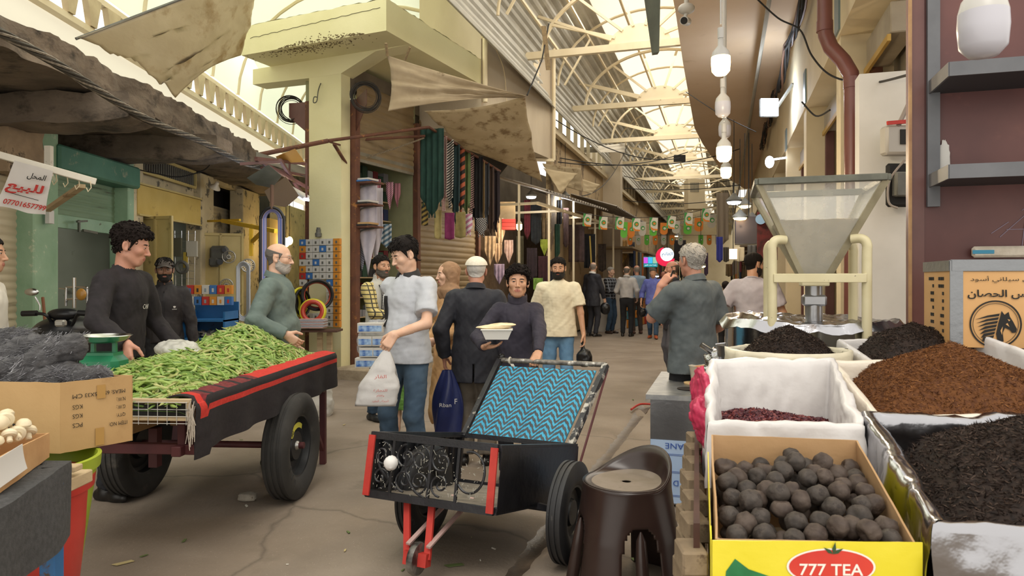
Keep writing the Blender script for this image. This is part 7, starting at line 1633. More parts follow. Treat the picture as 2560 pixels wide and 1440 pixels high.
# motorcycle by the green post
mo=thing('motorcycle','black motorcycle with a chrome carrier parked by the mint green post','motorcycle');mx=P(165,790,5.3)
M_bp=mat('black_fairing','#17181b',rough=.35);D5=5.3
pr=[el(tuple(P(165,830,5.5)),(.22,.25,.13),.04),el(tuple(P(160,870,5.5)),(.15,.25,.16),.04),el(tuple(P(160,785,5.35)),(.125,.06,.045),.02)]
implicit('fairing',pr,.012,M_bp,mo)
mb=MB();mb.tube(catmull([P(58,786,D5),P(98,784,D5),P(118,790,D5),P(135,812,D5+.05),P(160,822,D5+.05),P(182,810,D5+.05),P(196,784,D5),P(228,784,D5)],5),.012,8);mb.build('handlebar',M_bp,mo)
mb=MB();mb.cyl(P(56,784,D5),P(92,783,D5),.022,n=14);mb.cyl(P(196,782,D5),P(226,784,D5),.022,n=14);mb.build('grip',M_bp,mo)
mt_=MB();mt_.tube([P(100,776,D5),P(100,764,D5),P(88,742,D5)],.006,6);mt_.ell(P(79,730,D5),(.055,.015,.028),20,12);m_=mt_.build('mirror',M_chrome,mo)
mb=MB();mb.box(P(152,808,D5-.12),(.075,.05,.05),ch=.012);mb.build('key_box',mat('silver_case','#b0aea8',rough=.3,metal=.4),mo)
mb=MB()
for y in(718,748):mb.tube(catmull([P(165,765,5.9),P(166,y+4,5.9),P(172,y,5.9),P(214,y,5.9),P(218,y+6,5.9),P(218,765,5.9)],4),.009,6)
mb.tube([P(186,770,5.9),P(186,694,5.9)],.014,8);mb.tube(catmull([P(148,721,5.9),P(160,722,5.9),P(168,724,5.9)],4),.007,6);mb.build('carrier',M_chrome,mo)
mb=MB();mb.ell(P(203,736,5.8),(.042,.02,.05),20,12);mb.build('turn_lamp',mat('amber_lens','#a87a34',rough=.2),mo)
tt,rr=MB(),MB();wc_=Vector((P(165,0,5.6).x,5.75,.29));tyre(tt,rr,wc_,(1,.1,0),.29,.10,.2,2);w_=tt.build('wheel',M_rub,mo);rr.build('rim',M_rim,w_)
mb=MB();mb.cyl(P(107,744,5.9),P(118,860,5.7),.012,n=8);tag(mb.build('broom_handle',mat('brown_stick','#7d4f34',rough=.7)),'brown wooden stick leaning on the mint green post','stick')
pack('breaker_box','small white meter box on the mint green post','box',Lw(Yl(113,.1),.14,2.02),(.04,.07,.12),M_white)
# ================================================================ CORNER SHOP, SCARVES, AWNINGS
M_rust=mat('rusty_post','#5a382c','#6e4632',scale=5,rough=.75,c3='#a8743c',t3=.60,s3=9,w3=.1)
for c0_,lb,s in((B(.30,.03),'rusty brown steel post right of the yellow pillar',1),(B(.1,-.66),'rusty brown steel post left of the yellow pillar',-1)):
 t=thing('steel_post',lb,'post');mb=MB();mb.box(c0_+Z3*2.1,(.11,.12,4.2),(wB,nB,Z3),ch=.006);mb.build('post',M_rust,t)
 mb=MB();q=-nB if s>0 else-nB;dr=(wB*.5-nB*.4)if s>0 else-wB*.42;mb.prism([c0_+Z3*4.2,c0_+Z3*3.68,c0_+dr+Z3*4.0,c0_+dr+Z3*4.22],nB*.012);mb.build('gusset',M_brown,t)
 cc=c0_+dr*.9+Vector((0,0,4.12));t2=thing('wire_coil',('right' if s>0 else 'left')+' hand coil of thin dark wire hung on the bracket of the rusty post','wire coil');mb=MB()
 for k in range(14):mb.torus(cc+Vector((rs.uniform(-.02,.02),rs.uniform(-.02,.02),rs.uniform(-.02,.02))),.19+rs.uniform(-.03,.03),.005,(.3+rs.uniform(-.2,.2),-1,rs.uniform(-.15,.15)),30,5)
 mb.build('coil',mat('dark_wire','#2f2a26',rough=.7),t2)
M_bs=mat('brown_shutter','#7d6a4c','#8f7a58',scale=1.5,rough=.6,c3='#5c4a34',t3=.6,s3=2,w3=.15,stretch=(1,1,3))
shutter('roller_shutter','raised brown roller shutter above the first scarf shop',B(.36,.0),nB,1.64,3.30,4.5,M_bs,.11,.02,.18,mat('grey_bottom_bar','#77715f','#868070',scale=4,rough=.6),flat=True)
shutter('roller_shutter','closed brown roller shutter behind the woman in the camel headscarf',B(2.18,.0),nB,2.2,0,4.3,M_bs,.11,.02,flat=True)
mb=MB()
for t_ in(2.08,4.45):mb.box(B(t_,.03,2.1),(.10,.10,4.2),(wB,nB,Z3),ch=.005)
struct(mb,'trim_10',M_rust)
# hanging cloth
def hang(name,label,cat,px,yt,yb,wpx,d,m,point=.0,nf=3,fold=.03,group=None,seed=0,tas=0,wb=None,yaw=0,slant=0):
 A=P(px-wpx/2,yt,d);Bp=P(px+wpx/2,yt,d);e=(Bp-A);c=(A+Bp)/2;e=Matrix.Rotation(yaw,3,'Z')@e;L=(yb-yt)/F*d;wb=wb or 1;n_=Vector((e.y,-e.x,0)).normalized();mb=MB()
 def f(a,b):
  k=(a-.5);w_=1+(wb-1)*b;q=abs(k)*2;bb=b*(1-point*q**1.0);return c+e*(k*w_+slant*bb)-Z3*(L*bb)+n_*(fold*math.sin(a*nf*2*pi+seed)*(.35+.65*b)+.01*fbm((a*4,b*3,seed)))
 mb.sheet(f,max(10,nf*6),12,.006);o=mb.build(name,m,ang=180);tag(o,label,cat,group)
 if tas:
  mt=MB()
  for i in range(tas):a=(i+.5)/tas;p=f(a,1);mt.tube([p+Z3*.02,p-Z3*.02,p-Z3*.09],.012,5,rs=[.004,.009,.014])
  mt.build('fringe',m,o)
 return o
def lm(key,c,c2=None):return mat(key,c,c2 or c,scale=9,rough=.9)
ST=lambda key,a,b,n,ax='Z',rot=(0,.6,0),**k:wavemat(key,a,b,n,ax,rot=rot,rough=.9,**k)
sg1='headscarves hung along the corner rod'
SCF=[(1080,322,545,54,11.6,lm('bottle_green','#1d3b34','#24453d'),'wide bottle green scarf, first on the rod',.25,4),(1108,340,530,18,11.8,ST('red_check','#cfc4bc','#8f4a4a',40,rot=(0,.2,0)),'red and white checked scarf next to the green one',.35,1),(1124,350,520,20,12.0,ST('bw_stripe','#c9c4bc','#222226',26),'black and white striped scarf on the rod',.3,1),(1139,362,560,20,12.2,lm('dark_teal','#1f3538'),'dark teal scarf on the rod',.3,2),(1153,370,540,16,12.4,ST('rust_black','#2a221f','#a5553a',8),'black scarf with rust orange stripes',.3,1),(1166,375,545,18,12.6,lm('olive_green','#4b5c34','#5a6b40'),'olive green scarf on the rod',.3,2),(1178,385,530,12,12.7,ST('red_black','#1e1a1c','#a5837c',30),'black and pink checked scarf on the rod',.2,1),(1193,392,580,26,12.9,lm('soft_black','#1a191b'),'plain black scarf hanging lowest on the rod',.3,3),(1207,402,575,10,13.1,lm('camel_edge','#a38b62'),'narrow beige scarf on the rod',.3,1),(1215,408,560,16,13.2,lm('charcoal_scarf','#3b3d42'),'charcoal grey scarf on the rod',.3,2),(1226,416,585,16,13.4,lm('dark_brown_scarf','#43332a'),'dark brown scarf on the rod',.2,2),(1239,428,580,18,13.6,lm('plum_black','#241b20'),'plum black scarf with a white label, last on the rod',.3,2)]
for i,(x,a,b,w_,d,m,lb,pt,nf)in enumerate(SCF):hang('headscarf',lb,'scarf',x,a,b,w_*1.15,d,m,pt,nf,.035,sg1,i,tas=4,yaw=-.25)
LOW=[(1062,505,565,16,11.9,ST('gold_paisley','#3b3428','#a08a4a',14),'black and gold patterned scarf end, lowest left'),(1095,525,598,18,12.0,lm('pale_gold','#a89a66','#b8aa74'),'pale gold folded scarf below the rod'),(1124,532,600,24,12.1,lm('magenta_scarf','#7c2c5a','#8c3868'),'magenta folded scarf with a label band'),(1151,530,596,26,12.2,lm('olive_gold','#8c7f4e','#9c8f5c'),'olive gold folded scarf with a white label'),(1171,535,588,20,12.3,ST('pink_white','#d6ccd2','#b87a96',12),'pink and white tasselled scarf below the rod'),(1203,545,590,26,12.6,ST('keff_bw','#d0ccc8','#2a2a2e',36,duty=.6,cross=('X',36,.6,'#2a2a2e')),'white and black checked scarf with tassels below the rod')]
for i,(x,a,b,w_,d,m,lb)in enumerate(LOW):hang('headscarf',lb,'scarf',x,a,b,w_,d,m,.4 if i>3 else .05,1,.02,'folded scarves below the rod',i,tas=2 if i>3 else 0)
ws=lm('white_scarf','#c2bcc6','#cfc9d2');rdc=ST('red_keffiyeh','#c9a2ac','#a3465c',60,rot=(0,.8,0))
for i,(x,a,b,w_,d,m,pt,lb)in enumerate(((920,462,690,46,10.9,ws,.5,'long white scarf draped over the shelf ends'),(940,470,660,34,11.1,ws,.45,'second white scarf hanging behind the long one'),(905,560,680,22,11.1,ST('blue_keff','#b9bccb','#3a4468',44),.5,'navy and white patterned scarf under the white ones'),(945,448,540,14,11.6,rdc,.5,'red and white scarf nearest the white ones'),(974,455,525,18,12.0,ST('pink_keff','#c9b0bc','#a8586e',40,rot=(0,-.7,0)),.6,'pink crossed scarf hung in the first shop'),(993,458,520,16,12.2,rdc,.6,'red and white scarf hung right of the pink one'),(1018,468,560,22,12.5,ST('grey_keff','#b4b4c2','#56566a',40),.6,'grey crossed scarf hung in the first shop'),(1024,545,660,30,12.5,lm('pale_blue_scarf','#8f9ac8','#9ca6d0'),.5,'pale blue scarf hung in the first shop'),(1040,560,650,16,12.7,lm('mauve_check','#6a4a58','#7a5866'),.4,'mauve spotted scarf at the edge of the first shop'),(966,560,620,26,11.9,ST('window_check','#c8d2dc','#5a7a94',14),.2,'white and blue checked scarf in the first shop'))):
 hang('headscarf',lb,'scarf',x,a,b,w_,d,m,pt,2,.02,'scarves inside the first shop',i)
for k in range(3):
 z=P(0,[462,516,570][k],10.9).z;t=thing('shelf_arm',f'{["top","middle","bottom"][k]} of three bracketed shelf ends on the rusty post','shelf');mb=MB();mb.box(B(.42,.16,z),(.42,.30,.025),(wB,nB,Z3));mb.build('board',M_rust,t);mb=MB();mb.tube(catmull([B(.42,.0,z-.16),B(.42,.06,z-.05),B(.42,.30,z-.02)],5),.012,6);mb.build('bracket',M_gm,t)
 pack('flat_box',f'{["white box on a blue one, top","white and black box pair, middle","tan box on a black one, bottom"][k]} shelf end','box',B(.42,.12,z+.055),(.34,.26,.03),BC[0]if k<2 else M_card,(wB,nB,Z3));pack('flat_box',f'thin {["blue","black","black"][k]} box under the pale one on the {["top","middle","bottom"][k]} shelf end','box',B(.40,.08,z+.027),(.40,.28,.025),BC[3]if k==0 else BC[4],(wB,nB,Z3))
for r_ in range(9):
 z=.5+r_*.33;t=thing('shop_shelf',f'long shelf of folded scarves inside the first shop, number {r_ + 1} from the floor','shelf',group='shelves inside the first shop');mb=MB();mb.box(B(1.25,-.62,z),(.34,1.5,.02),(wB,nB,Z3));mb.build('board',M_wood,t)
 for c_ in range(9):
  h_=rs.uniform(.08,.24);m=rs.choice([BC[0],BC[4],BC[5],BC[4],lm('fold_maroon','#6a2a30'),lm('fold_navy','#2a3558'),lm('fold_grey','#8a8a90'),lm('fold_green','#2f4a3c')]);pack('folded_scarf',f'folded scarf pack, place {c_ + 1} along shelf {r_ + 1} from the floor inside the first shop','folded cloth',B(.60+c_*.155,-.56,z+.01+h_/2),(.22,.135,h_),m,(wB,nB,Z3),'folded packs inside the first shop')
t=thing('awning_rod','rusty iron rods reaching out from the pillar to carry the scarves','rod');mb=MB();R1,R2,R3=P(642,388,9.6),P(820,352,10.0),P(1072,318,11.4)
mb.tube([R1,R2],.032,8);mb.tube([R2,R3],.024,8);mb.tube([P(886,350,10.9),P(1062,340,11.5)],.022,8);mb.tube([R3,P(1250,428,13.7)],.024,8);mb.bar(P(835,360,10.1),P(872,420,10.7),.04,.03);mb.bar(P(815,352,10.0),P(868,368,10.7),.03,.02);mb.build('rod',M_rust,t)
mb=MB();mb.tube(sag(P(890,402,10.9),P(1060,345,11.5),.01),.014,6);tag(mb.build('rope',mat('pale_rope','#8f8068','#5f5444',scale=60,rough=.9)),'twisted rope tied from the post to the scarf rod','rope')
# awning cloths
M_can=mat('dirty_canvas','#d3c8b2','#ded4c0',scale=1.4,rough=.95,bump=.004,bscale=12,c3='#ad9468',t3=.50,s3=1.1,w3=.2,stretch=(1,1,2.5),trans=.6);M_can2=mat('stained_canvas','#b5a484','#c4b494',scale=2,rough=.95,c3='#8c7656',t3=.52,s3=3.4,w3=.12,stretch=(1,1,3),trans=.35);M_can3=mat('pale_canvas','#cdbb98','#d8c8a6',scale=2,rough=.95,trans=.3)
def coons(name,label,cat,c0,c1,c2,c3,m,sags=(0,0,0,0),belly=.1,wr=.02,nu=40,nv=30,seed=0):
 """cloth between four edge curves: corners in order, sags pull each edge inwards and down"""
 c0,c1,c2,c3=map(Vector,(c0,c1,c2,c3));mb=MB();ctr=(c0+c1+c2+c3)/4;E=lambda a,b,s,t:a.lerp(b,t)+(ctr-(a+b)/2)*(s*4*t*(1-t))
 def f(u,v):
  A,Bq=E(c0,c1,sags[0],u),E(c3,c2,sags[2],u);C_,Dq=E(c0,c3,sags[3],v),E(c1,c2,sags[1],v);bl_=c0.lerp(c1,u).lerp(c3.lerp(c2,u),v)
  return A.lerp(Bq,v)+C_.lerp(Dq,u)-bl_+Vector((0,.3,-1))*belly*16*u*(1-u)*v*(1-v)+Vector((.3,-1,.4))*wr*(fbm((u*3+seed,v*9,0))+.5*math.sin((u*7+v*16)+seed))*(4*v*(1-v)+.1)
 mb.sheet(f,nu,nv,.005);return tag(mb.build(name,m,ang=180),label,cat)
coons('canvas_awning','large pale canvas sheet slung from the crumbling eave to the yellow canopy','awning',P(195,95,6.3),P(650,-75,8.2),P(602,138,9.9),P(438,244,8.3),M_can,(0,-.05,.18,.12),.10,.09,seed=1)
mb=MB();mb.tube([P(190,97,6.3),P(650,-77,8.2)],.014,6);tag(mb.build('awning_pole',M_gm),'thin grey pole along the top hem of the pale canvas','pole')
coons('canvas_awning','upper grey fold of the corner awning tied to the canopy','awning',P(968,138,9.3),P(1315,240,10.4),P(1310,242,10.5),P(970,278,9.3),mat('grey_canvas','#a8977c','#b8a78c',scale=3,rough=.95,c3='#8a7a60',t3=.6,s3=3,trans=.2),(.10,0,.25,.05),.03,.035,seed=4)
coons('canvas_awning','stained brown awning hanging over the scarf shop','awning',P(1060,278,9.6),P(1312,240,10.5),P(1356,455,12.4),P(1160,372,11.2),M_can2,(.10,.05,.10,.02),.10,.045,seed=7)
coons('canvas_awning','pale triangular cloth hanging in front of the corrugated awnings','awning',P(1358,420,15.6),P(1445,434,16.4),P(1406,482,16),P(1398,480,15.8),M_can3,(.05,.1,0,.1),.02,.02,16,12,2);coons('canvas_awning','brown stained cloth behind the pale triangular one','awning',P(1356,408,16.2),P(1452,420,17.2),P(1454,480,17.4),P(1385,462,16.4),M_can2,(.05,0,.1,0),.05,.03,16,12,3);coons('canvas_awning','small cream cloth at the end of the corrugated awnings','awning',P(1456,448,17.6),P(1500,462,18.4),P(1478,486,18),P(1458,480,17.6),M_can3,(0,0,.1,0),.02,.02,12,10,5);coons('canvas_awning','white banner cloth stretched below the third truss','awning',P(1412,372,19.5),P(1562,358,22),P(1562,382,22),P(1412,384,19.5),mat('white_banner','#cfc8b8',rough=.9),(.1,0,.2,0),.03,.02,16,8,6)
for pp,r_ in(([P(968,140,9.3),P(965,108,9.2)],.02),([P(1012,150,9.6),P(1025,118,9.5)],.02)):mb=MB();mb.tube(pp,r_,6);tag(mb.build('awning_tie',mat('rag_rope','#7d6a50','#94805f',scale=30,rough=.95)),'knotted rag rope tying the corner awning to the canopy','rope','rag ropes at the canopy')
mb=MB();mb.tube([P(1318,238,10.5),P(1355,150,11),P(1372,60,11.5)],.012,5);mb.build('awning_line',M_ink)['label']='dark line from the corner awning up to the roof';COL.objects['awning_line']['category']='rope';mb=MB();mb.sheet(lambda a,b:P(1345+12*a+8*b+20*(1-b),175-110*b,11.2),2,6,.01);tag(mb.build('rag_strip',mat('rag_rope')),'long brown rag strip tied above the corner awning','rag')
# corrugated awnings of the next shops and their frame
M_cor=mat('corrugated_grey','#7d7466','#90877a',scale=2,rough=.6,c3='#5c5245',t3=.6,s3=3)
def corsheet(label,c0,c1,c2,c3,n):mb=MB();c0,c1,c2,c3=map(Vector,(c0,c1,c2,c3));mb.sheet(lambda a,b:c0.lerp(c1,a).lerp(c3.lerp(c2,a),b)+Z3*(.025*math.sin(a*n*2*pi)),n*6,2,.006);tag(mb.build('corrugated_awning',M_cor,ang=60),label,'awning')
corsheet('corrugated awning over the dark shawls stall',B(4.5,.0,3.72),B(9.0,-.1,3.72),B(9.0,1.5,3.25),B(4.6,1.5,3.25),24);corsheet('corrugated awning further along, above the blue banner',B(9.1,-.1,3.9),B(14,-.6,3.9),B(14,1.3,3.3),B(9.1,1.7,3.35),24)
mb=MB()
for t_ in(4.6,6.3,8.0,9.8,11.6):mb.bar(B(t_,.9,0),B(t_,.9,3.4),.05,.05);mb.bar(B(t_,.0,3.0),B(t_,1.3,3.0),.05,.05)
mb.bar(B(4.6,1.3,3.0),B(12.5,1.0,3.0),.05,.06);struct(mb,'trim_11',M_truss)
# stall under them: shelves, robes, boxes
mb=MB();mb.box(B(8.4,-.35,1.5),(7.8,.06,3.0),(nB,wB,Z3));struct(mb,'wall_corner',lm('stall_brown','#5a4a3a','#6a5846'))
mb=MB();mb.box(B(11.6,.8,.75),(2.2,.5,1.5),(nB,wB,Z3));struct(mb,'wall_corner',M_white)
DK=[(1225,590,665,30,15.0,'#a58e74',.55,'beige shawl pinned in a point behind the old man'),(1250,545,625,24,15.2,'#b39a80',.55,'tan shawl pinned above the beige ones'),(1243,608,662,24,15.1,'#a08770',.5,'beige shawl below the tan one'),(1272,600,660,22,15.4,'#a8908a',.5,'rosy beige shawl by the bulb'),(1248,660,712,26,15.1,'#8a7c94',.5,'lilac shawl low in the stall'),(1318,500,600,16,16.2,'#5a2028',.2,'burgundy shawl right of the bulb'),(1340,505,612,26,16.4,'#26282a',.1,'black pleated robe in the shawl stall'),(1359,518,600,8,16.6,'#9c8464',.05,'left tan strip of cloth in the shawl stall'),(1369,518,600,8,16.7,'#a08868',.05,'right tan strip of cloth in the shawl stall'),(1361,598,640,20,16.4,'#8f9a3c',.6,'lime green pointed scarf in the shawl stall'),(1390,560,650,20,16.8,'#1e3a2c',.2,'dark green striped shawl in the shawl stall'),(1395,500,565,20,17.0,'#1f1f22',.1,'short black shawl hung high in the stall'),(1415,520,620,14,17.2,'#4a3630',.1,'brown wool shawl with a beaded edge'),(1441,562,655,40,17.6,'#3a2b29',.0,'wide dark brown robe with a white seam'),(1474,585,670,28,18.2,'#17171a',.0,'black robe with a gold trimmed opening'),(1300,590,690,18,16.0,'#3c3826',.2,'black and olive patterned shawl under the bulb'),(1330,620,700,26,16.2,'#2c2226',.1,'dark chequered shawl low in the stall'),(1358,640,715,26,16.2,'#331a20',.1,'dark maroon shawl low in the stall'),(1384,650,720,22,16.4,'#20222c',.1,'dark navy shawl low in the stall'),(1345,695,740,24,15.8,'#5c7a34',.4,'green patterned shawl beside the boy'),(1505,610,680,20,21,'#4a4038',.1,'dark coat hung past the black robe'),(1555,600,660,26,27,'#8a6a3c',.3,'mustard shawls hung above the group of men'),(1535,595,650,16,26,'#77808a',.3,'grey shawl hung above the group of men'),(1580,605,670,14,27,'#3a3a40',.1,'dark shawl hung above the bald man')]
for i,(x,a,b,w_,d,c,pt,lb)in enumerate(DK):
 o=hang('shawl',lb,'shawl',x,a,b,w_,d,lm('sh'+str(i),c,'#%02x%02x%02x'%tuple(min(255,int(int(c[j:j+2],16)*1.2+6))for j in(1,3,5))),pt,3,.025,'shawls and robes of the second shop',i)
pc=P(1476,590,18.1);mb=MB();mb.bar(pc+Vector((-.02,-.05,0)),pc+Vector((.02,-.06,-.80)),.035,.02);tag(mb.build('gold_trim',lm('gold_braid','#b39a4c')),'gold braid down the front of the black robe','trim')
for k in range(3):pack('red_carton',f'{["bottom","middle","top"][k]} of the red boxes stacked in the shawl stall','box',P(1272,571-k*9,15.3),(.30,.25,.075),BC[2])
pack('tan_board','tan display board above the red boxes','board',P(1265,528,15.6),(.42,.04,.42),lm('tan_board','#b39668','#bda074'))
# upper poles on the grey wall
t=thing('drain_pipe','cream drain pipe running down the grey wall','pipe');mb=MB();mb.tube([B(2.28,1.27,4.5),B(2.28,1.27,8)],.045,12);mb.build('pipe',M_truss,t)
t=thing('drain_pipe','cream pipe at the far corner of the grey wall','pipe');mb=MB();mb.tube([B(5.6,1.28,4.02),B(5.6,1.28,8)],.04,12);mb.bar(B(5.6,1.28,4.02),B(5.2,.9,4.0),.06);mb.build('pipe',M_truss,t)
mb=MB();mb.box(B(4.72,1.225,5.8),(.30,.02,.75),(nB,wB,Z3));tag(mb.build('wall_plate',M_truss),'bolted steel plate holding the first truss on the grey wall','plate')
mb=MB();mb.tube(catmull([B(2.1,1.3,5.55),B(2.5,1.35,5.75),B(3.4,1.28,5.70),B(4.4,1.28,5.95)],8),.022,6);mb.tube(catmull([B(2.3,1.3,5.7),B(3.0,1.28,5.3),B(3.2,1.26,4.7)],6),.008,5);tag(mb.build('wall_cable',M_truss),'cream cable sagging across the grey wall','cable')
mb=MB();hp_=B(-.02,-.36,4.42);mb.tube(catmull([hp_,hp_+Vector((-.03,-.03,-.12)),hp_+Vector((-.05,-.04,-.28)),hp_+Vector((-.10,-.04,-.30)),hp_+Vector((-.09,-.04,-.22)),hp_+Vector((-.04,-.03,-.22))],6),.008,6);tag(mb.build('iron_hook',M_hf),'iron hook curling out of the yellow pillar','hook')
mb=MB();mb.prism([P(1607,-60,7.4),P(1652,-60,7.0),P(1648,130,7.0),P(1634,132,7.1)],(.0,.08,0));tag(mb.build('hanging_channel',mat('green_grey_steel','#45483f','#55584d',scale=4,rough=.6)),'dark grey steel channel hanging from above','channel')
# ================================================================ RIGHT FACADE, LAMPS, BUNTING, FAR ALLEY, HELD THINGS
for i,(u,z1)in enumerate(((8.02,4.05),(11.3,4.05),(14.7,4.05),(18.1,4.05),(21.9,4.05))):
 t=thing('steel_door_post',f'{["nearest","second","third","fourth","fifth"][i]} brown steel door post along the right facade','post');mb=MB();mb.box(UV(u,1.50,1.9),(.10,.12,3.8),(U,V,Z3),ch=.006);mb.build('post',M_rust if i==0 else M_brown,t)
for i,(u0,u1)in enumerate(((6.9,8.0),(8.6,11.2),(11.9,14.6),(15.3,18.0))):
 t=thing('shutter_housing',f'{["nearest","second","third","fourth"][i]} grey shutter housing under the right fascia','housing');mb=MB();mb.box(UV((u0+u1)/2,1.52,3.78),(u1-u0,.22,.28),(U,V,Z3),ch=.01);mb.build('box',mat('housing_grey','#8a7f6e','#998e7c',scale=3,rough=.6),t);mb=MB();mb.box(UV((u0+u1)/2,1.40,3.6),(u1-u0,.03,.06),(U,V,Z3));mb.build('rail',mat('ochre_rail','#a8863c',rough=.6),t)
mb=MB();pz=[UV(7.5,.95,5.64),UV(7.5,.95,4.0),UV(7.5,.96,3.86),UV(7.45,1.0,3.72),UV(7.38,1.10,3.56),UV(7.34,1.16,3.42),UV(7.33,1.17,3.25),UV(7.33,1.17,0)]
t=thing('drain_pipe','oxblood plastic drain pipe with a double bend on the right facade','pipe');mb.tube(pz,.072,18);mb.build('pipe',mat('oxblood_pipe','#6a3f39','#744740',scale=3,rough=.3),t);mb=MB()
for a,b in((4.0,3.93),(3.38,3.26)):p=UV(7.5,.95,a)if a>3.9 else UV(7.33,1.17,a);mb.cyl(p,p-Z3*.1,.078,n=18)
mb.build('collar',mat('oxblood_pipe'),t)
t=thing('cable_bundle','thick sagging bundle of dark cables under the peach soffit along the right facade','cable')
for k in range(9):
 pts=[UV(6.5+i*.33,1.03+.05*math.cos(i*.5+k),5.42-.22*abs(math.sin(i*.33))+.06*math.sin(i*.47+k*1.3))for i in range(46)]
 mb=MB();mb.tube(pts,.018,5);mb.build('cable',M_ink if k%3 else mat('brown_cable','#6a4a36',rough=.6),t)
for k,(u,z)in enumerate(((7.9,5.3),(8.3,5.15))):mb=MB();mb.ell(UV(u,.98,z),(.10,.10,.10),fn=lambda d:1+.3*fbm((d.x*4,d.y*4,d.z*4+k)));tag(mb.build('tape_bundle',M_ink),f'{["nearer","farther"][k]} knot of black taped cable joints on the cable bundle','cable joint')
mb=MB();mb.tube(catmull([P(1885,-10,8),P(1945,45,8),P(2000,75,7.8),P(2030,140,7.3),P(2080,190,6.9),P(2170,208,6.4),P(2280,185,4.6)],8),.010,5);mb.tube(catmull([P(2005,255,8),P(2040,290,7.7),P(2075,275,7.4)],6),.010,5);mb.tube(catmull([P(1715,230,14),P(1800,285,12),P(1890,330,12.5)],6),.008,5);tag(mb.build('loose_cable',M_ink),'thin black cable looping past the double bend of the drain pipe','cable')
for i,(px,py,wz)in enumerate(((2093,25,.5),(2012,220,.5),(1965,350,.4))):d=Ud(px,1.16);mb=MB();mb.box(P(px,py,d),(.28,.02,wz),(U,V,Z3));tag(mb.build('slit_window',mat('blue_grey_slit','#6f8288',rough=.4)),f'{["nearest","middle","farthest"][i]} narrow grey vent slit in the right fascia','vent')
fl=thing('floodlight','glaring white LED floodlight on the cables of the right facade','lamp');fp=P(1924,268,12.6);mb=MB();mb.box(fp+Vector((0,.05,0)),(.34,.06,.34),ch=.02);mb.build('housing',M_gm,fl);mb=MB();mb.box(fp,(.31,.02,.31));mb.build('lens',mat('cold_led','#d8e6ff',emit=12),fl);mb=MB();mb.bar(fp+Vector((.15,.06,0)),UV(13.2,1.16,4.9),.04);mb.build('arm',M_gm,fl);pointlamp('flood_light',fp-Vector((.1,.35,0)),40,(.78,.87,1),.15,fl)
mb=MB();mb.ell(P(1924,405,14),(.09,.06,.12));mb.bar(P(1924,400,14),UV(14.7,1.17,3.85),.03);tag(mb.build('oval_lamp',mat('cold_led2','#eef2ff',emit=10)),'small lit oval lamp below the floodlight','lamp')
cc=thing('security_camera','white dome base security camera on the edge of the soffit','camera');cp=P(1716,22,9.2);mb=MB();mb.cyl(cp+Z3*.02,Vector((cp.x,cp.y,5.65)),.03);mb.ell(cp,(.11,.11,.07));mb.build('base',M_white,cc);mb=MB();mb.cyl(cp-Z3*.05,cp-Z3*.15-X3*.03,.025);mb.cyl(cp+Vector((.03,.08,-.14)),cp+Vector((-.06,-.12,-.20)),.055,n=20);mb.build('body',M_white,cc);mb=MB();mb.cyl(cp+Vector((-.06,-.12,-.20)),cp+Vector((-.065,-.13,-.203)),.045,n=20);mb.build('lens',M_ink,cc)
# hanging bulbs
M_bw=mat('bulb_plastic','#b9b6b1',rough=.35);M_be=mat('bulb_lit','#ffe3a6',emit=9,ecol='#ffd48a');M_bo=mat('bulb_off','#bab8c0',rough=.3)
def bulb(label,px,py,d,lit,top=5.65,r=.062,e=26):
 t=thing('hanging_bulb',label,'bulb');c=P(px,py,d);mb=MB();mb.lathe(c,[(.001,.15),(r*.30,.15),(r*.32,.095),(r*.86,.055),(r,.02)],28);mb.build('housing',M_bw,t,ang=180)
 mb=MB();mb.lathe(c,[(r,.02),(r*1.03,-.02),(r*.95,-.075),(r*.6,-.10),(.001,-.105)],28);mb.build('diffuser',M_be if lit else M_bo,t,ang=180)
 mb=MB();mb.cyl(c+Z3*.145,c+Z3*.215,r*.34,n=16);mb.build('socket',M_bw,t);mb=MB();mb.tube([c+Z3*.24,Vector((c.x,c.y,top))],.006,6);mb.build('cord',M_bw,t)
 if lit:pointlamp('bulb_light',c-Z3*.16,e,(1,.80,.52),.07,t)
for a in(('lit bulb hanging nearest in the row under the soffit',1802,150,4.7,1),('unlit bulb just below the first lit one',1807,262,5.8,0),('small unlit bulb in the middle of the hanging row',1812,320,7.2,0),('lit bulb, second lit one of the hanging row',1810,374,5.9,1),('small lit bulb at the end of the hanging row',1815,424,8.2,1)):bulb(*a)
bulb('large unlit bulb at the top in front of the brown panel',2458,50,1.95,0,4.0,.062);bulb('lit bulb hanging in the shawl stall',1298,563,14.6,1,3.2,.06,25)
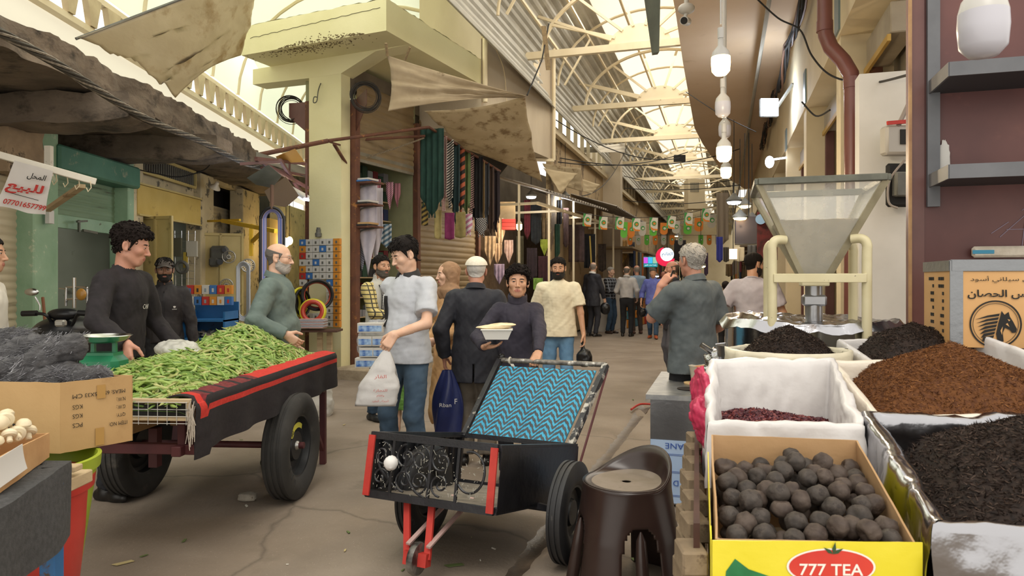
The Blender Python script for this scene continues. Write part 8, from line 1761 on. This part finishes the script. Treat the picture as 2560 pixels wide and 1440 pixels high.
for k,(x,y,d,c,lb)in enumerate(((1835,505,11,0,'cold white lamp hung left of the hopper'),(1862,515,12.5,1,'warm lamp just behind the cold white one'),(1850,545,11.5,1,'warm lamp above the black screen'),(1880,552,11.8,1,'rightmost warm lamp above the black screen'),(1535,628,24,1,'small warm lamp above the group of men'),(1545,604,30,1,'far warm lamp under the bunting'),(1640,690,26,0,'cold white lamp beside the shop sign'),(1328,492,15,0,'cold lamp under the corrugated awning, left one'),(1413,492,17,0,'cold lamp under the corrugated awning, right one'),(1752,665,16,1,'warm lamp behind the man on the phone'),(1692,590,34,1,'tiny warm lamp below the middle bunting'))):
 t=thing('pendant_lamp',lb,'lamp');p=P(x,y,d);s_=.11;mb=MB();mb.lathe(p,[(.02,.14),(.05,.10),(s_*1.15,.03),(s_,.0)],20);mb.build('shade',M_gm,t);mb=MB();mb.lathe(p,[(s_,.005),(s_*.8,-.03),(.001,-.045)],20);mb.build('bulb',M_be if c else mat('cold_led2'),t);mb=MB();mb.tube([p+Z3*.12,p+Z3*1.3],.006,4);mb.build('cord',M_ink,t)
 if d<18:pointlamp('lamp_light',p-Z3*.14,16,(1,.82,.56)if c else(.86,.92,1),.08,t)
eb=thing('meter_box','grey electric meter box with a red tag on the white wall','meter');p=P(2246,352,5.76);mb=MB();mb.box(p,(.26,.12,.24),ch=.02);mb.build('case',mat('meter_grey','#a9a49c',rough=.5),eb);mb=MB();mb.box(p+Vector((.04,-.065,.02)),(.12,.01,.12));mb.build('window',M_ink,eb);mb=MB();mb.bar(p+Vector((-.13,-.07,.13)),p+Vector((.13,-.07,.15)),.02,.03);mb.build('tag',M_redp,eb)
eb=thing('circuit_breaker','black and grey breaker panel below the meter box','breaker');p=P(2250,462,5.76);mb=MB();mb.box(p+Vector((0,.03,0)),(.20,.05,.36),ch=.02);mb.build('backplate',M_ink,eb);mb=MB();mb.box(p+Vector((.01,-.02,0)),(.14,.08,.2),ch=.01);mb.build('breaker',M_gm,eb)
mb=MB();mb.tube(catmull([P(2280,240,5.72),P(2262,280,5.72),P(2238,330,5.72)],6),.018,6);mb.tube(catmull([P(2262,400,5.72),P(2225,450,5.75),P(2222,505,5.75),P(2245,520,5.72)],6),.010,5);tag(mb.build('meter_cable',mat('grey_cable','#8a8078',rough=.6)),'cables curling down the white wall to the meter boxes','cable')
# bunting
M_fw=mat('flag_white','#dcd6c8',rough=.8,trans=.3);M_fg=mat('flag_green','#4f9a52',rough=.8,trans=.3);M_fl=mat('flag_lime','#6fbf4a',rough=.8,trans=.3);M_fo=mat('flag_orange','#dd8a3a',rough=.8,trans=.3);M_fy=mat('flag_grey','#c2bdb0',rough=.8,trans=.3)
def flag(label,px,py,w,h,d,m,st,tl,grp):
 t=thing('bunting_flag',label,'flag',group=grp);c=P(px,py,d);s=d/F;W2,H2=w*s,h*s;Rr=Matrix.Rotation(tl,3,'Y');q=lambda x,z,o=0:c+Rr@Vector((x*W2,-o,z*H2));o2=[(-.5,.5),(.5,.5),(.5,-.25)]+([(.5*math.cos(a),-.25-.25*math.sin(a))for a in[R(20*k)for k in range(1,9)]]if st else[(.5,-.5),(-.5,-.5)])+([(-.5,-.25)]if st else[])
 mb=MB();mb.prism([q(x,z)for x,z in o2],(0,.004,0));mb.build('cloth',m,t);e=lambda nm,m_,pts,o:(lambda b:(b.add([q(x,z,o)for x,z in pts],[tuple(range(len(pts)))]),b.build(nm,m_,t,smooth=False)))(MB())
 if not st:e('green_corner',M_fg,[(-.5,.5),(-.15,.5),(-.38,.1),(-.36,-.3),(-.2,-.5),(-.5,-.5)],.004);e('orange_band',M_fo,[(-.36,-.2),(0,-.36),(.5,-.38),(.5,-.5),(-.1,-.5),(-.3,-.38)],.006)
 cz=.05;e('emblem',M_fg,[(.28*math.cos(R(15*k))+.05,cz+.24*math.sin(R(15*k))*W2/H2*1.2)for k in range(24)],.008);e('emblem_centre',M_fw if m is not M_fw else M_fo,[(.17*math.cos(R(30*k))+.08,cz-.02+.13*math.sin(R(30*k))*W2/H2*1.2)for k in range(12)],.010)
NA=['first','second','third','fourth','fifth','sixth','seventh','eighth','ninth','tenth']
g1='white flags of the front bunting'
X1=[(1468,550,.1),(1508,558,.05),(1549,558,.08),(1590,562,.05),(1634,560,.05),(1678,556,.15),(1721,548,.05),(1765,538,.12),(1803,527,.15)]
for i,(x,y,tl)in enumerate(X1):flag(f'white flag with green corner, {NA[i]} from the left on the front string',x,y,21,32,14.5+.2*i,M_fw,0,tl,g1)
X2=[(1560,575,17,40,M_fl),(1578,575,18,38,M_fo),(1606,572,18,36,M_fy),(1633,578,18,24,M_fl),(1660,572,19,30,M_fo),(1690,568,19,32,M_fy),(1719,572,20,28,M_fl),(1747,562,22,34,M_fo),(1779,552,21,36,M_fy)]
for i,(x,y,w_,h_,m)in enumerate(X2):flag(f'round ended {["lime","orange","grey"][i%3]} flag, {NA[i]} from the left on the second string',x,y,w_,h_,17+.2*i,m,1,.03,'round flags of the second string')
for i in range(10):x=1575+i*21+(30 if i>6 else 0);flag(f'small {["orange","grey","green","orange","grey"][i%5] if i%5 else "orange"} flag, {NA[i]} from the left on the far string',x,600,12,26,24,[M_fo,M_fy,M_fl,M_fo,M_fy][i%5],1,0,'small flags of the far string')
for k,pts in enumerate(([P(1440,528,14),P(1500,540,14.5),P(1600,544,15.2),P(1700,537,15.7),P(1830,505,16.5)],[P(1540,556,17),P(1650,556,17.8),P(1800,532,18.7)],[P(1530,588,24),P(1800,588,24)])):mb=MB();mb.tube(catmull(pts,8),.006,4);tag(mb.build('bunting_string',M_ink),f'{["front","second","far"][k]} string carrying the bunting flags','string')
# wires, floodlight and box across the alley
mb=MB()
for a,b,s_ in(((1400,395,16),(1850,372,19),.3),((1395,405,16),(1720,380,20),.2),((1560,470,22),(1850,462,20),.1),((1390,300,14),(1700,395,19),.3),((1560,440,24),(1830,450,22),.2),((1560,500,24),(1830,496,22),.15),((1455,490,17),(1570,360,24),.4)):mb.tube(sag(P(*a),P(*b),s_),.012,4)
tag(mb.build('overhead_wires',M_ink),'thin dark wires crossing the alley below the trusses','wire')
pack('black_floodlight','small black floodlight on the fourth truss','lamp',P(1699,396,21.5),(.34,.12,.2),M_ink);pack('ac_unit','cream box duct with slotted face high in the alley','duct',P(1736,487,26),(.62,.6,1.1),M_cream)
mb=MB()
for k in range(7):mb.box(P(1727+k*3.2,468,25.68),(.02,.01,.35))
tag(mb.build('duct_slot',M_gm),'dark slots in the face of the cream duct','slot')
# signs
sg_=thing('round_sign','lit white disc sign in Arabic inside a red crescent','sign');p=P(1668,636,22);mb=MB();mb.cyl(p,p+Vector((0,.08,0)),.21,n=40);mb.build('disc',mat('sign_white','#cfe0f2',emit=1.2),sg_);mb=MB();n_=40;mb.prism([p+Vector((-.05+.30*math.cos(R(a)),.02,-.07+.30*math.sin(R(a))))for a in range(100,350,8)]+[p+Vector((.215*math.cos(R(a)),.02,.215*math.sin(R(a))))for a in range(320,120,-8)],(0,.06,0));mb.build('crescent',mat('crescent_red','#d01f45',emit=.8),sg_);text('sign_lettering',ar('الغانم'),M_ink,sg_,p-Vector((0,.01,0)),X3,Z3,.16,.34);mb=MB();mb.tube([p+Z3*.2,p+Z3*1.2],.012,5);mb.build('hanger',M_ink,sg_)
sg_=thing('shop_sign','lit shop sign with coloured pictures and Arabic text below the crescent','sign');p=P(1626,655,26);mb=MB();mb.box(p,(.54,.06,.38),ch=.02);mb.build('panel',mat('sign_teal','#2a8f96',emit=.6),sg_)
for k,c in enumerate(('#b04ac0','#3aa0d0','#7fa890')):mb=MB();mb.box(p+Vector((-.18+.17*k,-.035,.06)),(.15,.01,.22));mb.build('picture',mat('pic'+str(k),c,emit=1.0),sg_)
text('sign_lettering',ar('مكتبة صفر علاوي'),mat('sign_white'),sg_,p+Vector((0,-.036,-.12)),X3,Z3,.07,.44)
# screen, blue cloth, clothes and poster right of the alley
sr=thing('wall_screen','big dark screen hung under the warm lamps','screen');p=P(1872,575,11.5);mb=MB();mb.box(p,(.46,.05,.46),ch=.01);mb.build('panel',mat('dark_screen','#4a4240',rough=.3),sr);mb=MB();mb.box(p-Vector((0,.02,.24)),(.46,.04,.02));mb.build('bottom_edge',M_chrome,sr);mb=MB();mb.tube([p+Z3*.2,p+Z3*1.6],.01,5);mb.build('hanger',M_ink,sr)
for i,(x,a,b,w_,d,c,lb)in enumerate(((1799,592,656,16,15,'#2c3280','folded royal blue cloth hung left of the dark screen'),(1806,482,612,30,16,'#7a6e5e','long grey prayer rug with an arch pattern hung from the soffit'),(1815,618,656,14,15.2,'#4a443a','dark grey cloth behind the royal blue one'),(1848,618,655,26,13,'#a39c8c','pale folded garment hung below the dark screen'),(1880,612,665,22,12.6,'#3a3c42','charcoal garment hung right of the pale one'),(1822,660,692,14,14,'#4a3a20','dark plaid scarf point below the blue cloth'),(1700,600,655,30,30,'#2a2628','black garments far behind the crescent sign'),(1765,632,690,10,19,'#4a3850','plum garment hung on the right side of the alley'))):hang('garment',lb,'garment',x,a,b,w_,d,lm('gm'+str(i),c),.1,2,.02,None,i)
pack('poster','dark red phone poster leaning behind the hopper','poster',P(1918,590,9),(.26,.02,.62),lm('poster_red','#6a2a2c','#3a2022'));mb=MB();mb.cyl(P(1902,548,8.9),P(1902,548,8.92),.065,n=24);mb.build('poster_badge',lm('badge_blue','#7fa0c8'),COL.objects['poster'])
t=thing('light_panel','small lit white sign box hanging left of the hopper','sign');p=P(1833,635,11.8);mb=MB();mb.box(p,(.12,.05,.17));mb.build('box',mat('sign_glow','#f0d8c0',emit=1.5),t);mb=MB();mb.tube([p,p+Z3*1.2],.008,5);mb.build('cord',M_ink,t)
# spice trays and cans along the right, goods along the left
for k in range(14):
 c=UV(7.6+(k//3)*.62,.42+(k%3)*.26,.80+.05*(k%2));t=thing('spice_tray',f'tray of {["tan","brown","orange","cream","red"][k%5]} goods, {NA[k//3]} row, {["outer","middle","inner"][k%3]} place on the right hand stall','tray');mb=MB();mb.box(c,(.24,.5,.10),(V,U,Z3),ch=.01);mb.build('tray',M_card if k%2 else M_silver,t);mb=MB();mb.ell(c+Z3*.05,(.10,.2,.05),14,8);mb.build('goods',lm('sp%d'%(k%5),('#b59a6c','#7a5638','#b8603a','#cbbd98','#9a3a34')[k%5]),t)
mb=MB();mb.box(UV(9.0,.68,.37),(3.4,.78,.74),(U,V,Z3));tag(mb.build('spice_counter',lm('counter_brown','#5c4a3c')),'long brown counter carrying the spice trays on the right','counter')
gl_='tins and packs on the floor by the shawl stall'
for k in range(26):
 c=B(11.9+(k%9)*.30,1.12+.02*(k%3),.13+(k//9)*.26);mb=MB();(mb.cyl(c-Z3*.12,c+Z3*.12,.10,n=16)if k%3==0 else mb.box(c,(.24,.2,.24),(nB,wB,Z3),ch=.01));tag(mb.build('goods_pack',[BC[0],BC[1],BC[2],lm('gold_tin','#b39a4c'),lm('pack_teal','#4a7a8c'),BC[3]][k%6]),'small tin or pack stacked beside the tall man in the suit','pack',gl_)
for k in range(16):
 s_=-1 if k%2 else 1;u=24+(k//2)*4.2;vv=-3.3 if s_<0 else 1.0;t=thing('market_stall',f'distant stall hung with cloth, number {NA[k//2]} on the {"left" if s_<0 else "right"} side of the far alley','stall');mb=MB();mb.box(UV(u,vv,2.5),(3,1.0,.06),(U,V,Z3));mb.build('roof',lm('rf%d'%(k%3),('#8a7a64','#a08c6c','#6e6658')[k%3]),t);mb=MB();mb.box(UV(u,vv+.2*-s_*-1,.45),(2.6,.8,.9),(U,V,Z3));mb.build('counter',lm('ct%d'%(k%4),('#8c5a3c','#b8a078','#5a5048','#a86a4a')[k%4]),t)
 for j in range(5):mb=MB();q=UV(u-1.2+j*.6,vv-s_*.5,0);mb.sheet(lambda a,b:q+U*(.4*a)+V*(.03*math.sin(a*12))+Z3*(2.4-b*(.7+.1*((j*3+k)%4))),8,2,.01);mb.build('cloth',lm('fc%d'%((j+k)%7),('#6a2a30','#2c3850','#a08a5c','#3c3c40','#7a8a8c','#b36a3a','#4a5a3a')[(j+k)%7]),t)
hb5=Vector(PEOPLE[4]['hl']);M_bag=mat('white_bag','#dedbd8','#e8e6e4',scale=3,rough=.3,trans=.35,bump=.004,bscale=18)
t=thing('shopping_bag','white plastic bag with faint red Arabic print held by the man in the polo','bag');bt=hb5+Vector((0,0,-.02));D5_=bt.y;bq=P(938,1015,D5_)
def bg(a,b):w_=.012+.125*min(1,b*1.5)**.8;th=2*pi*a;c=bt.lerp(Vector((bq.x,D5_,bq.z)),b);n_=fbm((a*6,b*4,3));return c+Vector((math.cos(th)*w_,math.sin(th)*w_*(.5 if b<.97 else .1),0))*(1+.12*n_)
mb=MB();mb.sheet(bg,48,30,.002,cap=False);mb.build('bag',M_bag,t,ang=180)
fc=bt.lerp(Vector((bq.x,D5_,bq.z)),.62);mr=mat('faded_red_ink','#c05a52',rough=.7)
for s,z,h,w_ in(('القار',.06,.03,.08),('للتجارة',-.03,.022,.09),('واقلام',-.065,.018,.05),('الجملة ـ المفرد',-.10,.02,.11)):text('bag_print',ar(s),mr,t,fc+Vector((.02,-.078,z)),X3,Z3,h,w_)
mb=MB();mb.box(fc+Vector((.01,-.01,-.08)),(.11,.06,.06),ch=.01);mb.build('dark_packet',mat('grey_packet','#6a6664',rough=.6),t)
h8=Vector(PEOPLE[7]['hr']);t=thing('foam_box','white foam food box with flat bread held by the boy','food box');c=h8+Vector((.02,-.02,.035));mb=MB()
loft(mb,None,6,24,lambda i,j:(lambda q:c+Vector((q[0]*(1+.35*i),q[1]*(1+.35*i),.062*i)))(rect_loop(j,.15,.12)));mb.build('tray',mat('white_foam','#e6e2da',rough=.6),t);mb=MB();mb.box(c+Z3*.066,(.215,.18,.006),ch=.002);mb.build('rim',mat('white_foam'),t)
for k in range(4):mb=MB();mb.ell(c+Vector((-.03+.025*k,0,.078+.006*k)),(.115-.01*k,.06,.014),20,8,fn=lambda d:1+.12*fbm((d.x*3+k,d.y*3,0)));mb.build('flat_bread',mat('bread','#d6c29a','#e6d6b4',scale=14,rough=.85),t)
ph=PEOPLE[9];p=Vector(ph['hl']);t=thing('mobile_phone','black mobile phone pressed to the ear of the man in slate','phone');mb=MB();e=Vector((.35,0,.94)).normalized();s_=Vector((.5,.85,0)).normalized();mb.box(p+Vector((.012,.0,-.01)),(.072,.010,.145),(s_,e.cross(s_),e),ch=.004);mb.build('body',mat('phone_black','#141416',rough=.2),t)
for nm,I,hk,sz,lb in(('black',8,'hl',.085,'small knotted black bag swinging from the hand of the man in cream'),('black',11,'hr',.13,'black plastic bag held by the man in the suit'),('black',15,'hr',.10,'black bag held by the man in the bright blue shirt')):
 p=Vector(PEOPLE[I][hk]);bag('plastic_bag',lb,'bag',[el(tuple(p+Vector((.02,0,-.17))),(sz,sz*.8,sz*1.2),.02),rc(tuple(p),tuple(p+Vector((.01,0,-.1))),.015,.03,k=.02)],.012,mat('black_poly','#1a1a1c',rough=.3),.008,40)
p=Vector(PEOPLE[6]['hl']);t=thing('umbrella_bag','long navy blue bag with white print hanging from the hand of the old man','bag');a_,b_=P(1118,925,5.45),P(1120,1092,5.45);mb=MB();mb.sheet(lambda a,b:(lambda th,r_:a_.lerp(b_,b)+Vector((math.cos(th)*r_,math.sin(th)*r_*.55,0)))(2*pi*a,(.02+.09*math.sin(min(1,b*1.3+.08)*pi*.55))*(1+.18*math.sin(a*25+b*5))),60,24,.002,cap=False);mb.build('bag',mat('navy_nylon','#1c2450','#232c5c',scale=9,rough=.35),t,ang=180);text('bag_print','Rban',printw,t,a_.lerp(b_,.5)+Vector((-.01,-.075,0)),X3,Z3,.03,.09);text('bag_print','F',printw,t,a_.lerp(b_,.45)+Vector((.07,-.06,0)),X3,Z3,.04,.02)
for k in range(6):
 y=[815,848,848,876,876,902][k];x=[928,915,950,918,952,922][k];pack('tissue_pack',f'{["top","second left","second right","third left","third right","bottom"][k]} blue and white tissue pack of the bundle held by the scarf man','tissue pack',P(x,y+4,6.6),(.24 if k in(0,5)else .13,.11,.09),BC[0],mark=mat('tissue_blue','#2f5fae','#a9c8e8',scale=16,rough=.4),ms=(.9,.6))
bag('clear_wrap','clear wrap bulging round the tissue packs','bag',[el(tuple(P(932,862,6.72)),(.15,.05,.20),.03),rc(tuple(P(934,812,6.75)),tuple(PEOPLE[3]['hr']),.05,.02,k=.03)],.01,mat('clear_poly','#cfd4dc',rough=.15,alpha=.35),.01,30)
# ground: litter, pipe stub, cable heap, stone kerb bits
rs=random.Random(44);LM=[mat('litter_white','#d8d4c8',rough=.8),mat('litter_straw','#b8a878',rough=.9),mat('litter_green','#5a6a3a',rough=.8)]
for k in range(70):
 px,py=rs.uniform(160,1720),rs.uniform(960,1430)if k%3 else rs.uniform(850,960);g=G(px,py);g.z=floor_z(g.x,g.y)+.004 if g.y<13 else .004;mb=MB();s=rs.uniform(.006,.03)if k>8 else .05;a=rs.uniform(0,6);d=Vector((math.cos(a),math.sin(a),0));n_=d.cross(Z3)
 mb.prism([g-d*s-n_*s*.2,g+d*s*.8-n_*s*.3,g+d*s+n_*s*.2,g-d*s*.6+n_*s*.35],Z3*.003);tag(mb.build('litter_scrap',LM[k%3 if k<50 else 0]),'small dry scrap of litter on the concrete ground','litter','scraps of litter on the ground')
mb=MB()
for k in range(12):mb.tube(catmull([B(.2+rs.uniform(0,.5),.7+rs.uniform(0,.3),.03+.02*k*.3)for _ in range(5)],5),.012,5)
tag(mb.build('rope_tangle',M_ink),'tangle of dark rope by the stone step','rope')
mb=MB();mb.tube(catmull([G(748,1052)+Z3*.02,G(770,1050)+Z3*.02,G(783,1036)+Z3*.02],6),.022,8);tag(mb.build('slipper_sole',mat('pale_sole','#cfc4a8',rough=.7)),'pale curved shoe sole poking out behind the cart tyre','shoe')
mb=MB();mb.tube(catmull([G(1578,1028)+Z3*.02,G(1600,1016)+Z3*.025,G(1630,1015)+Z3*.02],6),.012,6);tag(mb.build('red_hose',M_redp),'short length of red hose beside the steel cabinet','hose')
# daylight falling through the skylight of the vault
for u in(12,19,27,37):arealamp('skylight',UV(u,VC+.2,6.9),UV(u,VC+.2,0),(2.2,6.5),130,(1,.95,.86))
arealamp('canopy_fill',UV(8.0,-1.0,7.3),Vector((-1.3,10.2,4.6)),(3,3),75,(1,.96,.86))  # added fill lamp aimed at the yellow canopy, not a real opening
arealamp('skylight_left',Vector((-3.0,9.5,6.2)),Vector((-2.6,8.5,0)),(2.2,9),70,(1,.97,.88))
finish_auto()
bpy.context.view_layer.update()
